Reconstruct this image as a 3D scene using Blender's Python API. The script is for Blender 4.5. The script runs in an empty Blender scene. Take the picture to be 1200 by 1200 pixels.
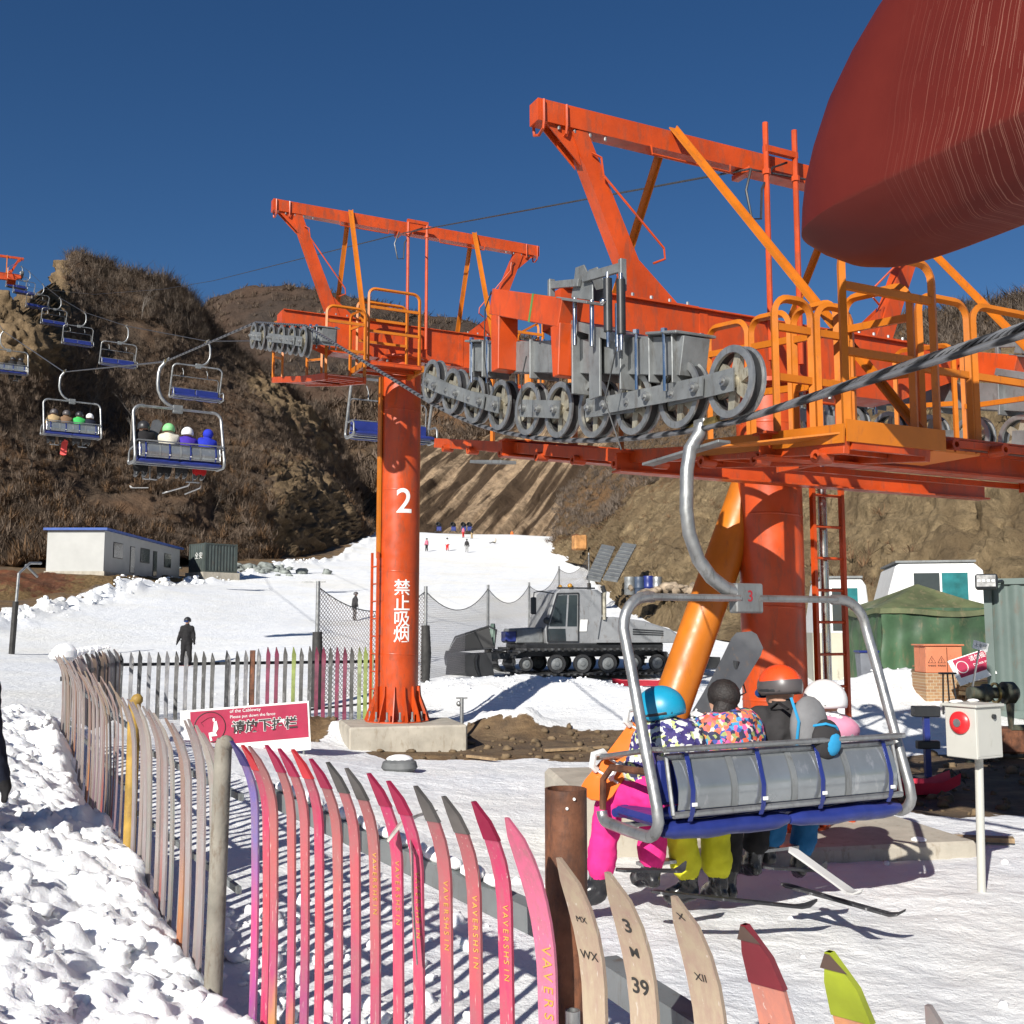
import bpy, math, random
import numpy as np
from mathutils import Vector, Matrix, Quaternion
from math import sin, cos, pi, sqrt, radians, atan2
random.seed(7)
rng = np.random.default_rng(11)
S = bpy.context.scene
COL = S.collection
# ------------------------------------------------------------------ camera
F = 1246.0; PITCH = radians(6.2); EYE = 2.0
cam_d = bpy.data.cameras.new('camera'); cam = bpy.data.objects.new('camera', cam_d); COL.objects.link(cam)
cam.location = (0, 0, EYE); cam.rotation_euler = (radians(90) + PITCH, 0, 0)
cam_d.sensor_width = 36; cam_d.sensor_fit = 'HORIZONTAL'; cam_d.lens = 36 * F / 1200
cam_d.clip_end = 3000; cam_d.clip_start = 0.05
S.camera = cam
def V(*a): return Vector(a)
def P(px, py, Y):
    """world point seen at photo pixel (px,py) at world depth Y (measuring aid)"""
    dx = (px - 600) / F; dy = (600 - py) / F
    d = Vector((dx, cos(PITCH) - dy * sin(PITCH), sin(PITCH) + dy * cos(PITCH)))
    return Vector((0, 0, EYE)) + d * (Y / d.y)
# ------------------------------------------------------------------ objects
ORG = {}
def tag(o, label=None, cat=None, group=None, kind=None):
    if label: o['label'] = label
    if cat: o['category'] = cat
    if group: o['group'] = group
    if kind: o['kind'] = kind
    return o
def thing(name, label, cat, loc=(0, 0, 0), group=None, rz=0.0, local=False):
    """Empty at the base of a thing. local=True: its parts are modelled in its own frame."""
    o = bpy.data.objects.new(name, None); COL.objects.link(o)
    o.location = loc; o.rotation_euler = (0, 0, rz); o.empty_display_size = 0.2
    ORG[o] = Vector((0, 0, 0)) if local else Vector(loc)
    return tag(o, label, cat, group)
def copy_tree(o, parent=None):
    c = o.copy(); COL.objects.link(c); ORG[c] = ORG.get(o, Vector())
    if parent is not None:
        c.parent = parent
    for ch in list(o.children): copy_tree(ch, c)
    return c
def frame_from(d, up=Vector((0, 0, 1))):
    d = d.normalized()
    x = d.cross(up)
    if x.length < 1e-4: x = d.cross(Vector((0, 1, 0)))
    x.normalize(); y = x.cross(d).normalized()
    return x, y
class MB:
    def __init__(s): s.v = []; s.f = []; s.m = []; s.sm = []
    def add(s, vs, fs, m=0, smooth=False):
        n = len(s.v); s.v.extend([tuple(p) for p in vs])
        for f in fs: s.f.append([i + n for i in f]); s.m.append(m); s.sm.append(smooth)
        return s
    def box(s, c, size, R=None, m=0):
        c = Vector(c); hx, hy, hz = size[0] / 2, size[1] / 2, size[2] / 2
        vs = []
        for z in (-hz, hz):
            for x, y in ((-hx, -hy), (hx, -hy), (hx, hy), (-hx, hy)):
                p = Vector((x, y, z)); p = R @ p if R is not None else p
                vs.append(c + p)
        return s.add(vs, [(0, 3, 2, 1), (4, 5, 6, 7), (0, 1, 5, 4), (1, 2, 6, 5), (2, 3, 7, 6), (3, 0, 4, 7)], m)
    def hexa(s, b, t, m=0):
        return s.add(list(b) + list(t), [(3, 2, 1, 0), (4, 5, 6, 7), (0, 1, 5, 4), (1, 2, 6, 5), (2, 3, 7, 6), (3, 0, 4, 7)], m)
    def beam(s, p0, p1, w, h, up=(0, 0, 1), m=0, w1=None, h1=None):
        p0 = Vector(p0); p1 = Vector(p1); x, y = frame_from(p1 - p0, Vector(up))
        w1 = w if w1 is None else w1; h1 = h if h1 is None else h1
        q = lambda p, a, b: [p + x * (i * a / 2) + y * (j * b / 2) for i, j in ((-1, -1), (1, -1), (1, 1), (-1, 1))]
        vs = q(p0, w, h) + q(p1, w1, h1)
        return s.add(vs, [(0, 1, 2, 3), (7, 6, 5, 4), (0, 4, 5, 1), (1, 5, 6, 2), (2, 6, 7, 3), (3, 7, 4, 0)], m)
    def tube(s, pts, r, n=8, m=0, closed=False, cap=True, flat=1.0, up=(0, 0, 1), smooth=True):
        pts = [Vector(p) for p in pts]; N = len(pts)
        rs = r if isinstance(r, (list, tuple)) else [r] * N
        tang = []
        for i in range(N):
            if closed: t = pts[(i + 1) % N] - pts[i - 1]
            else: t = pts[min(i + 1, N - 1)] - pts[max(i - 1, 0)]
            tang.append(t.normalized() if t.length > 1e-9 else Vector((0, 0, 1)))
        x, y = frame_from(tang[0], Vector(up)); vs = []
        for i in range(N):
            if i > 0:
                q = tang[i - 1].rotation_difference(tang[i]); x = q @ x; y = q @ y
            for k in range(n):
                a = 2 * pi * (k + .5) / n
                vs.append(pts[i] + x * (cos(a) * rs[i]) + y * (sin(a) * rs[i] * flat))
        fs = []
        for i in range(N if closed else N - 1):
            j = (i + 1) % N
            for k in range(n):
                l = (k + 1) % n; fs.append((i * n + k, i * n + l, j * n + l, j * n + k))
        if cap and not closed:
            s.add(vs, fs, m, smooth)
            b = len(s.v) - len(vs)
            s.f.append([b + k for k in range(n)][::-1]); s.m.append(m); s.sm.append(False)
            s.f.append([b + (N - 1) * n + k for k in range(n)]); s.m.append(m); s.sm.append(False)
            return s
        return s.add(vs, fs, m, smooth)
    def cyl(s, p0, p1, r, r1=None, n=16, m=0, smooth=True):
        return s.tube([p0, p1], [r, r if r1 is None else r1], n=n, m=m, smooth=smooth)
    def lathe(s, prof, c, axis, n=24, m=0, closed=False):
        """prof: list of (radius, along)."""
        c = Vector(c); axis = Vector(axis).normalized(); x, y = frame_from(axis); vs = []
        for r, h in prof:
            for k in range(n):
                a = 2 * pi * k / n; vs.append(c + axis * h + x * (r * cos(a)) + y * (r * sin(a)))
        fs = []; L = len(prof)
        for i in range(L if closed else L - 1):
            j = (i + 1) % L
            for k in range(n):
                l = (k + 1) % n; fs.append((i * n + k, i * n + l, j * n + l, j * n + k))
        return s.add(vs, fs, m, True)
    def prism(s, poly, vec, m=0, smooth=False):
        poly = [Vector(p) for p in poly]; vec = Vector(vec); n = len(poly)
        vs = poly + [p + vec for p in poly]
        fs = [tuple(range(n))[::-1], tuple(range(n, 2 * n))] + [(i, (i + 1) % n, (i + 1) % n + n, i + n) for i in range(n)]
        return s.add(vs, fs, m, smooth)
    def ball(s, c, r, m=0, n=12, R=None, squash=(1, 1, 1)):
        c = Vector(c); vs = []; rows = n // 2 + 1
        for i in range(rows + 1):
            th = pi * i / rows
            for k in range(n):
                a = 2 * pi * k / n
                p = Vector((sin(th) * cos(a) * r * squash[0], sin(th) * sin(a) * r * squash[1], cos(th) * r * squash[2]))
                vs.append(c + (R @ p if R is not None else p))
        fs = []
        for i in range(rows):
            for k in range(n):
                l = (k + 1) % n; fs.append((i * n + k, (i + 1) * n + k, (i + 1) * n + l, i * n + l))
        return s.add(vs, fs, m, True)
    def mark(s):
        if not hasattr(s, 'mk'): s.mk = []
        s.mk.append((len(s.v), len(s.f))); return s
    def each(s, name, mats, parent=None, bevel=0.0, sharp=40):
        """one object per marked piece, or per loose island when nothing is marked"""
        out = []; nv = len(s.v)
        if getattr(s, 'mk', None):
            key = [0] * len(s.f); b = s.mk + [(nv, len(s.f))]
            for k in range(len(s.mk)):
                for i in range(b[k][1], b[k + 1][1]): key[i] = k
        else:
            par = list(range(nv))
            def fd(i):
                while par[i] != i: par[i] = par[par[i]]; i = par[i]
                return i
            for f in s.f:
                r = fd(f[0])
                for i in f[1:]: par[fd(i)] = r
            key = [fd(f[0]) for f in s.f]
        gr = {}
        for i, k in enumerate(key): gr.setdefault(k, []).append(i)
        for k, fl in gr.items():
            mp = {}; m = MB()
            for i in fl:
                f = []
                for j in s.f[i]:
                    if j not in mp: mp[j] = len(m.v); m.v.append(s.v[j])
                    f.append(mp[j])
                m.f.append(f); m.m.append(s.m[i]); m.sm.append(s.sm[i])
            out.append(m.build(name, mats, parent, bevel, sharp))
        return out
    def build(s, name, mats, parent=None, bevel=0.0, sharp=40):
        me = bpy.data.meshes.new(name)
        off = ORG.get(parent, Vector()) if parent is not None else Vector()
        vs = [(p[0] - off.x, p[1] - off.y, p[2] - off.z) for p in s.v]
        me.from_pydata(vs, [], s.f)
        mats = mats if isinstance(mats, (list, tuple)) else [mats]
        for m in mats: me.materials.append(m)
        me.polygons.foreach_set('material_index', s.m); me.polygons.foreach_set('use_smooth', s.sm)
        me.update()
        if bevel == 0:
            try: me.set_sharp_from_angle(angle=radians(sharp))
            except Exception: pass
        o = bpy.data.objects.new(name, me); COL.objects.link(o)
        if parent is not None: o.parent = parent; ORG[o] = off
        if bevel > 0:
            b = o.modifiers.new('bevel', 'BEVEL'); b.width = bevel; b.segments = 1; b.limit_method = 'ANGLE'; b.angle_limit = radians(50)
        return o
def npmesh(name, v, f, mats, parent=None, smooth=False, attrs=None, mi=None):
    """fast mesh from numpy arrays; f is (n,k)"""
    me = bpy.data.meshes.new(name); v = np.asarray(v, np.float32); f = np.asarray(f, np.int32)
    me.vertices.add(len(v)); me.vertices.foreach_set('co', v.ravel())
    k = f.shape[1]; me.loops.add(f.size); me.loops.foreach_set('vertex_index', f.ravel())
    me.polygons.add(len(f)); me.polygons.foreach_set('loop_start', np.arange(0, f.size, k, dtype=np.int32))
    try: me.polygons.foreach_set('loop_total', np.full(len(f), k, np.int32))
    except Exception: pass
    me.polygons.foreach_set('use_smooth', np.full(len(f), smooth, bool))
    mats = mats if isinstance(mats, (list, tuple)) else [mats]
    for m in mats: me.materials.append(m)
    if mi is not None: me.polygons.foreach_set('material_index', np.asarray(mi, np.int32))
    me.update(calc_edges=True)
    for nm, arr in (attrs or {}).items():
        a = me.attributes.new(nm, 'FLOAT', 'POINT'); a.data.foreach_set('value', np.asarray(arr, np.float32))
    me.validate()
    o = bpy.data.objects.new(name, me); COL.objects.link(o)
    if parent is not None: o.parent = parent
    return o
# ------------------------------------------------------------------ numpy noise
_perm = rng.permutation(256); _perm = np.concatenate([_perm, _perm, _perm])
_g = rng.normal(size=(256, 3)); _g /= np.linalg.norm(_g, axis=1)[:, None]
def perlin(p):
    p = np.asarray(p, float); i = np.floor(p).astype(int); f = p - i; i &= 255
    u = f * f * f * (f * (f * 6 - 15) + 10); out = 0
    for dx in (0, 1):
        for dy in (0, 1):
            for dz in (0, 1):
                h = _perm[_perm[_perm[i[..., 0] + dx] + i[..., 1] + dy] + i[..., 2] + dz]
                g = _g[h]; d = f - np.array([dx, dy, dz])
                w = (u[..., 0] if dx else 1 - u[..., 0]) * (u[..., 1] if dy else 1 - u[..., 1]) * (u[..., 2] if dz else 1 - u[..., 2])
                out = out + w * (g * d).sum(-1)
    return out
def fbm(p, o=4, lac=2.1, gain=.5):
    p = np.asarray(p, float); a = 1; s = 0
    for k in range(o): s = s + a * perlin(p + 17.3 * k); p = p * lac; a *= gain
    return s
def worley(x, y, cell, seed=0):
    """distance to the nearest random feature point, and its random value"""
    x = np.asarray(x) / cell; y = np.asarray(y) / cell; ix = np.floor(x).astype(int); iy = np.floor(y).astype(int)
    best = np.full(x.shape, 9.); val = np.zeros(x.shape)
    for dx in (-1, 0, 1):
        for dy in (-1, 0, 1):
            cx = ix + dx; cy = iy + dy
            h = _perm[(_perm[(cx + seed) & 255] + cy) & 255]; h2 = _perm[(h + 31 + seed) & 255]; h3 = _perm[(h2 + 77) & 255]
            d = np.hypot(cx + .15 + .7 * h / 255 - x, cy + .15 + .7 * h2 / 255 - y)
            k = d < best; best = np.where(k, d, best); val = np.where(k, h3 / 255., val)
    return best, val
def sstep(a, b, x): t = np.clip((np.asarray(x, float) - a) / (b - a), 0, 1); return t * t * (3 - 2 * t)
# ------------------------------------------------------------------ materials
def new_mat(name):
    m = bpy.data.materials.new(name); m.use_nodes = True; nt = m.node_tree
    return m, nt, nt.nodes['Principled BSDF']
def _n(nt, t, **kw):
    n = nt.nodes.new(t)
    for k, v in kw.items():
        if k in n.inputs: n.inputs[k].default_value = v
        else: setattr(n, k, v)
    return n
def ramp(nt, fac, stops):
    r = nt.nodes.new('ShaderNodeValToRGB'); nt.links.new(fac, r.inputs[0]); e = r.color_ramp.elements
    while len(e) > len(stops): e.remove(e[-1])
    while len(e) < len(stops): e.new(.5)
    for i, (p, c) in enumerate(stops):
        e[i].position = p; e[i].color = (*c[:3], 1) if not isinstance(c, (int, float)) else (c, c, c, 1)
    return r.outputs[0]
def mix(nt, fac, a, b, mode='MIX'):
    n = nt.nodes.new('ShaderNodeMix'); n.data_type = 'RGBA'; n.blend_type = mode
    for sock, v in ((n.inputs[0], fac), (n.inputs[6], a), (n.inputs[7], b)):
        if hasattr(v, 'is_linked') or hasattr(v, 'links'): nt.links.new(v, sock)
        elif isinstance(v, (int, float)): sock.default_value = v
        else: sock.default_value = (*v[:3], 1)
    return n.outputs[2]
def noise(nt, vec, scale, detail=4, rough=.55, dist=0):
    n = _n(nt, 'ShaderNodeTexNoise', Scale=scale, Detail=detail, Roughness=rough, Distortion=dist)
    if vec is not None: nt.links.new(vec, n.inputs['Vector'])
    return n.outputs[0]
def coord(nt, kind='Object', scale=None):
    t = nt.nodes.new('ShaderNodeTexCoord').outputs[kind]
    if scale:
        mp = nt.nodes.new('ShaderNodeMapping'); mp.inputs['Scale'].default_value = scale; nt.links.new(t, mp.inputs[0]); t = mp.outputs[0]
    return t
def bump(nt, b, h, strength=.3, dist=.02):
    n = _n(nt, 'ShaderNodeBump', Strength=strength, Distance=dist); nt.links.new(h, n.inputs['Height']); nt.links.new(n.outputs[0], b.inputs['Normal'])
MATS = {}
def paint(name, col, rough=.45, metal=0.0, var=.12, vs=3.0, dirt=0.0, dirt_col=(.12, .08, .05), bmp=.0, bs=40, spec=.5, coat=0):
    """general surface: base colour with wear-like variation, optional dirt specks"""
    if name in MATS: return MATS[name]
    m, nt, b = new_mat(name); co = coord(nt)
    n1 = noise(nt, co, vs, 6, .6)
    d = tuple(max(c * (1 - var * 2), 0) for c in col); l = tuple(min(c * (1 + var), 1) for c in col)
    c = ramp(nt, n1, [(.3, d), (.7, l)])
    if dirt > 0:
        n2 = noise(nt, coord(nt, 'Object', (1, 1, .3)), vs * 5, 8, .7)
        f = ramp(nt, n2, [(.62 - dirt * .25, 0.), (.72 - dirt * .2, 1.)])
        c = mix(nt, f, c, mix(nt, .6, c, dirt_col))
    nt.links.new(c, b.inputs['Base Color'])
    b.inputs['Metallic'].default_value = metal
    r = ramp(nt, noise(nt, co, vs * 3, 5), [(.3, max(rough - .1, .03)), (.7, min(rough + .12, 1))]); nt.links.new(r, b.inputs['Roughness'])
    if 'Specular IOR Level' in b.inputs: b.inputs['Specular IOR Level'].default_value = spec
    if coat: b.inputs['Coat Weight'].default_value = coat
    if bmp > 0: bump(nt, b, noise(nt, co, bs, 6, .6), bmp, .01)
    MATS[name] = m; return m
RED = paint('red orange paint', (.50, .062, .009), .38, var=.14, vs=2.2, dirt=.45, dirt_col=(.22, .06, .03), bmp=.05)
ORA = paint('yellow orange primer paint', (.50, .145, .008), .42, var=.1, vs=2.5, dirt=.2, dirt_col=(.25, .08, .03), bmp=.05)
GAL = paint('galvanised steel', (.36, .365, .36), .42, metal=.75, var=.16, vs=6, dirt=.3, dirt_col=(.16, .15, .13), bmp=.08)
GALD = paint('dull zinc plate', (.22, .23, .23), .55, metal=.45, var=.15, vs=4, dirt=.35, dirt_col=(.12, .11, .10), bmp=.08)
CAST = paint('cast alloy', (.40, .37, .29), .5, metal=.5, var=.15, vs=8, dirt=.4, bmp=.15)
BRASS = paint('yellow zinc grip', (.35, .26, .09), .35, metal=.8, var=.2, vs=20)
RUB = paint('black rubber', (.02, .02, .021), .6, var=.2, vs=10)
BLK = paint('black enamel', (.025, .026, .028), .4, var=.2)
STEEL = paint('polished rod', (.6, .6, .6), .18, metal=1, var=.05)
BLUE = paint('dark blue vinyl', (.018, .03, .17), .38, var=.12, vs=6, bmp=.12, bs=9)
CONC = paint('concrete', (.42, .38, .31), .85, var=.14, vs=2.5, dirt=.3, dirt_col=(.25, .2, .14), bmp=.35, bs=30)
WHT = paint('white paint', (.75, .75, .72), .5, var=.04, vs=4, dirt=.12, dirt_col=(.4, .38, .33))
RUST = paint('rusty steel pipe', (.17, .065, .03), .7, metal=.1, var=.35, vs=7, dirt=.5, dirt_col=(.05, .025, .018), bmp=.3)
WOOD = paint('weathered wood', (.32, .22, .12), .8, var=.25, vs=6, dirt=.4, bmp=.3)
BRUSH = paint('brushed clear panel', (.30, .32, .33), .16, metal=.6, var=.12, vs=2, dirt=.15, dirt_col=(.6, .6, .6))
GREYP = paint('grey hull paint', (.30, .305, .31), .35, metal=.2, var=.1, vs=2, dirt=.25)
GLS = paint('dark window glass', (.03, .04, .045), .08, var=.1, spec=.8)
def world_mat():
    w = bpy.data.worlds.new('World'); S.world = w; w.use_nodes = True; nt = w.node_tree; bg = nt.nodes['Background']
    sk = nt.nodes.new('ShaderNodeTexSky'); sk.sky_type = 'NISHITA'; sk.sun_disc = False
    sk.sun_elevation = SUN_EL; sk.sun_rotation = SUN_ROT; sk.altitude = 900; sk.air_density = 1.0; sk.dust_density = 1.0; sk.ozone_density = 3.5
    hs = nt.nodes.new('ShaderNodeHueSaturation'); hs.inputs['Hue'].default_value = .505; hs.inputs['Saturation'].default_value = 1.22; hs.inputs['Value'].default_value = .95; nt.links.new(sk.outputs[0], hs.inputs['Color']); nt.links.new(hs.outputs[0], bg.inputs[0]); bg.inputs[1].default_value = .055
SUN_EL = radians(29)
TO_SUN = Vector((-.42, -.907, 0)).normalized() * cos(SUN_EL) + Vector((0, 0, sin(SUN_EL)))
SUN_ROT = atan2(TO_SUN.x, TO_SUN.y)
world_mat()
ld = bpy.data.lights.new('sun', 'SUN'); ld.energy = 5.0; ld.angle = radians(.5); ld.color = (1, .965, .90)
sun = bpy.data.objects.new('sun', ld); COL.objects.link(sun); sun.rotation_euler = TO_SUN.to_track_quat('Z', 'Y').to_euler()
sun.location = (0, -5, 12)
S.view_settings.view_transform = 'Standard'; S.view_settings.look = 'None'; S.view_settings.gamma = 1; S.view_settings.exposure = .46
def text(s, size, M, mat, parent, name='lettering', thick=.001, align='CENTER', font_scale_x=1.0, weight=0.0):
    cu = bpy.data.curves.new('txt', 'FONT'); cu.body = s; cu.size = size; cu.align_x = align; cu.align_y = 'CENTER'; cu.extrude = thick; cu.offset = weight
    o = bpy.data.objects.new('txt', cu); COL.objects.link(o)
    dg = bpy.context.evaluated_depsgraph_get(); me = bpy.data.meshes.new_from_object(o.evaluated_get(dg))
    bpy.data.objects.remove(o)
    me.transform(Matrix.Diagonal((font_scale_x, 1, 1, 1))); me.transform(M)
    off = ORG.get(parent, Vector()); me.transform(Matrix.Translation(-off)); me.name = name
    me.materials.clear(); me.materials.append(mat)
    t = bpy.data.objects.new(name, me); COL.objects.link(t); t.parent = parent; ORG[t] = off
    return t
def plane_M(c, right, up):
    """matrix whose x=right, y=up, z=normal at c"""
    r = Vector(right).normalized(); u = Vector(up); u = (u - r * u.dot(r)).normalized(); n = r.cross(u)
    return Matrix(((r.x, u.x, n.x, c[0]), (r.y, u.y, n.y, c[1]), (r.z, u.z, n.z, c[2]), (0, 0, 0, 1)))
# ================================================================== TERRAIN
GC = [(600,1200,5.36),(600,985,10),(1000,985,10),(1150,1045,8),(300,1200,5.3),(456,892,16.8),(540,885,17.5),(600,900,15),(750,868,18.8),(900,870,18.8),
 (600,840,21.5),(560,803,26),(700,803,27),(850,806,27),(1000,808,26),(640,800,31),(760,802,31),(900,790,33),
 (450,845,20.5),(380,846,20.5),(300,846,20.3),(200,838,20),(300,790,30),(450,790,29),(218,782,40),(415,729,66),(300,750,50),(520,770,36),(600,745,48),
 (500,690,90),(600,690,88),(650,690,86),(527,650,141),(505,647,150),(600,626,190),(500,624,200),(680,630,175),(455,622,205),(400,640,150),
 (120,697,65),(20,717,52),(0,760,40),(200,684,80),(300,669,100),(400,657,130),(435,632,178),(-200,740,40),(100,800,27),(-100,810,22),(0,900,12),(80,860,13),
 (60,672,71),(120,674,71),(210,676,91),(0,700,60),(-200,660,80),(-500,600,100),(-500,700,45),(300,655,112),
 (690,692,74),(750,726,52),(850,752,42),(1000,800,27),(1100,812,24.5),(1200,850,20),(1200,780,34),(1500,780,34),(900,740,44),(1400,900,14),(1100,960,11),(700,640,150),(760,712,66),
 (900,725,80),(1200,740,80),(1500,720,90)]
_pts = [P(*c) for c in GC]
_w = [(p.x, p.y, p.z) for p in _pts]
_w += [(x, y, 0.0) for x in (-6, -2, 2, 6) for y in (-12, -4, 1)] + [(-3, 4, 0), (2, 3, 0), (6, 5, 0), (0, 4, 0)]
for x, y, z in ((-150, 330, 55), (0, 330, 17), (150, 330, 50), (0, 260, 17.5), (-60, 260, 20), (300, 100, 40), (-300, 100, 60), (300, -12, 2), (-300, -12, 10), (-25, 250, 18), (25, 250, 17), (300, 330, 70), (-300, 330, 80)): _w.append((x, y, z))
_w = np.array(_w)
def _q(x, y): return np.stack([x / (y + 16) * 1.2, np.log(y + 16)], -1)
_A = _q(_w[:, 0], _w[:, 1]); _Z = _w[:, 2] / (_w[:, 1] + 16)
_D = np.linalg.norm(_A[:, None] - _A[None], axis=-1)
_n_ = len(_w); _M = np.zeros((_n_ + 3, _n_ + 3)); _M[:_n_, :_n_] = _D - np.eye(_n_) * .004
_M[:_n_, _n_] = 1; _M[:_n_, _n_ + 1:] = _A; _M[_n_, :_n_] = 1; _M[_n_ + 1:, :_n_] = _A.T
_C = np.linalg.solve(_M, np.concatenate([_Z, np.zeros(3)]))
def gz(x, y):
    x = np.asarray(x, float); y = np.asarray(y, float); sh = x.shape; a = _q(x.ravel(), y.ravel()); out = np.empty(len(a))
    for i in range(0, len(a), 20000):
        d = np.linalg.norm(a[i:i + 20000, None] - _A[None], axis=-1)
        out[i:i + 20000] = d @ _C[:_n_] + _C[_n_] + a[i:i + 20000] @ _C[_n_ + 1:]
    return out.reshape(sh) * (y + 16)
def dseg(x, y, pts):
    """distance to a polyline"""
    best = np.full(np.shape(x), 1e9)
    for (ax, ay), (bx, by) in zip(pts[:-1], pts[1:]):
        t = np.clip(((x - ax) * (bx - ax) + (y - ay) * (by - ay)) / ((bx - ax) ** 2 + (by - ay) ** 2 + 1e-9), 0, 1)
        best = np.minimum(best, np.hypot(x - ax - t * (bx - ax), y - ay - t * (by - ay)))
    return best
def G(px, py, Y): p = P(px, py, Y); return (p.x, p.y)
EDGE_L = [G(-100, 745, 40), G(20, 717, 52), G(120, 697, 65), G(200, 684, 80), G(300, 669, 100), G(400, 655, 132), G(435, 628, 185)]
EDGE_R = [G(700, 628, 175), G(690, 660, 110), G(705, 692, 74), G(760, 722, 51), G(880, 760, 37), G(1000, 790, 29), G(1250, 800, 27)]
def side(x, y, pts):
    """signed: interpolate the edge x at y, returns x-edge"""
    ys = np.array([p[1] for p in pts]); xs = np.array([p[0] for p in pts]); o = np.argsort(ys)
    return x - np.interp(y, ys[o], xs[o])
def snow_detail(x, y):
    near = 1 / (1 + (np.abs(y) / 22) ** 2)
    d, v = worley(x, y, .23, 3); z = near * .025 * np.maximum(0, .55 - d) * (v > .55) * sstep(.05, .35, fbm(np.stack([x * .5, y * .5, x * 0 + 9], -1), 2))*2
    z = z + near * .035 * fbm(np.stack([x * 1.7, y * 1.7, x * 0 + 3], -1), 5) + near * .03 * np.abs(perlin(np.stack([x * 2.6, y * 2.6, x * 0 + 13], -1)))
    z = z + .05 * fbm(np.stack([x * .25, y * .25, x * 0 + 5], -1), 3) * sstep(3, 20, y)
    return z
def blob(x, y, cx, cy, rx, ry, h, ang=0, p=2):
    c, s_ = cos(ang), sin(ang); u = ((x - cx) * c + (y - cy) * s_) / rx; w = (-(x - cx) * s_ + (y - cy) * c) / ry
    return h * np.exp(-(np.abs(u) ** p + np.abs(w) ** p))
TW2 = (-1.95, 18.6)
def ground_z(x, y):
    x = np.asarray(x, float); y = np.asarray(y, float)
    z = gz(x, y) + snow_detail(x, y)
    r = fbm(np.stack([x * 1.3, y * 1.3, x * 0 + 2], -1), 4)
    # snow heaps pushed up in front of the groomer
    z = z + blob(x, y, .2, 24.6, 2.6, 1.7, .34, .1, 3) * (1 + .5 * r) + blob(x, y, 5.3, 22.4, 3.6, 2.2, .42, .1, 2.6) * (1 + .2 * r)
    z = z + blob(x, y, 9.2, 22.6, 2.2, 1.4, .6, .1, 2) * (1 + .5 * r) + blob(x, y, 7.5, 19.5, 2.0, 1.0, .25)* (1 + .5 * r)
    z = z + blob(x, y, -3.6, 19.2, 1.0, .6, .25) * (1 + r) + blob(x, y, .0, 20.0, .9, .6, .35) * (1 + r)
    # snow kerb of lumps left by the groomer along the left edge of the run, berm on the right
    el = side(x, y, EDGE_L); lum, lv = worley(x, y, 1.1, 9)
    z = z + np.exp(-(el / 1.3) ** 2) * .7 * np.maximum(0, .75 - lum) * (lv > .35) * sstep(38, 50, y)
    er = side(x, y, EDGE_R); z = z + np.exp(-(er / 2.2) ** 2) * sstep(45, 70, y) * .5 * (1 + r)
    return z
def gh(x, y): return float(ground_z(np.array([x]), np.array([y]))[0])
def warp_axis(lo, hi, h0, grow):
    a = [0.0]; s_ = h0
    while a[-1] < hi: a.append(a[-1] + s_); s_ *= grow
    b = [0.0]; s_ = h0
    while -b[-1] > lo: b.append(b[-1] - s_); s_ *= grow
    return np.array(b[:0:-1] + a)
# x = k*(Y+3): dense where the camera looks
ks = np.concatenate([np.linspace(-6, -.62, 30)[:-1], np.linspace(-.62, .62, 520), np.linspace(.62, 6, 30)[1:]])
ys = [-14.0, -9, -5, -2, 0, 1, 2]
while ys[-1] < 14: ys.append(ys[-1] + .045)
st = .05
while ys[-1] < 340: ys.append(ys[-1] + st); st *= 1.022
ys = np.array(ys)
KY, KK = np.meshgrid(ys, ks, indexing='ij'); GX = KK * (np.maximum(KY, 0) + 4); GY = KY
GZ = ground_z(GX, GY)
def dirt_field(x, y):
    r = fbm(np.stack([x * .9, y * .9, x * 0 + 21], -1), 5); r2 = fbm(np.stack([x * .35, y * .35, x * 0 + 31], -1), 4)
    d = sstep(-.3, .8, -side(x, y, EDGE_L) - .4 + 1.2 * r) * sstep(36, 46, y)
    d = np.maximum(d, sstep(0, 2.0, side(x, y, EDGE_R) + 2.5 * r - .5) * sstep(24, 30, y))
    # bare muddy ground by the second tower, by the first tower and at the right
    d = np.maximum(d, sstep(.42, .62, blob(x, y, 1.2, 18.0, 3.8, 1.7, 1, -.06, 4) + .5 * r))
    d = np.maximum(d, sstep(.42, .62, blob(x, y, -4.3, 18.7, 1.3, 1.5, 1, 0, 4) + .4 * r))
    d = np.maximum(d, sstep(.40, .55, blob(x, y, 7.8, 13.6, 4.2, 2.9, 1, .1, 4) + .5 * r))
    d = np.maximum(d, .9 * sstep(.40, .7, blob(x, y, 6.6, 10.8, 3.6, 1.7, .62, .15, 2) + .55 * r))
    d = np.maximum(d, sstep(.4, .6, blob(x, y, 15, 22, 6.5, 4.5, 1, 0, 4) + .4 * r))
    d = np.maximum(d, .9 * sstep(.35, .6, blob(x, y, -22.5, 40, 2.2, 4.0, 1, 0, 2) + .4 * r))
    d = np.maximum(d, sstep(250, 262, y + 6 * r))
    return np.clip(d, 0, 1)
GD = dirt_field(GX, GY)
def grid_faces(n, m):
    i = np.arange(n - 1)[:, None] * m + np.arange(m - 1)[None]
    return np.stack([i, i + 1, i + m + 1, i + m], -1).reshape(-1, 4)
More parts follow.
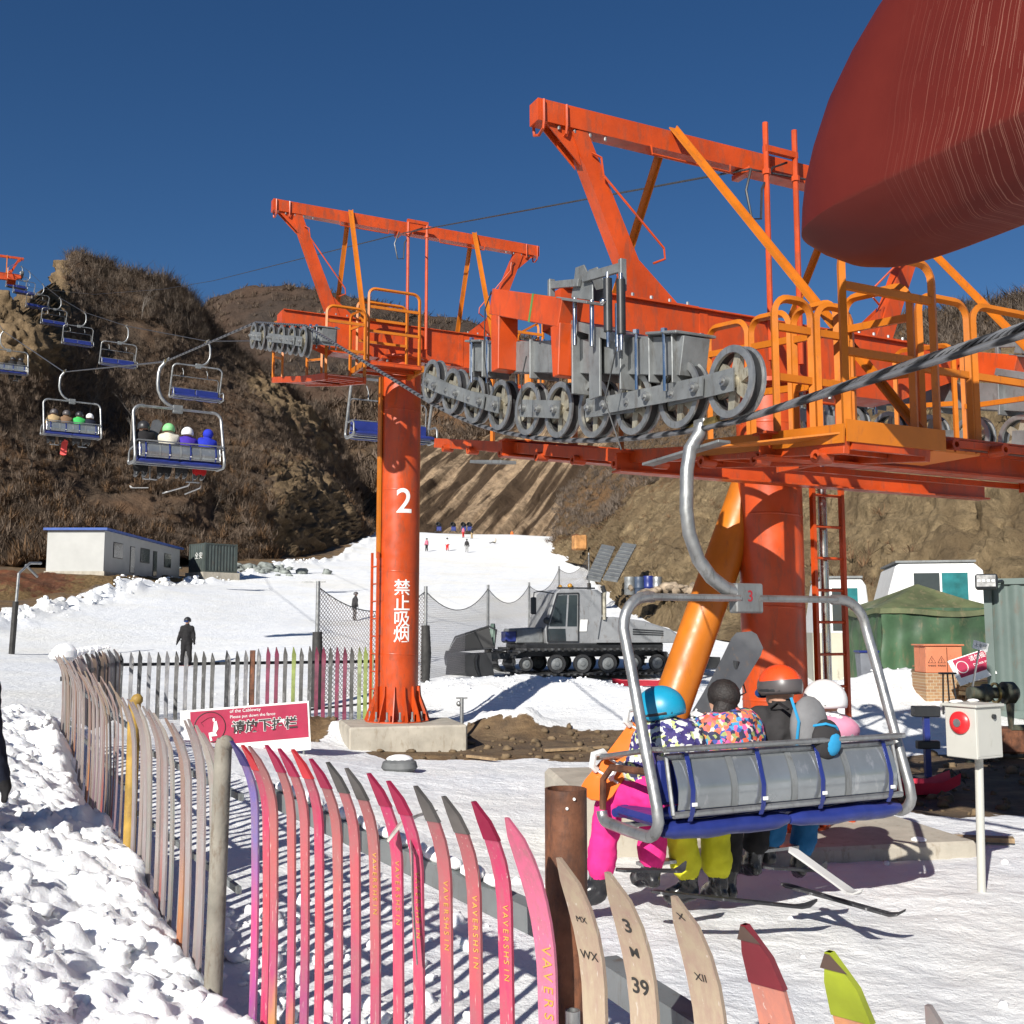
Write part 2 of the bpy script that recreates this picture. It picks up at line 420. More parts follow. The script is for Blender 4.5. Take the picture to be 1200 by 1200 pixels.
def mat_ground():
    m, nt, b = new_mat('snow and mud'); co = coord(nt)
    at = nt.nodes.new('ShaderNodeAttribute'); at.attribute_name = 'dirt'
    sn = ramp(nt, noise(nt, co, 1.3, 8, .62), [(.3, (.78, .79, .80)), (.6, (.88, .88, .87))])
    warm = ramp(nt, noise(nt, co, .16, 5, .6), [(.45, 0.), (.7, 1.)]); sn = mix(nt, warm, sn, (.82, .80, .74))
    # small dark litter lying in the snow
    lit = ramp(nt, noise(nt, coord(nt, 'Object', (1, 1, 1)), 9, 3, .7, .4), [(.70, 0.), (.74, 1.)])
    lz = ramp(nt, noise(nt, co, .5, 4, .6), [(.5, 0.), (.62, 1.)])
    mu = nt.nodes.new('ShaderNodeMath'); mu.operation = 'MULTIPLY'; nt.links.new(lit, mu.inputs[0]); nt.links.new(lz, mu.inputs[1])
    sn = mix(nt, mu.outputs[0], sn, (.30, .27, .23))
    d1 = ramp(nt, noise(nt, co, 2.2, 8, .7), [(.3, (.07, .045, .025)), (.5, (.17, .105, .05)), (.72, (.30, .20, .10))])
    d1 = mix(nt, ramp(nt, noise(nt, co, .35, 4), [(.4, 0.), (.6, 1.)]), d1, mix(nt, .5, d1, (.09, .075, .06)))
    ad = nt.nodes.new('ShaderNodeMath'); ad.operation = 'ADD'; nt.links.new(at.outputs['Fac'], ad.inputs[0])
    n3 = nt.nodes.new('ShaderNodeMath'); n3.operation = 'MULTIPLY_ADD'; nt.links.new(noise(nt, co, 5, 8, .75), n3.inputs[0]); n3.inputs[1].default_value = 1.3; n3.inputs[2].default_value = -.65
    nt.links.new(n3.outputs[0], ad.inputs[1]); f = ramp(nt, ad.outputs[0], [(.42, 0.), (.56, 1.)])
    c = mix(nt, f, sn, d1); nt.links.new(c, b.inputs['Base Color'])
    b.inputs['Roughness'].default_value = .75; b.inputs['Specular IOR Level'].default_value = .25
    trk = ramp(nt, noise(nt, coord(nt, 'Object', (.8, .12, 1)), 1.6, 6, .7, .6), [(.35, (.93, .94, .96)), (.6, (1., 1., 1.))]); c = mix(nt, 1.0, c, trk, 'MULTIPLY'); nt.links.new(c, b.inputs['Base Color'])
    h = nt.nodes.new('ShaderNodeMath'); h.operation = 'ADD'; nt.links.new(noise(nt, co, 7, 8, .7), h.inputs[0]); nt.links.new(noise(nt, co, 2.6, 6, .6), h.inputs[1])
    bump(nt, b, h.outputs[0], .7, .07)
    return m
MG = mat_ground()
g = npmesh('ground', np.stack([GX, GY, GZ], -1).reshape(-1, 3), grid_faces(len(ys), len(ks)), MG, smooth=True, attrs={'dirt': GD.ravel()})
tag(g, kind='structure')
# ------------------------------------------------------------------ near snow bank (left of the ski fence)
FENCE = [(.75, .95), (.55, 1.41), (0, 2.77), (-1.22, 4.6), (-2.36, 6.6), (-3.6, 8.8), (-5.3, 12.3)]
bx = np.arange(-12, .9, .03); by = np.arange(.6, 14.5, .03)
BY, BX = np.meshgrid(by, bx, indexing='ij')
fe = side(BX, BY, FENCE)                    # x - fence x (negative left)
dn = -fe * .87
zf_ = np.interp(BY, [0, 3, 4.6, 6.3, 8.5, 11, 12.5, 13.6, 14.5], [.0, .10, .46, .74, .82, 1.04, 1.05, .8, .3])
base = gz(BX, BY) - .12
r1 = fbm(np.stack([BX * .8, BY * .8, BX * 0], -1), 4)
H = (zf_ - base) * sstep(-.42, .06, dn + .12 * r1) + (.36 + .28 * sstep(5.5, 3, BY)) * sstep(.0, 1.5, dn) * (1 + .5 * r1)
H *= 1 - sstep(3.2, 6.5, dn + .8 * r1) * .75
H *= 1 - sstep(12.6, 14.2, BY + .6 * r1)
def chunk(cell, seed, amp):
    wx = BX + .25 * cell * perlin(np.stack([BX / cell, BY / cell, BX * 0 + seed], -1)); wy = BY + .25 * cell * perlin(np.stack([BX / cell, BY / cell, BX * 0 + seed + 5], -1))
    d, v = worley(wx, wy, cell, seed)
    return amp * np.sqrt(np.maximum(0, .42 - d * d)) * (.25 + v)
mask = sstep(.02, .2, H)
def billow(sc, seed):
    q = np.stack([BX / sc, BY / sc, BX * 0 + seed], -1); return np.abs(perlin(q + .35 * perlin(q * 1.7)[..., None]))
H = H + mask * (.20 * billow(.62, 1) + .14 * billow(.27, 4) + .10 * billow(.125, 7) + .075 * billow(.06, 9) + .35 * chunk(.36, 5, .16) * (r1 > 0) + .45 * chunk(.17, 8, .07) - .14)
BZ = base + H
BZ = np.where(H < .02, base - .15, BZ)
# keep it from swallowing the right side of the fence
def mat_snow():
    m, nt, b = new_mat('piled snow'); co = coord(nt)
    c = ramp(nt, noise(nt, co, 2.5, 8, .65), [(.3, (.84, .85, .86)), (.62, (.92, .92, .91))])
    sp = ramp(nt, noise(nt, co, 30, 4, .7), [(.73, 0.), (.76, 1.)]); c = mix(nt, sp, c, (.6, .55, .45))
    nt.links.new(c, b.inputs['Base Color']); b.inputs['Roughness'].default_value = .7; b.inputs['Specular IOR Level'].default_value = .3
    b.inputs['Subsurface Weight'].default_value = .15; b.inputs['Subsurface Radius'].default_value = (.05, .06, .08); b.inputs['Subsurface Scale'].default_value = .5
    bump(nt, b, noise(nt, co, 28, 8, .7), .5, .02); return m
MS = mat_snow()
bk = npmesh('snow_bank', np.stack([BX, BY, BZ], -1).reshape(-1, 3), grid_faces(len(by), len(bx)), MS, smooth=True)
tag(bk, kind='structure')
def bank_z(x, y):
    i = int(round((y - .6) / .03)); j = int(round((x + 12) / .03))
    return float(BZ[max(0, min(len(by) - 1, i)), max(0, min(len(bx) - 1, j))])
# snow lumps lying along the edge of the piste and by the groomer (uncountable litter of snow)
def lumps(name, pts, rmin, rmax, mat):
    vs = []; fs = []; base = 0
    import itertools
    nlat, nlon = 5, 7
    for (x, y, z) in pts:
        r = rmin + (rmax - rmin) * random.random() ** 2
        th = np.linspace(0, pi, nlat + 1)[:, None]; ph = np.linspace(0, 2 * pi, nlon, endpoint=False)[None]
        p = np.stack([np.sin(th) * np.cos(ph), np.sin(th) * np.sin(ph), np.cos(th) * np.ones_like(ph)], -1)
        k = 1 + .75 * perlin(p * 1.9 + random.random() * 90)
        sc = np.array([random.uniform(.7, 1.3), random.uniform(.7, 1.3), random.uniform(.5, .9)])
        q = p * k[..., None] * r * sc + np.array([x, y, z + r * .25]); vs.append(q.reshape(-1, 3))
        i = np.arange(nlat)[:, None] * nlon; j = np.arange(nlon)[None]; j2 = (j + 1) % nlon
        fs.append(np.stack([i + j, i + nlon + j, i + nlon + j2, i + j2], -1).reshape(-1, 4) + base); base += (nlat + 1) * nlon
    return npmesh(name, np.concatenate(vs), np.concatenate(fs), mat, smooth=True)
L = []
for _ in range(260):
    y = random.uniform(44, 120); e = np.interp(y, [p[1] for p in EDGE_L], [p[0] for p in EDGE_L]); x = e + random.gauss(.2, .7)
    L.append((x, y))
Lz = ground_z(np.array([p[0] for p in L]), np.array([p[1] for p in L]))
o = lumps('snow_lumps', [(a, b, c) for (a, b), c in zip(L, Lz)], .04, .22, MS); tag(o, kind='stuff', label='rounded lumps of snow left along the edge of the ski run', cat='snow lumps')
L = [(random.gauss(0, 3.2) + 1.5, random.gauss(24.3, 1.3)) for _ in range(420)] + [(random.uniform(6, 11), random.gauss(21.6, 1.0)) for _ in range(120)]
L += [(random.uniform(-1.0, 6), random.uniform(4.6, 9.5)) for _ in range(50)]
Lz = ground_z(np.array([p[0] for p in L]), np.array([p[1] for p in L]))
o = lumps('snow_crumbs', [(a, b, c) for (a, b), c in zip(L, Lz)], .01, .05, MS); tag(o, kind='stuff', label='loose crumbs of snow scattered on the snow and the heaps', cat='snow crumbs')
L = [];
for _ in range(500):
    y = random.uniform(1.5, 12); e = np.interp(y, [p[1] for p in FENCE[::-1]][::1] if False else sorted([p[1] for p in FENCE]), [p[0] for p in sorted(FENCE, key=lambda t: t[1])])
    x = e - abs(random.gauss(.25, 1.1)); L.append((x, y, bank_z(x, y)))
o = lumps('snow_chunks', L, .008, .06, MS); tag(o, kind='stuff', label='broken chunks of snow heaped against the ski fence', cat='snow chunks')
L = []
for _ in range(420):
    y = random.uniform(2.2, 7.5); e = np.interp(y, sorted([p[1] for p in FENCE]), [p[0] for p in sorted(FENCE, key=lambda t: t[1])])
    x = e + abs(random.gauss(.2, .8)) ; L.append((x, y))
Lz = ground_z(np.array([p[0] for p in L]), np.array([p[1] for p in L]))
o = lumps('snow_clods', [(a, b, c) for (a, b), c in zip(L, Lz)], .015, .07, MS); tag(o, kind='stuff', label='clods of snow lying behind the pink ski fence', cat='snow clods')
# stones and bark litter on the mud
L = []
for _ in range(2600):
    x = random.uniform(-6, 14); y = random.uniform(8, 23); L.append((x, y))
ax = np.array([p[0] for p in L]); ay = np.array([p[1] for p in L]); dd = dirt_field(ax, ay); Lz = ground_z(ax, ay)
o = lumps('mud_clods', [(a, b, c) for a, b, c, d in zip(ax, ay, Lz, dd) if d > .45 + .5 * random.random() - .25], .015, .09, paint('mud clod', (.16, .11, .06), .9, var=.4, vs=5, bmp=.4))
tag(o, kind='stuff', label='stones and clods of earth on the bare mud', cat='clods')
# ------------------------------------------------------------------ hills
def mat_hill(name, dark, mid, tan, scale=.05, strata=None, bumps=1.5):
    m, nt, b = new_mat(name); co = coord(nt); at = nt.nodes.new('ShaderNodeAttribute'); at.attribute_name = 'tan'
    dark = tuple(v * 2.0 for v in dark); mid = tuple(v * 1.5 for v in mid)
    c1 = ramp(nt, noise(nt, co, scale * 6, 8, .7), [(.33, dark), (.66, mid)])
    c1 = mix(nt, ramp(nt, noise(nt, co, scale * 1.2, 5, .6), [(.42, 0.), (.65, 1.)]), c1, mix(nt, .55, c1, (mid[0] * 1.5, mid[1] * 1.15, mid[2] * .9)))
    t1 = ramp(nt, noise(nt, co, scale * 9, 10, .72), [(.3, tuple(c * .35 for c in tan)), (.5, tuple(c * .8 for c in tan)), (.7, tuple(min(c * 1.3, .8) for c in tan))])
    if strata:
        mr = nt.nodes.new('ShaderNodeMapping'); mr.inputs['Rotation'].default_value = strata[0]; nt.links.new(co, mr.inputs[0])
        mp = nt.nodes.new('ShaderNodeMapping'); mp.inputs['Scale'].default_value = strata[1]; nt.links.new(mr.outputs[0], mp.inputs[0])
        s_ = noise(nt, mp.outputs[0], 1, 4, .5, .25)
        f = ramp(nt, s_, strata[2]); t1 = mix(nt, f, strata[3], t1)
    ad = nt.nodes.new('ShaderNodeMath'); ad.operation = 'ADD'; nt.links.new(at.outputs['Fac'], ad.inputs[0])
    n3 = nt.nodes.new('ShaderNodeMath'); n3.operation = 'MULTIPLY_ADD'; nt.links.new(noise(nt, co, scale * 4, 8, .7), n3.inputs[0]); n3.inputs[1].default_value = 1.6; n3.inputs[2].default_value = -.8
    nt.links.new(n3.outputs[0], ad.inputs[1]); f = ramp(nt, ad.outputs[0], [(.4, 0.), (.58, 1.)])
    c = mix(nt, f, c1, t1); nt.links.new(c, b.inputs['Base Color']); b.inputs['Roughness'].default_value = .95; b.inputs['Specular IOR Level'].default_value = .1
    bump(nt, b, noise(nt, co, scale * 10, 10, .75), .9, bumps); return m
HILLPTS = {}
def hill(name, rows, nu, nv, amp, nscale, mat, back=80, seed=0, ridged=0.0, gully=0.0, rib=0.0, rock=0.0, ang=57):
    """rows: bottom to top, each a list of (px,py,Y,tan). Surface through them plus a real far side."""
    R = []
    for row in rows:
        a = np.array([[*P(c[0], c[1], c[2]), c[3] if len(c) > 3 else 0] for c in row])
        xs = np.array([c[0] for c in row], float); t = (xs - xs[0]) / (xs[-1] - xs[0]); u = np.linspace(0, 1, nu)
        R.append(np.stack([np.interp(u, t, a[:, k]) for k in range(4)], -1))
    R = np.array(R)                                            # rows, nu, 4
    last = R[-1].copy(); b1 = last.copy(); b1[:, 1] += back; b1[:, 2] *= .7; b2 = last.copy(); b2[:, 1] += back * 2.2; b2[:, 2] *= .2
    R = np.concatenate([R, b1[None], b2[None]]); nr = len(R)
    vv = np.linspace(0, nr - 1, nv); i0 = np.clip(np.floor(vv).astype(int), 0, nr - 2); f = (vv - i0)[:, None, None]
    i_1 = np.clip(i0 - 1, 0, nr - 1); i2 = np.clip(i0 + 2, 0, nr - 1)
    p0, p1, p2, p3 = R[i_1], R[i0], R[i0 + 1], R[i2]
    A = p1 + (p2 - p1) * (f * f * (3 - 2 * f) * .35 + f * .65)
    k = np.ones(7) / 7
    q = A[..., :3]; n = fbm(q * nscale + seed, 5); 
    if ridged: n = n * (1 - ridged) + ridged * (.5 - 2 * np.abs(fbm(q * nscale * 1.7 + seed + 40, 4)))
    edge = np.minimum(1, np.linspace(0, 1, nv) * nv / 6)[:, None]
    gu = np.gradient(q, axis=1); gv = np.gradient(q, axis=0); nrm = np.cross(gu, gv); nrm /= np.linalg.norm(nrm, axis=-1)[..., None] + 1e-9
    sgn = np.sign(nrm[..., 2:3] + 1e-6); nrm = nrm * sgn
    q = q + nrm * (n * amp * edge)[..., None]
    if gully:
        w = fbm(np.stack([q[..., 0] * nscale * 3 + q[..., 2] * nscale * .5, q[..., 2] * nscale * .6, q[..., 1] * 0 + seed], -1), 4)
        q = q + nrm * (w * gully * edge * A[..., 3])[..., None]
    if rib:
        sx = q[..., 0] * sin(radians(ang)) - q[..., 2] * cos(radians(ang)); w = fbm(np.stack([sx * .42, q[..., 1] * .03, sx * 0 + seed], -1), 3); q = q + nrm * (w * rib * edge * A[..., 3])[..., None]
    if rock:
        w = .5 - 2 * np.abs(fbm(q * .22 + seed, 4)); q = q + nrm * (w * rock * edge * np.clip(A[..., 3] + .15, 0, 1))[..., None]
    o = npmesh(name, q.reshape(-1, 3), grid_faces(nv, nu), mat, smooth=True, attrs={'tan': A[..., 3].ravel()})
    tag(o, kind='structure'); HILLPTS[name] = (q, A[..., 3], vv, nr); return o
MHA = mat_hill('brush hillside', (.042, .031, .023), (.095, .068, .047), (.27, .19, .11), .06)
MHC = mat_hill('dipping rock strata', (.035, .026, .018), (.10, .068, .042), (.42, .30, .19), .05, strata=((0, radians(-33), 0), (.42, .03, .02), [(.47, 0.), (.55, 1.)], (.075, .05, .032)))
MHB = mat_hill('far ridge', (.024, .019, .016), (.055, .042, .034), (.22, .16, .11), .02, bumps=4)
MHD = mat_hill('cut earth bank', (.05, .036, .022), (.13, .088, .05), (.36, .265, .15), .16, bumps=.8, strata=((0, radians(-28), .2), (.9, .12, .10), [(.40, 0.), (.56, 1.)], (.21, .15, .085)))
hill('far_hill', [[(120,560,420),(400,560,430),(700,560,430),(1100,560,430)], [(100,450,500),(350,440,500),(600,460,500),(1100,480,500)],
  [(60,390,640),(150,378,620),(190,372,610),(235,358,600),(262,346,600),(290,337,600),(325,334,600),(350,334,600),(400,345,600),(450,357,600),(500,370,600),(560,382,600),(640,398,600),(800,420,600),(1100,430,600)]], 260, 90, 9, .02, MHB, seed=3, ridged=.4)
hill('left_hill', [
 [(-420,690,90,.3),(-100,672,86,.3),(0,664,84,.3),(60,652,86,.2),(130,648,92,.1),(210,652,100,.1),(250,662,106,.4),(300,664,114,.5),(350,660,132,.8),(400,652,155,.9),(432,641,186,.6)],
 [(-420,590,98,.2),(-100,590,97,.0),(0,600,95,.1),(60,590,99,.0),(130,575,110,.0),(210,575,116,.1),(250,580,122,.2),(300,585,128,.4),(345,575,146,1.),(385,590,165,1.2),(425,618,192,.3)],
 [(-420,450,112,.0),(-100,470,106,.0),(0,480,105,.0),(60,480,116,.0),(130,470,140,.0),(210,480,156,.0),(260,490,166,.0),(300,500,172,.1),(340,520,186,.2),(375,545,202,.3),(418,590,212,.2)],
 [(-420,380,130,.8),(-100,398,118,.9),(0,400,112,1.),(45,402,114,1.),(100,425,150,.0),(200,430,172,.0),(260,440,186,.0),(300,455,196,.9),(350,480,206,1.),(385,520,216,.6),(415,572,222,.2)],
 [(-420,300,190,.4),(-100,352,128,.9),(0,352,124,1.),(30,352,128,.9),(62,330,170,1.1),(74,302,175,.7),(92,296,176,.0),(118,306,178,0),(140,318,180,0),(165,322,182,0),(190,328,186,0),(225,352,192,0),(262,395,200,0),(300,425,206,.2),(345,460,214,.4),(385,500,222,.1),(412,560,230,.0)]],
 460, 300, 2.6, .06, MHA, seed=9, ridged=.35, gully=1.6, rock=2.6)
hill('strata_hill', [
 [(395,640,232,.4),(440,626,225,.6),(500,624,216,.9),(600,629,206,1.1),(640,632,200,1.1),(700,628,186,.8),(745,640,170,.5)],
 [(380,600,250,.1),(440,600,245,.7),(500,590,240,1.),(560,590,236,1.),(640,580,230,1.1),(700,570,222,.9),(760,580,200,.3)],
 [(370,560,270,.1),(430,565,262,.3),(480,548,262,.9),(540,552,260,.6),(600,540,256,.8),(650,500,256,1.1),(710,520,246,.6),(780,520,220,.1)],
 [(340,480,300,.0),(420,470,320,.0),(500,460,330,.0),(600,455,330,.1),(660,440,330,.3),(720,430,320,.1),(820,430,280,.0)]], 320, 200, 2.0, .05, MHC, seed=21, ridged=.3, gully=.3, rib=3.2)
hill('right_bank', [
 [(640,655,150,.6),(688,662,112,.9),(704,694,74,1.),(740,724,53,1.),(790,742,46,1.),(860,752,41,1.),(960,750,39,1.),(1060,770,35,1.),(1200,775,32,1.),(1500,790,28,1.)],
 [(650,632,165,.3),(700,640,118,.8),(735,640,92,1.),(770,650,78,1.),(810,655,68,1.),(880,660,58,1.),(970,660,52,1.),(1080,640,46,1.),(1200,620,42,1.1),(1500,600,38,1.)],
 [(655,600,180,.0),(700,608,150,.1),(735,602,120,.6),(770,601,104,1.),(810,602,92,1.),(880,598,80,.9),(970,578,70,.8),(1080,520,58,.9),(1200,480,52,1.),(1500,440,48,.9)],
 [(660,585,190,.0),(700,580,172,.0),(735,560,150,.0),(780,545,136,.0),(840,530,124,.0),(900,510,110,.1),(980,480,96,.2),(1080,430,78,.3),(1200,395,66,.4),(1500,330,60,.3)],
 [(665,575,200,.0),(705,540,196,.0),(760,500,186,.0),(820,470,176,.0),(880,440,160,.0),(940,420,146,.0),(1000,395,126,.0),(1080,370,100,.0),(1200,352,82,.0),(1500,250,76,.0)]], 460, 300, 1.3, .2, MHD, back=60, seed=33, ridged=.5, gully=.6, rib=1.2, rock=.9, ang=62)
hill('earth_mound', [[(-60,712,56,1),(10,706,58,.8),(60,701,62,.5),(130,696,66,1.),(170,688,72,1.),(214,683,80,1.)], [(-60,690,60,.6),(10,684,62,.4),(60,684,65,.2),(130,684,68,1.),(170,680,74,1.),(214,680,82,1.)], [(-60,672,66,.4),(10,668,67,.3),(60,671,69,.2),(130,675,70,1.),(170,675,77,1.),(214,676,85,1.)]], 160, 40, .45, .5, mat_hill('red earth', (.045,.022,.014), (.13,.06,.035), (.26,.17,.08), .5, bumps=.3), back=6, seed=50)
# ------------------------------------------------------------------ brush on the hills: thickets of bare twigs
def thicket(name, src, count, hmin, hmax, mat, tanmax=.45, blades=26, vrange=(0, 99), dense=None, wf=.03):
    q, tn, vv, nr = HILLPTS[src]; ok = (tn < tanmax) & (vv[:, None] < nr - 3 + .25) & (vv[:, None] >= vrange[0]) & (vv[:, None] <= vrange[1])
    idx = np.argwhere(ok)
    cell = idx[rng.integers(0, len(idx), count)]
    c = q[cell[:, 0], cell[:, 1]] + rng.normal(size=(count, 3)) * np.array([.6, .6, .0])
    cl = fbm(c * .07, 3); keep = cl > -.35; c = c[keep]; n = len(c)
    h = rng.uniform(hmin, hmax, n) * (1 + .6 * fbm(c * .05 + 9, 2))
    B = blades; base = np.repeat(c, B, 0); hh = np.repeat(h, B)
    a = rng.uniform(0, 2 * pi, n * B); sp = rng.uniform(.15, 1.1, n * B); ln = hh * rng.uniform(.5, 1.05, n * B)
    rad = rng.uniform(0, .5, n * B) * hh
    root = base + np.stack([np.cos(a) * rad * .6, np.sin(a) * rad * .6, -.1 * hh], -1)
    tip = root + np.stack([np.cos(a) * sp * ln, np.sin(a) * sp * ln, ln * rng.uniform(.35, .95, n * B)], -1)
    w = (hh * wf * rng.uniform(.4, 1.4, n * B))[:, None]; sd = np.stack([np.cos(a + 1.3), np.sin(a + 1.3), np.zeros_like(a)], -1) * w
    midp = (root + tip) / 2 + rng.normal(size=(n * B, 3)) * (hh * .06)[:, None]
    v = np.stack([root - sd * .6, root + sd * .6, midp + sd * 1.0, tip, midp - sd * 1.0], 1)
    f = np.arange(n * B)[:, None] * 5 + np.array([[0, 1, 2]]); f2 = np.arange(n * B)[:, None] * 5 + np.array([[0, 2, 4]]); f3 = np.arange(n * B)[:, None] * 5 + np.array([[4, 2, 3]])
    fr = np.concatenate([f, f2, f3])
    return npmesh(name, v.reshape(-1, 3), fr, mat)
def twig_mat(name, a, b_):
    m, nt, b = new_mat(name); co = coord(nt); c = ramp(nt, noise(nt, co, .12, 5, .7), [(.35, a), (.65, b_)])
    c = mix(nt, ramp(nt, noise(nt, co, 1.2, 3, .6), [(.4, 0.), (.7, 1.)]), c, mix(nt, .3, c, (.04, .03, .02)))
    nt.links.new(c, b.inputs['Base Color']); b.inputs['Roughness'].default_value = .95; b.inputs['Specular IOR Level'].default_value = .1; return m
TW1 = twig_mat('bare twigs', (.12, .088, .066), (.22, .165, .123)); TW2m = twig_mat('russet scrub', (.10, .06, .035), (.24, .145, .08)); TW3 = twig_mat('grey twigs', (.10, .08, .066), (.21, .165, .13))
for nm, lab, args in (
 ('scrub', 'dark bare scrub covering the hill behind the shed', ('left_hill', 13000, .7, 1.8, TW1, .5, 30, (0, 99), None, .018)),
 ('russet_scrub', 'russet dry scrub low on the left hillside', ('left_hill', 2200, .7, 1.7, TW2m, .6, 26, (0, 1.7))),
 ('ridge_scrub', 'thin bare shrubs on the top of the left hill', ('left_hill', 1300, 1.2, 2.8, TW3, .4, 40, (3.4, 4.2), None, .012)),
 ('far_scrub', 'brown brush above the striped rock face', ('strata_hill', 1700, 3., 6.5, TW1, .5, 24)),
 ('far_ridge_scrub', 'brown woods on the distant ridge', ('far_hill', 4200, 3, 6, TW1, .9, 22)),
 ('bank_scrub', 'grey brown bushes on top of the earth bank', ('right_bank', 4600, .7, 1.9, TW3, .42, 34, (0, 99), None, .02)),
 ('bank_weeds', 'low dry weeds on the cut earth bank', ('right_bank', 1500, .2, .7, TW2m, 2, 18, (.3, 4)))):
    o = thicket(nm, *args); tag(o, label=lab, cat='scrub', kind='stuff')
# ================================================================== CHAIRLIFT LINE
E_ = Vector((.894, .447, 0)); U_ = Vector((-.447, .894, 0)); Z_ = Vector((0, 0, 1))
CABLE = paint('steel wire rope', (.10, .10, .105), .45, metal=.6, var=.3, vs=60)
def rope_plane_pt(px, py, t=0.0):
    """point seen at (px,py) in the vertical plane of the rope (offset t)"""
    k = (px - 600) / F; c = 4.8 + t * 1.118
    Y = c / (.5 + k); return P(px, py, Y)
def sheave(mb_list, c, axis, r, w=.085):
    rim, rub, hub = mb_list
    a = axis
    for s_ in (-1, 1):
        rim.lathe([(r * .80, s_ * w * .32), (r * .80, s_ * w * .62), (r, s_ * w * .62), (r, s_ * w * .42), (r * .90, s_ * w * .30)], c, a, 32, closed=True)
    rub.lathe([(r * .86, -w * .40), (r * .93, -w * .36), (r * .90, 0), (r * .93, w * .36), (r * .86, w * .40), (r * .80, w * .3), (r * .80, -w * .3)], c, a, 32, closed=True)
    hub.lathe([(r * .22, -w * .75), (r * .22, w * .75), (.02, w * .8)], c, a, 14); hub.lathe([(.001, -w * .78), (r * .2, -w * .75)], c, a, 14)
    x, y = frame_from(a)
    for k in range(6):
        an = 2 * pi * k / 6 + .3; d = x * cos(an) + y * sin(an)
        hub.beam(c + d * r * .15, c + d * r * .83, w * .9, r * .2, up=a, w1=w * .7, h1=r * .13)
def bolt(mb, p, d, r=.018, h=.03, m=0): mb.cyl(p, Vector(p) + Vector(d).normalized() * h, r, n=6, m=m, smooth=False)
def hoop(mb, a, b, h, r=.022, cr=.12, mid=(.5,), flat=False, up=Z_):
    """railing bay from foot a to foot b, height h, rounded corners"""
    a = Vector(a); b = Vector(b); d = (b - a); L = d.length; d.normalize(); pts = [a]
    for k in range(6):
        t = k / 5 * pi / 2; pts.append(a + up * (h - cr + cr * sin(t)) + d * (cr - cr * cos(t)))
    for k in range(6):
        t = k / 5 * pi / 2; pts.append(b + up * (h - cr + cr * cos(t)) - d * (cr - cr * sin(t)))
    pts.append(b)
    # flat-bar like angle profile
    mb.tube(pts, r, n=4, flat=1.0, smooth=False)
    for m_ in mid: mb.beam(a + up * h * m_, b + up * h * m_, r * 1.1, r * 1.7)
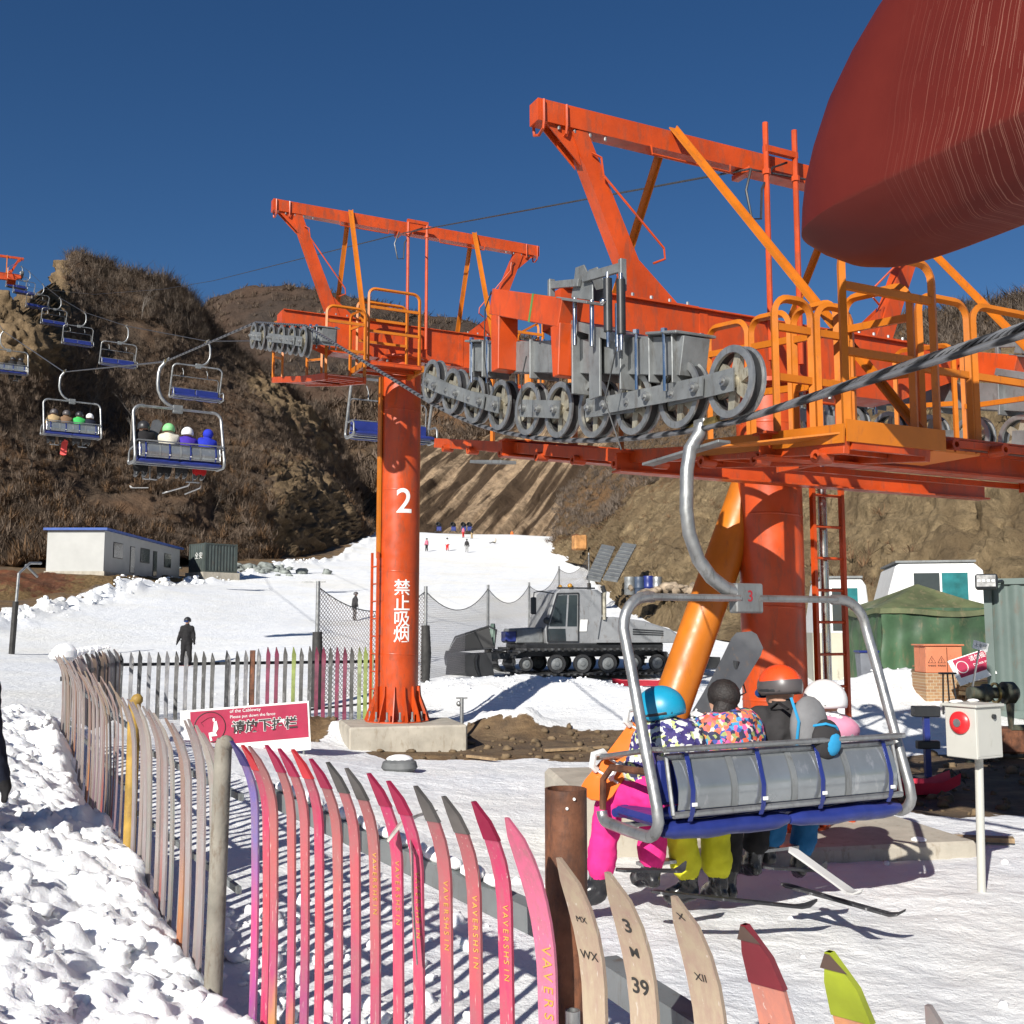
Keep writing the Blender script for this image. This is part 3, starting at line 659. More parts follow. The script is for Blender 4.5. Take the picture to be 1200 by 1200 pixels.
def tower(name, label, O, zarm, pole_t, pole_r, zbase, left, right, frame=True, zrope=None, opts=None):
    """O: point where the ascending rope crosses the arm (plan). left/right: dict(sheaves=[(s,z)], over=bool, floor=[(s,z)..])"""
    opts = opts or {}
    O = Vector(O); W = lambda t, s, z: Vector((O.x + E_.x * t + U_.x * s, O.y + E_.y * t + U_.y * s, z))
    base = W(pole_t, 0, zbase); T = thing(name, label, 'lift tower', base, opts.get('group'))
    gauge = opts.get('gauge', 4.9); tm = gauge / 2
    # ---- pole
    mb = MB(); top = zarm - .62; pc = W(pole_t, 0, 0)
    mb.tube([W(pole_t, 0, zbase + opts.get('foot', .55)), W(pole_t, 0, top)], [pole_r, pole_r], n=64)
    for k in range(1, 5):
        z = zbase + .5 + (top - zbase) * k / 5; mb.lathe([(pole_r, -.012), (pole_r + .004, -.006), (pole_r + .004, .006), (pole_r, .012)], W(pole_t, 0, z), (.05, .03, 1), 40)
    mb.cyl(W(pole_t, 0, top), W(pole_t, 0, top + .04), pole_r + .12, n=32)
    pole = mb.build('pole', RED, T)
    fz = zbase + opts.get('foot', .55)
    fl = MB(); fl.lathe([(pole_r, .02), (pole_r * 1.55, .02), (pole_r * 1.55, 0), (pole_r, 0)], W(pole_t, 0, fz), Z_, 32, closed=True)
    for k in range(14):
        a = 2 * pi * k / 14 + .2; d = Vector((cos(a), sin(a), 0)); c = W(pole_t, 0, fz + .02)
        sdd = Vector((-sin(a), cos(a), 0)) * .008
        poly = [c + d * pole_r * .98, c + d * pole_r * 1.6, c + d * pole_r * 1.42 + Z_ * .18, c + d * pole_r * 1.15 + Z_ * .42, c + d * pole_r * .98 + Z_ * .58]
        poly[-1] = c + d * pole_r * 1.12 + Z_ * .58; poly.append(c + d * pole_r * .98 + Z_ * .58)
        fl.prism([p - sdd for p in poly], sdd * 2)
    fl.build('base_flange', RED, T)
    bo = MB()
    for k in range(14):
        a = 2 * pi * (k + .5) / 14 + .2; c = W(pole_t, 0, fz + .02) + Vector((cos(a), sin(a), 0)) * pole_r * 1.38
        bo.mark(); bo.cyl(c, c + Z_ * .16, .02, n=8); bo.cyl(c, c + Z_ * .035, .036, n=6)
    bo.each('anchor_bolt', GAL, T)
    if opts.get('footing'):
        w, h, dpt, rz = opts['footing']; f = MB(); R = Matrix.Rotation(rz, 3, 'Z'); c = W(pole_t, 0, fz - h / 2) + Vector(opts.get('foff', (0, 0, 0)))
        f.box(c, (w, dpt, h), R); f.build('concrete_footing', CONC, T, bevel=.03)
    # ---- cross arm: deep box beam tapering to the ends
    ca = MB(); t0 = opts.get('arm_t0', .05); t1 = gauge - t0; hw = .17
    prof = [(t0, .30), (tm - 1.5, .62), (tm + 1.5, .62), (t1, .30)]
    for (a, ha), (b, hb) in zip(prof[:-1], prof[1:]):
        q = lambda t, h: [W(t, -hw, zarm - h), W(t, hw, zarm - h), W(t, hw, zarm), W(t, -hw, zarm)]
        A = q(a, ha); B = q(b, hb)
        ca.add(A + B, [(0, 4, 5, 1), (1, 5, 6, 2), (2, 6, 7, 3), (3, 7, 4, 0)])
    n0 = len(ca.v); ca.f.append([0, 1, 2, 3]); ca.m.append(0); ca.sm.append(False); ca.f.append([n0 - 1, n0 - 2, n0 - 3, n0 - 4]); ca.m.append(0); ca.sm.append(False)
    ca.beam(W(t0 + .02, 0, zarm + .008), W(t1 - .02, 0, zarm + .008), .42, .014)
    for t in (tm - .9, tm + .9):
        for s_ in (-hw - .004, hw + .004): ca.beam(W(t, s_, zarm - .6), W(t, s_, zarm - .02), .008, .09, up=E_)
    arm = ca.build('cross_arm', RED, T)
    ab = MB()
    for k in range(10):
        t = tm + (k - 4.5) * .12
        for s_ in (-.24,): bolt(ab, W(t, s_, zarm - .66), -Z_, .02, .04)
    ab.each('arm_bolt', GAL, T)
    cf = MB(); cf.beam(W(tm - .65, 0, zarm - .635), W(tm + .65, 0, zarm - .635), .56, .03); cf.build('arm_seat', RED, T)
    # ---- lifting frame above the arm
    if frame:
        zf = zarm + opts.get('frame_h', 1.62)
        tb = MB(); tb.beam(W(-.12, 0, zf), W(gauge + .12, 0, zf), .16, .20)
        for t in (-.06, .13, gauge + .06, gauge - .13): tb.beam(W(t, 0, zf + .0), W(t, 0, zf - .001), .0, .0) if False else None
        tb.build('top_beam', RED, T)
        ey = MB()
        for t in (-.07, .16, gauge + .07, gauge - .16):
            c = W(t, -.09, zf); ey.tube([W(t, -.095, zf + .09), W(t, -.10, zf - .10), W(t, -.085, zf - .17), W(t, 0, zf - .2), W(t, .085, zf - .17), W(t, .10, zf - .10), W(t, .095, zf + .09)], .014, n=6)
        ey.each('lifting_eye', RED, T)
        for sd, sg in ((0, 1), (gauge, -1)):
            pp = MB(); tt, tb_ = sd + sg * .30, sd + sg * 1.0
            pp.beam(W(tb_, 0, zarm + .015), W(tt, 0, zf - .10), .14, .20, up=E_, w1=.14, h1=.16)
            for s_ in (-.05, .05):
                pp.prism([W(tb_ + sg * .08, s_, zarm + .02), W(tb_ + sg * .42, s_, zarm + .02), W(tb_ - sg * .06, s_, zarm + .42)], U_ * .012)
                pp.prism([W(tt - sg * .05, s_, zf - .1), W(tt - sg * .32, s_, zf - .1), W(tt + sg * .03, s_, zf - .42)], U_ * .012)
            pp.beam(W(tb_ - sg * .25, 0, zarm + .026), W(tb_ + sg * .5, 0, zarm + .026), .34, .02)
            pp.build('frame_post', RED, T)
            pb = MB()
            for k in range(4):
                bolt(pb, W(tb_ + sg * (-.2 + .2 * k), -.14, zarm + .036), Z_, .016, .035); bolt(pb, W(tt + sg * (-.2 + .16 * k), -.06, zf - .11), -Z_, .014, .03)
            pb.each('post_bolt', GAL, T)
            # thin grab bars bent from round rod
            g_ = MB(); g_.tube([W(tt + sg * .12, -.09, zf - .30), W(tt + sg * .2, -.12, zf - .34), W(tt + sg * .22, -.12, zf - .5), W(tb_ + sg * .16, -.12, zarm + .55), W(tb_ + sg * .17, -.12, zarm + .45), W(tb_ + sg * .06, -.09, zarm + .4)], .011, n=6)
            g_.tube([W(sd + sg * 1.05, -.1, zf - .1), W(sd + sg * 1.06, -.1, zf - .18), W(sd + sg * 1.95, -.1, zf - .18), W(sd + sg * 1.96, -.1, zf - .1)], .011, n=6)
            g_.each('grab_bar', RED, T)
            bl, zl = opts.get('brace', (1.3, zarm - .1)); bf, zlf = opts.get('brace_far', (1.3, zarm - .1))
            for (s1, zb, ss) in ((-bl, zl, -1), (bf, zlf, 1)):
                b_ = MB(); tq = sd + sg * opts.get('brace_t', 1.32)
                p0 = W(tq, ss * .06, zf + .14); p1 = W(tq, s1, zb)
                b_.beam(p0, p1, .075, .012, up=U_)
                b_.beam(p0 + E_ * .034, p1 + E_ * .034, .010, .07, up=U_)
                b_.build('diagonal_brace', ORA, T)
        # twin thin masts clamped to the beam carrying the signal cable
        ms = MB()
        for dt in (-.18, .18):
            ms.tube([W(tm + dt, -.25, zarm - .4), W(tm + dt, -.25, zf + opts.get('mast', .32))], .028, n=8)
        for dt in (-.18, .18): ms.cyl(W(tm + dt, -.25, zf - .2), W(tm + dt, -.25, zf - .15), .042, n=8)
        ms.beam(W(tm - .2, -.25, zf + .06), W(tm + .2, -.25, zf + .06), .05, .06)
        ms.beam(W(tm - .28, -.17, zf - .13), W(tm - .28, .1, zf - .13), .08, .05)
        ms.build('cable_mast', RED, T)
        cc = MB(); z0 = zf - .16
        cc.tube([W(tm - .34, -.22, z0), W(tm - .44, -.26, z0 - .25), W(tm - .38, -.26, z0 - .52), W(tm - .27, -.26, z0 - .5), W(tm - .25, -.26, z0 - .2), W(tm - .08, -.22, z0 + .06), W(tm + .12, -.2, z0 + .16)], .012, n=6)
        cc.build('cable_loop', BLK, T)
    # ---- sheave trains
    for side_ in (left, right):
        if not side_: continue
        t = side_['t']; over = side_['over']; sh = side_['sheaves']; out = -E_ if t < tm else E_
        n = len(sh); r = side_.get('r', .235)
        cs = [W(t, s, z) for s, z in sh]
        for c in cs:
            l3 = (MB(), MB(), MB()); sheave(l3, c, E_, r)
            w_ = l3[0].build('sheave_wheel', GAL, T); l3[1].build('rubber_liner', RUB, w_); l3[2].build('spoked_hub', CAST, w_)
        bars = side_['bars']; pb = MB(); pins = MB()
        for (i, j, off) in bars:
            a = cs[i] if isinstance(i, int) else (cs[i[0]] + cs[i[1]]) / 2; b = cs[j] if isinstance(j, int) else (cs[j[0]] + cs[j[1]]) / 2
            o_ = out * (.075 + off)
            hgt = .13 if not isinstance(i, int) or not isinstance(j, int) else .15
            for q in ((a + o_, b + o_),):
                d_ = (q[1] - q[0]).normalized()
                pb.beam(q[0] - d_ * .07, q[1] + d_ * .07, .012, hgt)
                pb.beam(q[0] - d_ * .05 - out * (2 * .075 + 2 * off), q[1] + d_ * .05 - out * (2 * .075 + 2 * off), .012, hgt)
            for q in (a, b, (a + b) / 2): pins.mark(); pins.cyl(q + out * (.07 + off), q + out * (.115 + off), .034 if q is not (a + b) / 2 else .05, n=12); pins.cyl(q + out * (.11 + off), q + out * (.13 + off), .018, n=6)
        pb.each('rocker_bar', GALD, T); pins.each('pivot_pin', GAL, T)
        # grey box yoke above (or between) the wheels
        y = side_['yoke']; t = t + y.get('dt', 0); yk = MB(); (s0, z0), (s1, z1) = y['a'], y['b']; hw2 = .11; hh = y.get('h', .30)
        yk.beam(W(t, s0, z0), W(t, s1, z1), 2 * hw2, hh)
        for f_ in (.02, .10, .30, .62, .90, .98):
            q = W(t, s0 + (s1 - s0) * f_, z0 + (z1 - z0) * f_); yk.beam(q - Z_ * (hh / 2 + .06), q + Z_ * (hh / 2 + .015), 2 * hw2 + .07, .015, up=U_)
        yk.beam(W(t, s0 + (s1 - s0) * .1, z0 + (z1 - z0) * .1 + hh / 2 + .02), W(t, s0 - .02, z0 + hh / 2 + .02), .34, .02); yk.beam(W(t, s1 + (s0 - s1) * .1, z1 + (z0 - z1) * .1 + hh / 2 + .02), W(t, s1, z1 + hh / 2 + .02), .34, .02)
        yk.build('yoke_beam', GALD, T, bevel=.004)
        vb = MB()
        for f_ in (.04, .14, .86, .96):
            for s_ in (-1, 1):
                q = W(t, s0 + (s1 - s0) * f_, z0 + (z1 - z0) * f_) + E_ * s_ * (hw2 + .045); vb.mark(); vb.cyl(q - Z_ * (hh / 2 + .12), q + Z_ * (hh / 2 + .05), .013, n=8); vb.cyl(q + Z_ * (hh / 2 + .02), q + Z_ * (hh / 2 + .05), .026, n=6)
        vb.each('yoke_bolt', STEEL, T)
        if y.get('goose'):
            ga, gb, gdep, gz_, slope = y['goose']; tg = t + (-.19 if t < tm else .19); ou = -1 if t < tm else 1
            zl = lambda s: gz_ + slope * (s - gb); G_ = lambda s, dz, dt=0: W(tg + ou * dt, s, zl(s) + dz)
            gm = MB(); th = .20
            gm.beam(G_(ga + .085, -.115), G_(gb - .085, -.115), th, .23)
            gm.beam(G_(ga, -.22), G_(ga, -gdep), th - .006, .165, up=U_, h1=.14)
            gm.beam(G_(gb, -.22), G_(gb, -gdep + .1), th - .006, .16, up=U_, h1=.09)
            gm.build('gooseneck', RED, T, bevel=.006)
            st_ = MB(); q = ga * .35 + gb * .65; st_.beam(G_(q, -.115), G_(q + .03, -.115), th + .008, .238); st_.build('green_strap', paint('green tape', (.10, .22, .06), .6), T)
            sc = gb - .26
            pl = MB()
            for dt in (0, -.12):
                pl.prism([G_(sc + .17, .02, dt), G_(sc - .16, .02, dt), G_(sc - .16, .16, dt), G_(sc - .03, .30, dt), G_(sc + .1, .27, dt), G_(sc + .13, .13, dt)], E_ * .014)
            pl.beam(G_(sc + .48, .10, .02), G_(sc, .15, .02), .03, .06); pl.beam(G_(sc - .06, .19, .02), G_(sc - .62, .30, .02), .03, .07)
            pl.beam(G_(sc + .24, .0, 0), G_(sc - .24, .0, 0), .20, .022); pl.beam(G_(sc - .62, .36, .02), G_(sc - .62, .12, .02), .05, .04, up=U_); pl.beam(G_(sc + .46, .15, .02), G_(sc + .46, -.0, .02), .05, .04, up=U_)
            pl.build('damper_bracket', GALD, T, bevel=.003)
            rd = MB()
            for s_, zb in ((sc + .06, -.36), (sc - .20, -.34), (sc - .56, -.34)): rd.cyl(G_(s_, .02, .03), G_(s_, zb, .03), .018, n=12)
            rd.each('threaded_rod', STEEL, T)
            for k_, s_ in enumerate((sc - .48, sc - .66)):
                dm = MB(); dm.cyl(G_(s_, -.20, .06), G_(s_, .20, .06), .033, n=16); d_ = dm.build('black_damper', BLK, T)
                d2 = MB(); d2.cyl(G_(s_, -.32, .06), G_(s_, .25, .06), .014, n=10)
                if k_ == 0: d2.ball(G_(s_, .02, .10), .028)
                d2.build('damper_rod', STEEL, d_)
            bx = MB(); B_ = lambda s, dz, dt=0: W(t - ou * dt, s, zl(s) + dz)
            bx.beam(B_(gb - .06, -.20), B_(gb - .80, -.24), .36, .07); bx.beam(B_(gb - .08, -.2), B_(gb - .08, -gdep - .02), .36, .025, up=U_); bx.beam(B_(gb - .42, -.22, -.17), B_(gb - .42, -gdep, -.17), .02, .16, up=U_)
            bx.beam(B_(gb - .78, -.24), B_(gb - .78, -gdep + .12), .36, .025, up=U_)
            bx.build('hanger_box', GALD, T, bevel=.003)
            cb = MB(); cb.tube([G_(ga + .09, -.02, .09), G_(ga + .2, -.2, .1), G_(ga + .22, -gdep + .1, .1), G_(ga + .2, -gdep - .25, .06)], .006, n=5)
            cb.tube([G_(gb + .55, -gdep + .2, .07), G_(gb + .62, -gdep + .0, .08), G_(gb + .66, -gdep - .3, .06)], .006, n=5); cb.tube([G_(gb - .9, -.3, .09), G_(gb - .75, -gdep + .02, .1), G_(gb - .95, -gdep - .3, .09)], .006, n=5)
            cb.each('sensor_cable', BLK, T)
    # ---- catwalks
    for cw in opts.get('catwalks', []):
        fl_ = cw['floor']; ta, tb2 = cw['t']; m = MB(); gr = MB()
        for (sa, za), (sb, zb) in zip(fl_[:-1], fl_[1:]):
            for t in (ta, tb2): m.beam(W(t, sa, za - .03), W(t, sb, zb - .03), .05, .11)
            gr.beam(W((ta + tb2) / 2, sa, za + .012), W((ta + tb2) / 2, sb, zb + .012), abs(tb2 - ta) - .06, .012)
            k = max(2, int(abs(sb - sa) / .33))
            for i in range(k + 1):
                f_ = i / k; s_ = sa + (sb - sa) * f_; z = za + (zb - za) * f_
                gr.beam(W(ta + .03, s_, z - .03), W(tb2 - .03, s_, z - .03), .03, .05)
        m.each('catwalk_stringer', cw.get('smat', RED), T, bevel=.003); g__ = gr.build('catwalk_grating', GRATE if cw.get('grate') else RED, T)
        for i, (p0, p1, h) in enumerate(cw['hoops']):
            hb = MB(); hoop(hb, W(*p0), W(*p1), h, mid=cw.get('mid', (.5,)), r=cw.get('r', .026)); hb.build('guard_rail', ORA, T)
    # ---- ladder
    if opts.get('ladder'):
        (lt, ls, z0, z1, wd, md) = opts['ladder']; lb = MB()
        d = E_ if md == 'e' else U_
        a0 = W(lt, ls, z0); a1 = W(lt, ls, z1)
        for s_ in (-1, 1): lb.beam(a0 + d * s_ * wd / 2, a1 + d * s_ * wd / 2, .035, .05, up=U_)
        lb.each('ladder_rail', RED, T); rg = MB(); z = z0 + .15
        while z < z1: rg.cyl(W(lt, ls, z) - d * wd / 2, W(lt, ls, z) + d * wd / 2, .014, n=8); z += .30
        rg.each('ladder_rung', RED, T)
    return T, W, pole
def mat_grate():
    m, nt, b = new_mat('expanded metal tread'); co = coord(nt)
    v = nt.nodes.new('ShaderNodeTexVoronoi'); v.inputs['Scale'].default_value = 22; v.distance = 'MANHATTAN'; v.inputs['Randomness'].default_value = .15; nt.links.new(co, v.inputs['Vector'])
    f = ramp(nt, v.outputs['Distance'], [(.30, 0.), (.34, 1.)])
    tr = nt.nodes.new('ShaderNodeBsdfTransparent'); mx = nt.nodes.new('ShaderNodeMixShader'); out = nt.nodes['Material Output']
    nt.links.new(f, mx.inputs[0]); nt.links.new(tr.outputs[0], mx.inputs[1]); nt.links.new(b.outputs[0], mx.inputs[2]); nt.links.new(mx.outputs[0], out.inputs[0])
    b.inputs['Base Color'].default_value = (.66, .17, .012, 1); b.inputs['Roughness'].default_value = .5; return m
GRATE = mat_grate()
# ---------------- first tower (near, hold-down wheels)
O1 = (.30, 9.0)
wc = [(869, 450.6), (804, 457), (748, 476), (703, 480), (662, 482), (625, 479), (590, 474), (559.7, 467.5), (531.7, 459), (508.7, 447.6)]
def to_sz(O, pts, t=0.0):
    out = []
    for px, py in pts:
        p = rope_plane_pt(px, py, t); q = Vector((p.x - O[0], p.y - O[1], 0)); out.append((q.dot(U_), p.z))
    return out
sh1 = to_sz(O1, wc)
# even the spacing of the wheels along the rope
ss = np.array([s for s, z in sh1]); zz = np.array([z for s, z in sh1]); idx = np.arange(10); cf_ = np.polyfit(idx, ss, 1); ss2 = np.polyval(cf_, idx); zz2 = np.polyval(np.polyfit(ss, zz, 3), ss2)
sh1 = list(zip(ss2.tolist(), zz2.tolist()))
print('SH1', [(round(a, 2), round(b, 2)) for a, b in sh1])
g1 = 4.9
shR = [(s, z + .15) for s, z in sh1]
yA = sh1[1]; yB = sh1[8]
bars10 = [(0, 1, .0), (2, 3, .0), ((0, 1), (2, 3), .03), (4, 5, .0), (6, 7, .0), (8, 9, .0), ((6, 7), (8, 9), .03)]
zA1 = 4.9
YA, YB = to_sz(O1, [(818, 419), (562, 420)]); GA, GB = to_sz(O1, [(591, 341), (664, 351)], -.19); print('goose', GA, GB, YA, YB)
Lf = dict(t=0, over=False, sheaves=sh1, bars=bars10, yoke=dict(a=YA, b=YB, h=.27, goose=(GA[0], GB[0], .74, GB[1], (GA[1] - GB[1]) / (GA[0] - GB[0]))))
Rt = dict(t=g1, over=False, sheaves=shR, bars=bars10, yoke=dict(a=(YA[0], YA[1] + .15), b=(YB[0], YB[1] + .15), h=.27, goose=(GA[0], GB[0], .62, GB[1] + .15, .3)))
h1 = lambda tt, s0, s1, z0, z1, h=1.12: ((tt, s0, z0), (tt, s1, z1), h)
fz = lambda s: float(np.interp(s, [-3.0, -2, -.5, 3.6], [3.16, 3.27, 3.45, 4.22]))
cats = [dict(floor=[(-3.0, fz(-3)), (-2, fz(-2)), (-.5, fz(-.5)), (1.5, fz(1.5)), (3.7, fz(3.7))], t=(.5, 1.2), smat=RED, grate=False, r=.03,
            hoops=[h1(1.2, -.70, -1.22, fz(-.7), fz(-1.2)), h1(1.2, -1.26, -1.72, fz(-1.26), fz(-1.7)), h1(1.2, -1.76, -2.22, fz(-1.8), fz(-2.2)), h1(1.2, -2.3, -2.9, fz(-2.3), fz(-2.9)),
                   h1(1.2, 2.7, 3.6, fz(2.7), fz(3.6)), h1(1.2, 1.7, 2.6, fz(1.7), fz(2.6)), h1(1.2, .7, 1.6, fz(.7), fz(1.6)),
                   ((.52, -2.98, fz(-3)), (1.32, -2.98, fz(-3)), 1.26), ((.55, -2.3, fz(-2.3)), (.88, -2.3, fz(-2.3)), 1.05), ((.93, -2.3, fz(-2.3)), (1.25, -2.3, fz(-2.3)), 1.05)], mid=(.46, .80)),
        dict(floor=[(-2.6, 3.34), (-2.0, 3.34), (-1.2, 3.34)], t=(1.5, 4.4), smat=RED, hoops=[((1.72, -2.5, 3.36), (2.22, -2.5, 3.36), 1.05), ((2.28, -2.5, 3.36), (3.0, -2.5, 3.36), 1.05), ((3.06, -2.5, 3.36), (3.8, -2.5, 3.36), 1.05)], mid=(.48,), r=.03),
        dict(floor=[(-3.0, 3.3), (-2, 3.35), (-.5, 3.6), (1.5, 3.95), (3.7, 4.3)], t=(g1 - .5, g1 - 1.2), smat=RED, hoops=[h1(g1 - 1.2, -1.9, -1.2, 3.4, 3.45), h1(g1 - 1.2, -1.1, -.4, 3.5, 3.6)], mid=(.5,))]
ts = 2.42
T1, W1, pole1 = tower('chairlift_tower', 'big orange tower at the right with a slanted support leg and ten grey wheels', O1, zA1, ts, .30, -.05, Lf, Rt,
    opts=dict(group='orange lift towers', gauge=g1, foot=.25, footing=(2.6, .5, 2.2, .2), brace=(2.86, 3.26), brace_far=(1.8, 4.2), brace_t=1.32, catwalks=cats, ladder=(ts + .48, -.25, .1, 4.3, .36, 'e')))
mb = MB(); leg0 = P(886, 548, 10.25); leg1 = P(757, 912, 9.75)
mb.tube([leg1, leg0], [.178, .178], n=32); mb.lathe([(.30, 0), (.30, .03), (.17, .03)], leg1, (leg0 - leg1).normalized(), 24)
mb.build('slanted_leg', ORA, T1)
mb = MB(); mb.box((leg1.x + .02, leg1.y + .25, leg1.z - .42), (1.65, 1.5, .8), Matrix.Rotation(.12, 3, 'Z')); mb.build('leg_footing', CONC, T1, bevel=.04)
mb = MB(); mb.tube([W1(ts + .54, -.12, .1), W1(ts + .54, -.12, 4.9)], .042, n=12); mb.tube([W1(ts + .54, -.12, 4.2), W1(ts + .45, -.12, 4.4)], .03, n=8); mb.build('conduit', STEEL, T1)
# transverse carrier beams below the catwalks
mb = MB()
for s_, z in ((-.55, 3.28), (-2.35, 3.14), (1.6, 3.72)):
    mb.mark()
    for dz in (0, .16): mb.beam(W1(.35, s_, z + dz), W1(g1 - .2, s_, z + dz), .14, .016)
    mb.beam(W1(.35, s_, z + .08), W1(g1 - .2, s_, z + .08), .014, .15)
mb.each('carrier_beam', RED, T1)
mb = MB()
for s_ in (-2.8, -2.2, -1.6, -1.0, -.4, .3, 1.0, 1.8, 2.6, 3.3):
    mb.lathe([(.022, 0), (.045, 0), (.045, .12), (.022, .12)], W1(.42, s_, fz(s_) - .10), E_, 10, closed=True)
for t in (1.8, 2.3, 2.8, 3.3, 3.8): mb.lathe([(.022, 0), (.045, 0), (.045, .12), (.022, .12)], W1(t, -2.72, 3.28), U_, 10, closed=True)
mb.each('rail_socket', RED, T1)
# toe plates and orange tread at the near corner
mb = MB(); mb.beam(W1(.48, -3.02, 3.22), W1(1.34, -3.02, 3.22), .012, .14); mb.beam(W1(.46, -3.02, 3.20), W1(.46, -1.5, 3.33), .012, .12)
mb.prism([W1(-.02, -2.05, 3.20), W1(.46, -2.6, 3.20), W1(.46, -3.0, 3.2), W1(.05, -2.2, 3.2)], Z_ * .012); mb.each('toe_plate', ORA, T1)
mb = MB(); mb.beam(W1(1.3, -2.7, 3.17), W1(1.75, -2.7, 3.17), .5, .02); mb.build('tread_panel', GRATE, T1)
# guide plate under the rope at the wheels
mb = MB(); mb.beam(W1(.02, -2.4, 3.21), W1(.02, -1.5, 3.18), .10, .02); mb.beam(W1(.03, .8, 3.52), W1(.03, 1.5, 3.62), .16, .03); mb.each('rope_guide', GALD, T1, bevel=.003)
# ---------------- second tower
O2 = (4.8 - .5 * 17.6, 17.6)
w2 = [(355, 398), (336, 395), (319, 391), (307, 389), (300, 387.5), (293, 386)]
s2 = to_sz(O2, [(353, 400), (293, 393)]); s_lo, z_lo = s2[0]; s_hi, z_hi = s2[1]
sh2 = [(s_lo + (s_hi - s_lo) * k / 5, float(z_lo + (z_hi - z_lo) * k / 5)) for k in range(6)]
print('SH2', sh2)
b6 = [(0, 1, 0), (2, 3, 0), ((0, 1), (2, 3), .03), (4, 5, 0)]
zA2 = 7.33
L2 = dict(t=0, over=True, sheaves=sh2, bars=b6, yoke=dict(a=(sh2[0][0] - .1, sh2[0][1] + .12), b=(sh2[5][0], sh2[5][1] + .1), h=.2, dt=.34))
R2 = dict(t=g1, over=True, sheaves=[(s, z + .3) for s, z in sh2], bars=b6, yoke=dict(a=(sh2[0][0], sh2[0][1] + .42), b=(sh2[5][0], sh2[5][1] + .4), h=.2, dt=-.34))
cats2 = [dict(floor=[(-1.3, 6.02), (0, 6.25), (2.2, 6.7)], t=(.5, 1.15), smat=RED, hoops=[((.5, -1.28, 6.02), (1.15, -1.28, 6.02), 1.15), ((1.15, -1.26, 6.05), (1.15, -.5, 6.15), 1.15), ((.5, 1.5, 6.5), (.5, 2.2, 6.7), 1.1), ((1.15, 1.2, 6.5), (1.15, 2.2, 6.7), 1.1)], mid=(.38, .78)),
         dict(floor=[(-1.2, 6.35), (-.5, 6.35)], t=(1.2, 2.2), smat=ORA, hoops=[((1.25, -1.15, 6.35), (2.15, -1.15, 6.35), 1.25), ((1.25, -.55, 6.35), (2.15, -.55, 6.35), 1.2)], mid=(.42, .75)),
         dict(floor=[(-1.3, 6.2), (0, 6.4), (2.2, 6.8)], t=(g1 - .5, g1 - 1.15), smat=ORA, hoops=[((g1 - 1.3, -1.28, 6.3), (g1 - .45, -1.28, 6.3), 1.2), ((g1 - .5, -1.2, 6.3), (g1 - .5, -.4, 6.3), 1.1), ((g1 - .5, 1.2, 6.8), (g1 - .5, 2.1, 6.8), 1.0)], mid=(.4, .72))]
pt2 = 2.26
T2, W2, pole2 = tower('chairlift_tower', 'orange round tower marked 2 on a concrete block behind the ski fences', O2, zA2, pt2, .355, -.38, L2, R2,
    opts=dict(group='orange lift towers', gauge=g1, foot=.78, footing=(1.95, .86, 1.55, .27), foff=(.1, -.25, 0), brace=(.9, zA2 - .25), brace_far=(.9, zA2 - .25), frame_h=1.86, mast=.05, brace_t=1.25, catwalks=cats2, ladder=(pt2 - .42, .06, .5, 3.3, .30, 'u')))
mb = MB(); mb.beam(W2(pt2 - .385, -.0, 3.2), W2(pt2 - .385, 0, 6.4), .03, .15, up=U_); mb.build('cable_cover', ORA, T2)
# lettering on the pole, wrapped close to its face
def on_pole(s_, size, z, ang, rot=0, par=pole2, Wf=W2, t=pt2, r=.355, wgt=0.0):
    c = Wf(t, 0, z); n = Vector((sin(ang), -cos(ang), 0)); right = Vector((cos(ang), sin(ang), 0))
    o = text(s_, size, plane_M(c + n * (r + .003), right, Z_), WHT, par, weight=wgt)
    import bmesh
    bm = bmesh.new(); bm.from_mesh(o.data); bmesh.ops.triangulate(bm, faces=bm.faces)
    for _ in range(5):
        es = [e for e in bm.edges if e.calc_length() > .045]
        if not es: break
        bmesh.ops.subdivide_edges(bm, edges=es, cuts=1); bmesh.ops.triangulate(bm, faces=bm.faces)
    bm.to_mesh(o.data); bm.free()
    # bend to the cylinder
    cc = c - ORG[par]
    for v in o.data.vertices:
        d = v.co - cc; x = d.dot(right); h = d.dot(n) - r; a = x / r
        v.co = cc + right * (sin(a) * (r + h)) + n * (cos(a) * (r + h)) + Z_ * d.z
    return o
on_pole('2', .60, 4.16, .33, wgt=.006)
for i, ch in enumerate('禁止吸烟'): on_pole(ch, .295, P(479, 690 + i * 18.2, 18.3).z, .28, wgt=.003)
# ---------------- third tower, far up the left hill
O3 = P(-44, 330, 95); O3 = (O3.x, O3.y)
z3 = P(0, 318, 96).z
T3, W3, pole3 = tower('chairlift_tower', 'small distant orange tower on the tan earth mound at the far left', O3, z3, 2.45, .33, z3 - 6.4, 
    dict(t=0, over=True, sheaves=[(k * .6 - 1.5, z3 - .45 + k * .1) for k in range(6)], bars=b6, yoke=dict(a=(-1.3, z3 - .3), b=(1.3, z3 + .1), h=.2)),
    dict(t=g1, over=True, sheaves=[(k * .6 - 1.5, z3 - .25 + k * .1) for k in range(6)], bars=b6, yoke=dict(a=(-1.3, z3 - .1), b=(1.3, z3 + .3), h=.2)),
    opts=dict(group='orange lift towers', gauge=g1, foot=-3, brace=(.9, z3 - .25), brace_far=(.9, z3 - .25), catwalks=[dict(floor=[(-1.5, z3 - .9), (1.5, z3 - .5)], t=(g1 - .5, g1 - 1.2), smat=RED, hoops=[((g1 - 1.2, -1.4, z3 - .9), (g1 - 1.2, 1.4, z3 - .6), 1.1)])]))
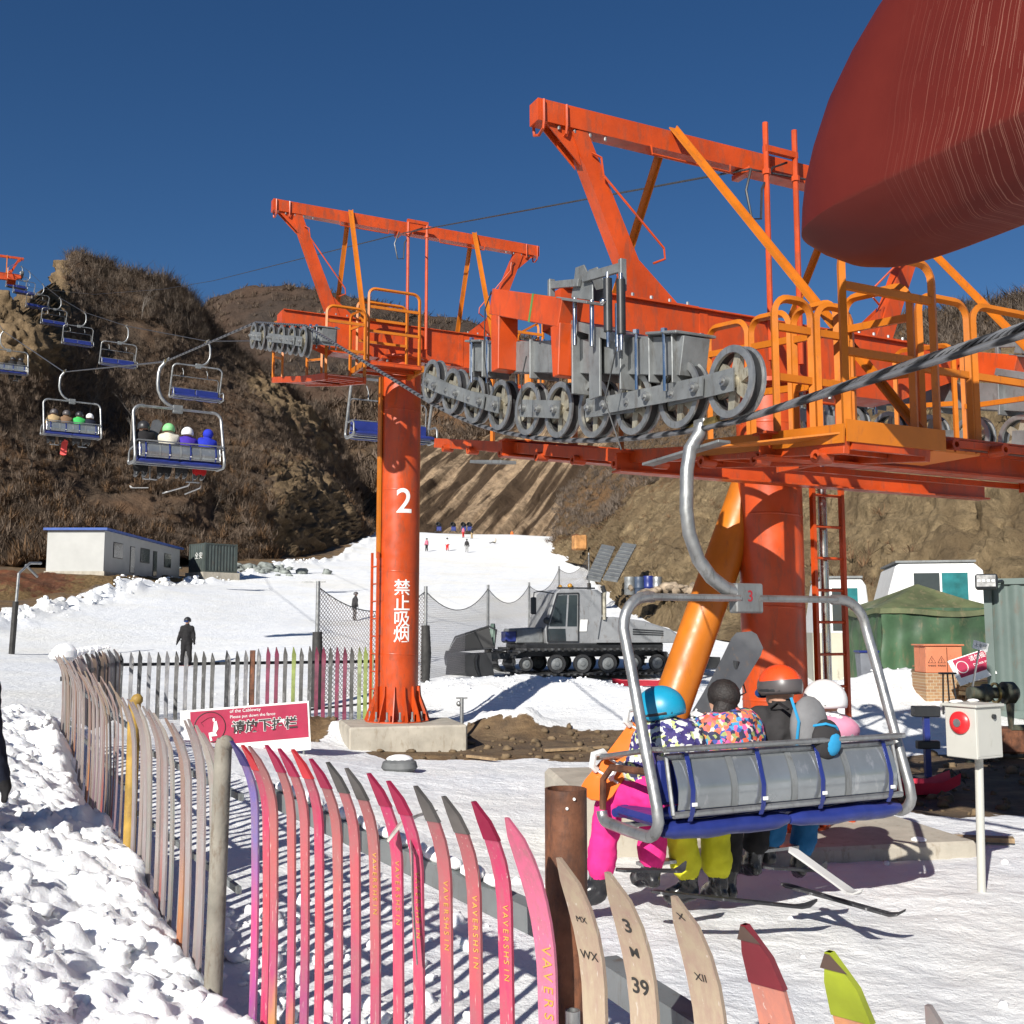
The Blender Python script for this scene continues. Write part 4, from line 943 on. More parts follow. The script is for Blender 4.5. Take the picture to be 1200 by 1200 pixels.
# ------------------------------------------------------------------ ropes
def catenary(pts, sag=0.0, n=8):
    out = []
    for a, b in zip(pts[:-1], pts[1:]):
        for k in range(n):
            f = k / n; out.append(a.lerp(b, f) - Z_ * sag * 4 * f * (1 - f))
    out.append(pts[-1]); return out
r_w = .235
up = [rope_plane_pt(1330, 340), rope_plane_pt(1200, 392)] + [W1(0, s, z - r_w - .02) for s, z in sh1] + [W2(0, s, z + r_w + .02) for s, z in sh2]
q2 = [(193, 424, 24.5), (75, 436, 39.6), (4, 388, 60), (-40, 318, 95)]
chair_up = [P(*c) for c in q2]
up += chair_up
mb = MB(); mb.tube(up[:2] + up[2:], .021, n=10)
def mat_rope():
    m, nt, b = new_mat('stranded haul rope'); co = coord(nt); w = nt.nodes.new('ShaderNodeTexWave'); w.inputs['Scale'].default_value = 6; w.wave_type = 'BANDS'; w.bands_direction = 'DIAGONAL'; nt.links.new(co, w.inputs['Vector'])
    c = ramp(nt, w.outputs['Fac'], [(.15, (.03, .03, .032)), (.6, (.22, .22, .225))]); nt.links.new(c, b.inputs['Base Color']); b.inputs['Metallic'].default_value = .6; b.inputs['Roughness'].default_value = .4; bump(nt, b, w.outputs['Fac'], .8, .006); return m
ROPE = mat_rope()
# twisted strands on the thick near stretch
a, b_ = up[0], W1(0, sh1[0][0], sh1[0][1] - r_w - .02); L_ = (b_ - a).length; x, y = frame_from(b_ - a)
for k in range(6):
    pts = []
    for i in range(140):
        f = i / 139; an = 2 * pi * (k / 6 + f * L_ / .30); pts.append(a.lerp(b_, f) + x * cos(an) * .0155 + y * sin(an) * .0155)
    mb.tube(pts, .0085, n=5)
tag(mb.build('haul_rope', ROPE), 'thick steel rope running under the near wheels and over tower 2 up the hill', 'rope')
q3 = [(243, 400, 43), (148, 382, 62), (99, 366, 75), (70, 349, 90), (50, 333, 101), (34, 318, 106), (25, 312, 110)]
chair_dn = [P(*c) for c in q3]
dn_ = [W1(g1, s, z - r_w - .02) for s, z in shR]
mb = MB(); mb.tube([dn_[0] - U_ * 8 - Z_ * .0] + dn_ + [W2(g1, s, z + .3 + r_w + .02) for s, z in sh2] + chair_dn, .021, n=8)
tag(mb.build('haul_rope', CABLE), 'returning steel rope carrying the empty chairs down from the distant tower', 'rope')
c1 = W1(2.1, -.2, zA1 + 1.46); c2 = W2(2.2, -.2, zA2 + 1.70)
mb = MB(); pr = [P(40, 343, 120), P(150, 345, 85)]
pts = catenary([W1(2.9, -.2, zA1 + 1.5) , c1, c2], .0, 6)[:-1] + catenary([c2, P(250, 329, 45), P(190, 339, 62), P(110, 345, 92), P(40, 338, 110)], .0, 4)
mb.tube(pts, .012, n=6); tag(mb.build('signal_cable', CABLE), 'thin dark cable strung between the tops of the tower frames against the sky', 'cable')
# ------------------------------------------------------------------ red drive station cover overhead
def cover():
    T = thing('drive_cover', 'big dull red rounded cover hanging overhead in the top right corner', 'machine cover', (3.2, 3.0, 3.7))
    m, nt, b = new_mat('red fibreglass with rope scratches'); co = coord(nt)
    base = ramp(nt, noise(nt, co, 1.2, 6, .6), [(.3, (.085, .0095, .006)), (.7, (.12, .015, .009))])
    at = nt.nodes.new('ShaderNodeAttribute'); at.attribute_name = 'along'
    M_ = lambda op, a, b_=None, c_=None: (lambda n: ([nt.links.new(v, n.inputs[i]) if hasattr(v, 'links') else setattr(n.inputs[i], 'default_value', v) for i, v in enumerate((a, b_, c_)) if v is not None], n.outputs[0])[1])(_mathnode(nt, op))
    dd = M_('MULTIPLY_ADD', noise(nt, co, .9, 2, .5), .22, at.outputs['Fac'])
    dd = M_('MULTIPLY_ADD', noise(nt, co, 9, 2, .5), .010, dd)
    tot = None
    for fr, ph, th in ((11.0, 0, .035), (17.3, .4, .03), (6.1, .1, .02), (29.0, .7, .035)):
        fx = M_('FRACT', M_('MULTIPLY_ADD', dd, fr, ph)); ln = M_('LESS_THAN', M_('ABSOLUTE', M_('SUBTRACT', fx, .5)), th * .55)
        gate = M_('GREATER_THAN', noise(nt, coord(nt, 'Object', (1, 1, .6)), 1.6 + fr * .07, 2, .5), .47); ln = M_('MULTIPLY', ln, gate); tot = ln if tot is None else M_('MAXIMUM', tot, ln)
    mm = nt.nodes.new('ShaderNodeMapRange'); nt.links.new(at.outputs['Fac'], mm.inputs[0]); mm.inputs[1].default_value = -.05; mm.inputs[2].default_value = -.75
    fac = M_('MULTIPLY', M_('MULTIPLY', tot, mm.outputs[0]), .34)
    hz = nt.nodes.new('ShaderNodeSeparateXYZ'); nt.links.new(co, hz.inputs[0]); mh = nt.nodes.new('ShaderNodeMapRange'); nt.links.new(hz.outputs[2], mh.inputs[0]); mh.inputs[1].default_value = COVER_Z[0]; mh.inputs[2].default_value = COVER_Z[1]
    fac = M_('MULTIPLY', fac, mh.outputs[0])
    sc = ramp(nt, noise(nt, coord(nt, 'Object', (3, 3, 20)), 6, 6, .8), [(.68, 0.), (.8, .35)])
    c = mix(nt, fac, mix(nt, sc, base, (.25, .10, .08)), (.50, .26, .19)); nt.links.new(c, b.inputs['Base Color']); b.inputs['Roughness'].default_value = .5; b.inputs['Specular IOR Level'].default_value = .25
    bump(nt, b, noise(nt, co, 3, 4), .06, .03)
    N = P(984, 243, 5.35)          # leftmost point of the nose
    wd = .84; sec = []; zs = [(-.25, .32, .34), (-.235, .42, .24), (-.18, .60, .13), (-.09, .82, .045), (-.012, .985, .003), (0.0, 1.0, 0.0), (.02, 1.0, .0), (.14, .998, .01), (.28, .99, .035), (.46, .975, .10), (.67, .95, .21), (.85, .915, .36), (1.0, .87, .52), (1.15, .81, .74), (1.3, .72, 1.02), (1.45, .60, 1.4), (1.56, .42, 1.9), (1.6, .25, 2.4)]
    nl = 64; vs = []
    ax = E_; half = wd / 2; C = N + E_ * (half * .86) - U_ * .22
    for dz, k, back in zs:
        for i in range(nl):
            f = i / (nl - 1)
            if f < .3: tq = -1; s_ = -4.2 * (1 - f / .3)
            elif f > .7: tq = 1; s_ = -4.2 * ((f - .7) / .3)
            else:
                a = (f - .3) / .4 * pi; tq = -cos(a); s_ = .72 * sin(a) ** .8
                tq = math.copysign(abs(tq) ** .8, tq)
            vs.append(C + ax * (tq * half * k) + U_ * (s_ * (.6 + .4 * k) - back * (1 if s_ > -4.1 else 0)) + Z_ * dz)
    fs = []
    L = len(zs)
    for j in range(L - 1):
        for i in range(nl - 1): fs.append((j * nl + i, j * nl + i + 1, (j + 1) * nl + i + 1, (j + 1) * nl + i))
        fs.append((j * nl + nl - 1, j * nl, (j + 1) * nl, (j + 1) * nl + nl - 1))
    fs.append(tuple(range(nl))[::-1]); fs.append(tuple((L - 1) * nl + i for i in range(nl)))
    mb = MB(); mb.add(vs, fs, 0, True); o = mb.build('shell', m, T, sharp=28)
    a_ = o.data.attributes.new('along', 'FLOAT', 'POINT'); a_.data.foreach_set('value', [(Vector(v) - C).dot(U_) + .25 * (v[2] - C.z) for v in vs])
    # steel legs that hold the station off to the side (mostly outside the frame)
    mb = MB()
    for p in ((4.6, 1.2), (4.0, -1.0)): mb.cyl((p[0], p[1], 0), (p[0], p[1], 4.2), .18, n=20)
    mb.beam((3.0, 2.4, 4.1), (4.7, -1.2, 4.1), .3, .3)
    mb.build('support_frame', RED, T)
COVER_Z = (.05, .22)
def _mathnode(nt, op):
    n = nt.nodes.new('ShaderNodeMath'); n.operation = op; return n
cover()
# ================================================================== SKI FENCES
def ski_mesh_profile(H, w, curl, curl_h, tipw=.35, lean=0.0, n=16, camber=.02):
    """outline samples from the foot to the tip: (height, offset along -normal, half width)"""
    out = []
    for i in range(n + 1):
        f = i / n; f = f ** .8 if False else f
        h = H * f; k = max(0, (h - (H - curl_h)) / curl_h); off = lean * f + camber * sin(pi * f) * -1 + curl * k * k
        hw = w / 2 * (1 - .12 * sin(pi * min(f, 1)))
        if h > H - .16: q = (h - (H - .16)) / .16; hw = w / 2 * max(sqrt(max(0, 1 - q ** 2.2)), .10)
        out.append((h, off, hw))
    return out
def make_ski(parent, foot, nrm, H, w, mat, curl=.09, curl_h=.32, lean=0.0, name='ski', tip=None, tip_h=.13, thick=.010, n=22):
    nrm = Vector((nrm[0], nrm[1], 0)).normalized(); sd = Vector((-nrm.y, nrm.x, 0)); foot = Vector(foot)
    pr = []
    for i in range(n + 1):
        f = i / n; h = H * (1 - (1 - f) ** 1.5) if False else H * f ** .75
        k = max(0, (h - (H - curl_h)) / curl_h); off = lean * (h / H) - .02 * sin(pi * h / H) + curl * k ** 2
        q = max(0, (h - (H - .17)) / .17); hw = w / 2 * max(sqrt(max(0, 1 - q ** 2.0)), .12) * (1 - .10 * sin(pi * h / H) + .08 * (h > H - .5) * min(1, (h - H + .5) / .3))
        pr.append((h, off, hw))
    def strip(a, b, extra, wf, m):
        mb = MB(); vs = []
        for h, off, hw in pr:
            if h < a - 1e-6 or h > b + 1e-6: continue
            c = foot - nrm * off + Z_ * h; x = sd * hw * wf; t = nrm * (thick / 2 + extra)
            vs += [c - x - t, c + x - t, c + x + t, c - x + t]
        L = len(vs) // 4; fs = []
        for i in range(L - 1):
            for j in range(4): fs.append((i * 4 + j, i * 4 + (j + 1) % 4, i * 4 + 4 + (j + 1) % 4, i * 4 + 4 + j))
        fs += [(3, 2, 1, 0), ((L - 1) * 4, (L - 1) * 4 + 1, (L - 1) * 4 + 2, (L - 1) * 4 + 3)]
        mb.add(vs, fs); return mb.build(m[0], m[1], m[2])
    s = strip(0, H, 0, 1, (name, mat, parent))
    if tip is not None: strip(H - tip_h, H, .0025, 1.06, ('tip_guard', tip, s))
    return s, pr, nrm, sd
_sk = {}
def ski_mat(key, cols, base=0.0, scale=1.0):
    """cols: list of (height fraction 0..1, colour) in the ski's own graphics, with scuffs"""
    if key in _sk: return _sk[key]
    m, nt, b = new_mat('ski ' + key); co = coord(nt, 'Generated'); sx = nt.nodes.new('ShaderNodeSeparateXYZ'); nt.links.new(co, sx.inputs[0])
    ad = nt.nodes.new('ShaderNodeMath'); ad.operation = 'MULTIPLY_ADD'; nt.links.new(noise(nt, coord(nt, 'Object', (6, 6, 1.2)), 2.5, 5, .6), ad.inputs[0]); ad.inputs[1].default_value = .25; nt.links.new(sx.outputs[2], ad.inputs[2])
    sb = nt.nodes.new('ShaderNodeMath'); sb.operation = 'SUBTRACT'; nt.links.new(ad.outputs[0], sb.inputs[0]); sb.inputs[1].default_value = .125
    c = ramp(nt, sb.outputs[0], cols); oc = coord(nt)
    sc = ramp(nt, noise(nt, coord(nt, 'Object', (14, 14, 3)), 3, 8, .75), [(.40, .08), (.68, .62)]); c = mix(nt, sc, c, (.28, .15, .14))
    s2 = ramp(nt, noise(nt, coord(nt, 'Object', (60, 60, 6)), 2, 3, .7), [(.64, 0.), (.70, .6)]); c = mix(nt, s2, c, (.60, .54, .48))
    nt.links.new(c, b.inputs['Base Color']); b.inputs['Roughness'].default_value = .48; bump(nt, b, noise(nt, oc, 40, 5, .7), .15, .004)
    _sk[key] = m; return m
PK = [ski_mat('pink a', [(0, (.58, .02, .09)), (.35, (.50, .03, .12)), (.6, (.56, .06, .08)), (.8, (.48, .02, .09)), (1, (.30, .06, .09))]),
      ski_mat('pink b', [(0, (.60, .05, .08)), (.3, (.60, .28, .06)), (.42, (.40, .03, .14)), (.7, (.46, .10, .10)), (1, (.26, .10, .10))]),
      ski_mat('pink c', [(0, (.56, .02, .12)), (.4, (.30, .04, .16)), (.7, (.50, .08, .10)), (1, (.32, .10, .11))]),
      ski_mat('pink d', [(0, (.60, .03, .11)), (.5, (.58, .05, .11)), (1, (.50, .02, .12))])]
DULL = [ski_mat('dull white', [(0, (.22, .21, .19)), (.5, (.30, .28, .25)), (1, (.24, .22, .20))]), ski_mat('dull brown', [(0, (.12, .10, .075)), (.5, (.22, .18, .13)), (1, (.27, .22, .15))]),
        ski_mat('dull grey', [(0, (.14, .15, .16)), (.6, (.30, .29, .28)), (1, (.22, .21, .2))]), ski_mat('dull red', [(0, (.45, .04, .07)), (.35, (.34, .10, .08)), (.6, (.24, .17, .15)), (1, (.22, .17, .14))]),
        ski_mat('dull orange', [(0, (.55, .08, .04)), (.35, (.48, .20, .05)), (.55, (.26, .17, .14)), (1, (.24, .17, .12))]), ski_mat('dull green', [(0, (.08, .12, .11)), (.6, (.24, .26, .23)), (1, (.35, .33, .28))]),
        ski_mat('dull purple', [(0, (.20, .10, .15)), (.5, (.22, .17, .19)), (1, (.26, .22, .20))])]
CREAM = ski_mat('worn cream base', [(0, (.46, .38, .26)), (.5, (.52, .43, .29)), (1, (.36, .29, .20))])
VIO = ski_mat('violet to pink', [(0, (.50, .03, .12)), (.2, (.10, .06, .30)), (.5, (.62, .05, .20)), (.72, (.16, .13, .36)), (1, (.12, .09, .30))])
LILAC = ski_mat('pink and lilac', [(0, (.22, .50, .60)), (.3, (.30, .45, .62)), (.45, (.62, .20, .35)), (1, (.66, .12, .22))])
SALM = ski_mat('salmon', [(0, (.5, .2, .12)), (.6, (.62, .22, .13)), (1, (.55, .2, .14))]); GRNS = ski_mat('orange lime', [(0, (.5, .22, .1)), (.7, (.6, .22, .12)), (1, (.58, .26, .10))])
DKS = [paint('black ski', (.03, .03, .032), .4, var=.3, vs=5, dirt=.3, dirt_col=(.3, .3, .3)), paint('grey ski', (.16, .16, .17), .5, var=.3, vs=4, dirt=.4, dirt_col=(.35, .33, .3)), paint('dark ski', (.07, .068, .065), .5, var=.4, vs=4, dirt=.3, dirt_col=(.3, .3, .3))]
MAG = paint('magenta ski tip', (.36, .012, .06), .4, var=.2); MAR = paint('maroon ski tip', (.22, .02, .03), .45, var=.2); LIM = paint('lime ski', (.20, .25, .06), .5, var=.2, vs=6, dirt=.2); REDT = paint('red ski tip', (.60, .03, .04), .4); VIOT = paint('violet ski tip', (.06, .04, .17), .4)
YELS = paint('yellow ski print', (.58, .34, .06), .5); INK = paint('black ink', (.03, .028, .025), .6); TIPG = paint('grey ski tip', (.12, .11, .10), .5, var=.3); PNK = paint('bright pink ski', (.62, .03, .17), .45, var=.15, vs=4, dirt=.2)
POSTC = paint('grey concrete post', (.24, .22, .18), .85, var=.2, vs=5, dirt=.4, bmp=.4); POSTY = paint('peeling yellow post', (.42, .26, .05), .6, var=.2, vs=6, dirt=.4, dirt_col=(.2, .1, .05), bmp=.2)
RAIL = paint('grey steel angle', (.22, .24, .24), .5, metal=.3, var=.15, dirt=.2)
# ---- near panel: measured tips (photo px, depth)
near = [(271,868,4.60,.07),(284,873,4.50,.07),(292,874,4.38,.07),(312,873,4.25,.07),(327,877,4.12,.07),(343,878,3.98,.07),(364,889,3.86,.07),(384,893,3.74,.07),(406,900,3.60,.07),(432,906,3.47,.07),(455,915,3.34,.07),(487,921,3.20,.072),(520,933,3.05,.072),(555,939,2.92,.074),(594,958,2.77,.074)]
fn = thing('ski_fence', 'ski fence panel of old pink skis at the bottom of the photo', 'ski fence', (0, 2.8, 0), 'fence panels made of old skis')
NN = Vector((.62, .78, 0))
def near_ski(fen, i, px, py, Y, w, mat, tip, nn=NN, H=None, curl=.085, curl_h=.30, lean=0.0, tip_h=.13):
    t = P(px, py, Y); zt = t.z; z0 = -.1; H = zt - z0; n = nn.normalized()
    foot = Vector((t.x, t.y, z0)) + n * (curl + lean)
    return make_ski(fen, foot, nn, H, w, mat, curl=curl, curl_h=curl_h, lean=lean, tip=tip, tip_h=tip_h)
tips = [VIOT, REDT, None, MAG, MAG, REDT, MAG, TIPG, TIPG, MAG, MAG, TIPG, TIPG, MAG, None]
mats = [VIO, PK[0], PK[1], PK[1], PK[2], PK[0], PK[1], PK[2], PK[1], PK[3], PK[3], PK[2], PK[2], PK[3], LILAC]
WORDM = 'NVSNEISVM'
for i, (px, py, Y, w) in enumerate(near):
    s, pr, n, sd = near_ski(fn, i, px, py, Y, w * (.66 if i < 14 else .86), mats[i], tips[i], curl=.12 if i < 14 else .15, curl_h=.30 if i < 14 else .44, lean=.02)
    ft = P(px, py, Y); foot = Vector((ft.x, ft.y, -.1)) + n * ((.12 if i < 14 else .15) + .02)
    def on_ski(h, lat=0.0, e=.0075): 
        hh = np.interp(h, [p[0] for p in pr], [p[1] for p in pr]); return foot - n * (float(hh) + e) + Z_ * h + sd * lat
    if i >= 8:   # running yellow lettering, reading down the ski
        H = ft.z + .1; word = 'WINSHSAW' if i < 14 else 'WINSNEVV'
        h = H - (.30 if i < 14 else .36)
        for ch in 'V/AVEЯSHIN'[:9] if False else 'VAVERSHSIN':
            sz = .026 if i < 14 else .042
            c = on_ski(h, -.006); c2 = on_ski(h - sz, -.006); up_ = -sd
            text(ch, sz, plane_M(c, (c2 - c), -sd), YELS, s, name='lettering', thick=.0004, font_scale_x=.95)
            h -= sz * .80
        mb = MB(); hc = H - (.95 if i < 14 else 1.2); ring = []
        vs = [on_ski(hc, 0, .0080)]
        for k in range(20): a = 2 * pi * k / 20; vs.append(on_ski(hc + .10 * sin(a), .017 * cos(a), .0080))
        mb.add(vs, [(0, k + 1, (k + 1) % 20 + 1) for k in range(20)]); mb.build('yellow_oval', YELS, s)
        mb = MB(); vs = [on_ski(hc + .02, 0, .0095)] + [on_ski(hc + .02 + .05 * sin(2 * pi * k / 12), .006 * cos(2 * pi * k / 12), .0095) for k in range(12)]
        mb.add(vs, [(0, k + 1, (k + 1) % 12 + 1) for k in range(12)]); mb.build('dark_slot', INK, s)
# snow held on the rail and the rail itself
ra = P(296, 920, 4.95); ra.z = 1.27; rb = Vector((.20, 3.02, 1.13)); rb2 = Vector((.95, 1.05, 1.10))
mb = MB(); mb.beam(ra, rb, .012, .075); mb.beam(ra + NN * .03 + Z_ * .032, rb + NN * .03 + Z_ * .032, .06, .008); mb.build('rail', RAIL, fn)
mb = MB()
for f in np.linspace(.12, .80, 15):
    p = ra.lerp(rb, float(f)) + NN * .03 + Z_ * .055; d = (rb - ra).normalized(); r = random.uniform(.022, .034)
    pts = [p - d * r * 1.5, p - d * r, p, p + d * r, p + d * r * 1.5]; mb.tube(pts, [r * .3, r * .9, r * 1.0, r * .8, r * .25], n=9, flat=.8)
mb.each('snow_lump', MS, fn)
mb = MB(); c = P(663, 924, 3.05); mb.lathe([(.052, 0), (.052, 1.75), (.059, 1.75), (.059, 0)], (c.x, c.y, c.z - 1.75), Z_, 28, closed=True); bp = mb.build('rusty_post', RUST, fn)
mb = MB(); q = Vector((c.x, c.y, 0)); mb.cyl(q + Vector((.02, -.062, c.z - .02)), q + Vector((.02, -.055, c.z - .02)), .004, n=8); mb.cyl(q + Vector((.0, -.064, c.z - .045)), q + Vector((.0, -.055, c.z - .045)), .004, n=8); mb.each('bolt_hole', WHT, bp)
mb = MB(); q = Vector((c.x - .0, c.y - .12, 0)); mb.lathe([(.014, 0), (.014, .06), (.02, .06), (.02, 0)], (c.x + .01, c.y - .1, .93), Z_, 12, closed=True); mb.build('clamp_sleeve', GAL, fn)
# ---- right hand continuation: cream and short skis
fr = thing('ski_fence', 'ski fence panel of worn cream skis right of the rusty post', 'ski fence', (.5, 1.8, 0), 'fence panels made of old skis')
R6 = [(655,1005,2.31,.070,CREAM,None),(712,1022,2.15,.074,CREAM,None),(790,1050,1.99,.072,CREAM,None),(873,1083,1.80,.068,SALM,MAR),(972,1115,1.64,.068,GRNS,paint('lime tip', (.36, .42, .02), .5, var=.3)),(1088,1178,1.42,.05,DULL[2],None)]
for i, (px, py, Y, w, mt, tp) in enumerate(R6):
    nn = Vector((.70, .71, 0)); s, pr, n, sd = near_ski(fr, i, px, py, Y, w * .92, mt, tp, nn=nn, curl=.10, curl_h=.30, lean=.01, tip_h=.135)
    ft = P(px, py, Y); foot = Vector((ft.x, ft.y, -.1)) + n * .11; H = ft.z + .1
    def onr(h, lat=0.0, e=.0068):
        hh = np.interp(h, [p[0] for p in pr], [p[1] for p in pr]); return foot - n * (float(hh) + e) + Z_ * h + sd * lat
    if i == 1:
        for ch, dh, sz in (('3', .115, .045), ('39', .24, .045), ('M', .17, .03)):
            c = onr(H - dh); text(ch, sz, plane_M(c, -sd if (-sd).x > 0 else sd, onr(H - dh + .03) - c), INK, s, thick=.0004, weight=.0006)
    if i in (0, 2, 3):
        for ch, dh, sz in ((('MX', .14, .02), ('WX', .22, .028)), None, (('X', .04, .022), ('XII', .16, .022), ('A', .27, .02)), (('k2', .19, .03),))[i]:
            c = onr(H - dh); text(ch, sz, plane_M(c, -sd if (-sd).x > 0 else sd, onr(H - dh + .03) - c), INK, s, thick=.0004)
    if i == 4:
        pass
    if tp is not None:
        mb = MB(); a_, b_ = onr(H - .035, 0, .0095), onr(H + .002, 0, .0095)
        vs = [onr(H - .03, -.022, .0098), onr(H - .03, .022, .0098), onr(H - .002, .004, .0098), onr(H - .002, -.004, .0098)]; mb.add(vs, [(0, 1, 2, 3)]); mb.build('tip_cap', paint('brown cap', (.10, .06, .045), .5), s)
mb = MB(); a_ = Vector((.22, 2.90, 1.10)); mb.beam(a_, (.98, 1.0, 1.10), .012, .075); mb.beam(a_ + Vector((.03, .02, .032)), Vector((1.01, 1.02, 1.132)), .06, .008); mb.build('rail', RAIL, fr)
# ---- middle panel between the two posts
fm = thing('ski_fence', 'ski fence panel of dull thin skis between the yellow post and the grey post', 'ski fence', (-1.8, 5.6, .4), 'fence panels made of old skis')
def run(fen, a, b, n, ht0, ht1, nn, mats_, w=.062, foot_z=None, jit=.02, curl=.08, curl_h=.28, lean=0.02):
    for i in range(n):
        f = (i + .5) / n; x = a[0] + (b[0] - a[0]) * f; y = a[1] + (b[1] - a[1]) * f; zt = ht0 + (ht1 - ht0) * f + random.gauss(0, jit); z0 = foot_z if foot_z is not None else gh(x, y) - .1
        m = mats_[i] if isinstance(mats_, list) and len(mats_) == n else random.choice(mats_)
        a2 = random.gauss(0, .06); n2 = Vector((nn[0] * cos(a2) - nn[1] * sin(a2), nn[0] * sin(a2) + nn[1] * cos(a2), 0))
        make_ski(fen, (x + random.gauss(0, .008), y, z0), n2, zt - z0, w * random.uniform(.9, 1.1), m, curl=curl * random.uniform(.8, 1.2), curl_h=curl_h, lean=lean * random.uniform(-.5, 1.5), n=12)
pa = P(153, 820, 6.75); pb_ = P(266, 868, 4.78)
mm_ = [DULL[1], DULL[2], DULL[0], DULL[2], DULL[5], DULL[0], DULL[3], DULL[2], DULL[5], DULL[0], DULL[4], DULL[2], DULL[0], DULL[2], DULL[5], DULL[6]]
run(fm, (pa.x, pa.y), (pb_.x, pb_.y), 16, 1.60, 1.52, (.80, .60), mm_, foot_z=.1)
mb = MB(); q = P(262, 866, 4.80); mb.tube([(q.x - .02, q.y, .0), (q.x, q.y, q.z - .03), (q.x + .005, q.y, q.z)], [.042, .038, .034], n=14); mb.ball((q.x + .012, q.y - .005, q.z - .02), .038, n=10); mb.build('concrete_post', POSTC, fm)
mb = MB(); q2_ = P(158, 820, 6.7); mb.tube([(q2_.x, q2_.y, 0), (q2_.x, q2_.y, q2_.z)], .038, n=16); mb.ball((q2_.x + .015, q2_.y, q2_.z), .038, n=9); mb.build('yellow_post', POSTY, fm)
mb = MB()
for z in (1.25, .85): mb.beam((pa.x + .06, pa.y + .05, z), (pb_.x + .06, pb_.y + .05, z), .02, .03)
mb.each('rail', RAIL, fm)
# ---- far left panel
fl2 = thing('ski_fence', 'ski fence panel of thin weathered skis left of the yellow post', 'ski fence', (-3.9, 9.5, .7), 'fence panels made of old skis')
pc_ = P(73, 775, 12.2)
seq = [DULL[0], DULL[1], DULL[1], DULL[0], DULL[2], DULL[3], DULL[0], DULL[1], DULL[4], DULL[0], DULL[5], DULL[6], DULL[2]]
run(fl2, (pa.x - .1, pa.y + .15), (pc_.x, pc_.y), 37, 1.63, 1.70, (.90, .44), seq, foot_z=.3, jit=.03)
mb = MB()
for z in (1.35, .95): mb.beam((pa.x + .02, pa.y + .05, z), (pc_.x + .06, pc_.y, z + .05), .02, .03)
mb.each('rail', RAIL, fl2)
# ---- snow capped turn of the fence
ft_ = thing('ski_fence', 'ski fence panel with snow capped tips at the far left bend', 'ski fence', (-5.8, 15, .6), 'fence panels made of old skis')
pd_ = P(141, 768, 19.2)
run(ft_, (pc_.x, pc_.y), (pd_.x, pd_.y), 24, 1.68, 1.62, (.87, -.50), DKS + DULL[:3], curl=.12, curl_h=.22, lean=.0)
mb = MB(); mb.beam((pc_.x, pc_.y, 1.42), (pd_.x, pd_.y, 1.40), .03, .05); mb.build('rail', BLK, ft_)
mb = MB()
for k in range(14): 
    f = k / 13 * .8; p = Vector((pc_.x + (pd_.x - pc_.x) * f - .08, pc_.y + (pd_.y - pc_.y) * f, 1.68)); mb.ball(p, random.uniform(.04, .09) * (1.4 - f), n=7, squash=(1.2, 1, .8))
mb.ball((pc_.x - .02, pc_.y + .1, 1.70), .15, n=9, squash=(1, 1, .8))
mb.each('snow_cap', MS, ft_)
# ---- far row facing the camera
ff = thing('ski_fence', 'long row of dark and lime skis across the back, left of tower 2', 'ski fence', (-5, 19.5, .2), 'fence panels made of old skis')
tops = [(143,765,0),(155,764,1),(165,762,0),(176,764,1),(187,764,2),(197,763,1),(208,763,2),(219,763,1),(230,764,2),(240,763,2),(250,765,2),(267,762,0),(269,766,1),(279,763,2),(289,762,1),(304,760,1),(315,758,3),(325,758,3),(335,758,2),(345,758,4),(354,759,2),(364,757,2),(372,758,3),(380,758,3),(388,758,2),(396,758,3),(405,758,3),(413,758,2),(422,758,5),(429,758,4),(436,757,5),(443,758,4),(450,758,5)]
mt_ = [DKS[0], DKS[1], DKS[2], paint('crimson dark ski', (.17, .02, .055), .5, var=.3, vs=4, dirt=.3), LIM, paint('faded lime ski', (.19, .22, .10), .5, var=.3, vs=5, dirt=.3)]
for i, (px, py, k) in enumerate(tops):
    Y = 19.2 + (px - 143) / 307 * .9; t = P(px, py, Y); x, y = t.x, t.y; z0 = gh(x, y) - .15
    make_ski(ff, (x, y, z0), (-.12, -1), t.z - z0, .078, mt_[k], curl=-.05, curl_h=.2, n=8)
mb = MB(); e0 = P(141, 779, 19.25); e1 = P(455, 775, 20.15)
mb.beam(e0 + Vector((0, .06, 0)), e1 + Vector((0, .06, 0)), .03, .055); mb.build('rail', BLK, ff)
mb = MB(); e0 = P(300, 845, 19.7); e1 = P(455, 822, 20.15); mb.beam(e0 + Vector((0, .06, .1)), e1 + Vector((0, .06, 0)), .03, .04); mb.build('lower_rail', RAIL, ff)
mb = MB(); q = P(297, 762, 19.75); mb.beam((q.x, q.y - .05, 0), (q.x, q.y - .05, q.z), .09, .05, up=(0, 1, 0)); mb.build('fence_post', RUST, ff)
# ---- notice board leaning in front of the far row
sb = thing('notice_board', 'crimson and white board with seated figure, in front of the far ski row', 'notice board', P(290, 888, 15.5), 'crimson notice boards')
def notice(T, c, w, h, rgt, upv, lines, pict=True):
    M = plane_M(c, rgt, upv); R = M.to_3x3(); X = R.col[0]; Y_ = R.col[1]; N_ = R.col[2]
    mb = MB(); mb.box(c - N_ * .02, (w, h, .03), R); p = mb.build('panel', WHT, T)
    CR = paint('crimson print', (.36, .02, .06), .5, var=.08)
    x0 = .075 * w; mb = MB(); mb.box(c + X * (x0 / 2 - .006 * w) + Y_ * (h * .11) - N_ * .002, (w * .91, h * .70, .003), R) ; mb.build('red_field', CR, p)
    return M, R, X, Y_, N_, p
cc_ = (P(219, 833, 15.6) + P(357, 824, 15.6)) / 2 - Vector((0, 0, .36)); cc_ = P(288.5, 856, 15.5)
rgt = Vector((cos(.06), .25, sin(.064))).normalized(); upv = Vector((0, .12, 1))
M, R, X_, Y__, N_, pan = notice(sb, cc_, 1.80, .70, rgt, upv, None)
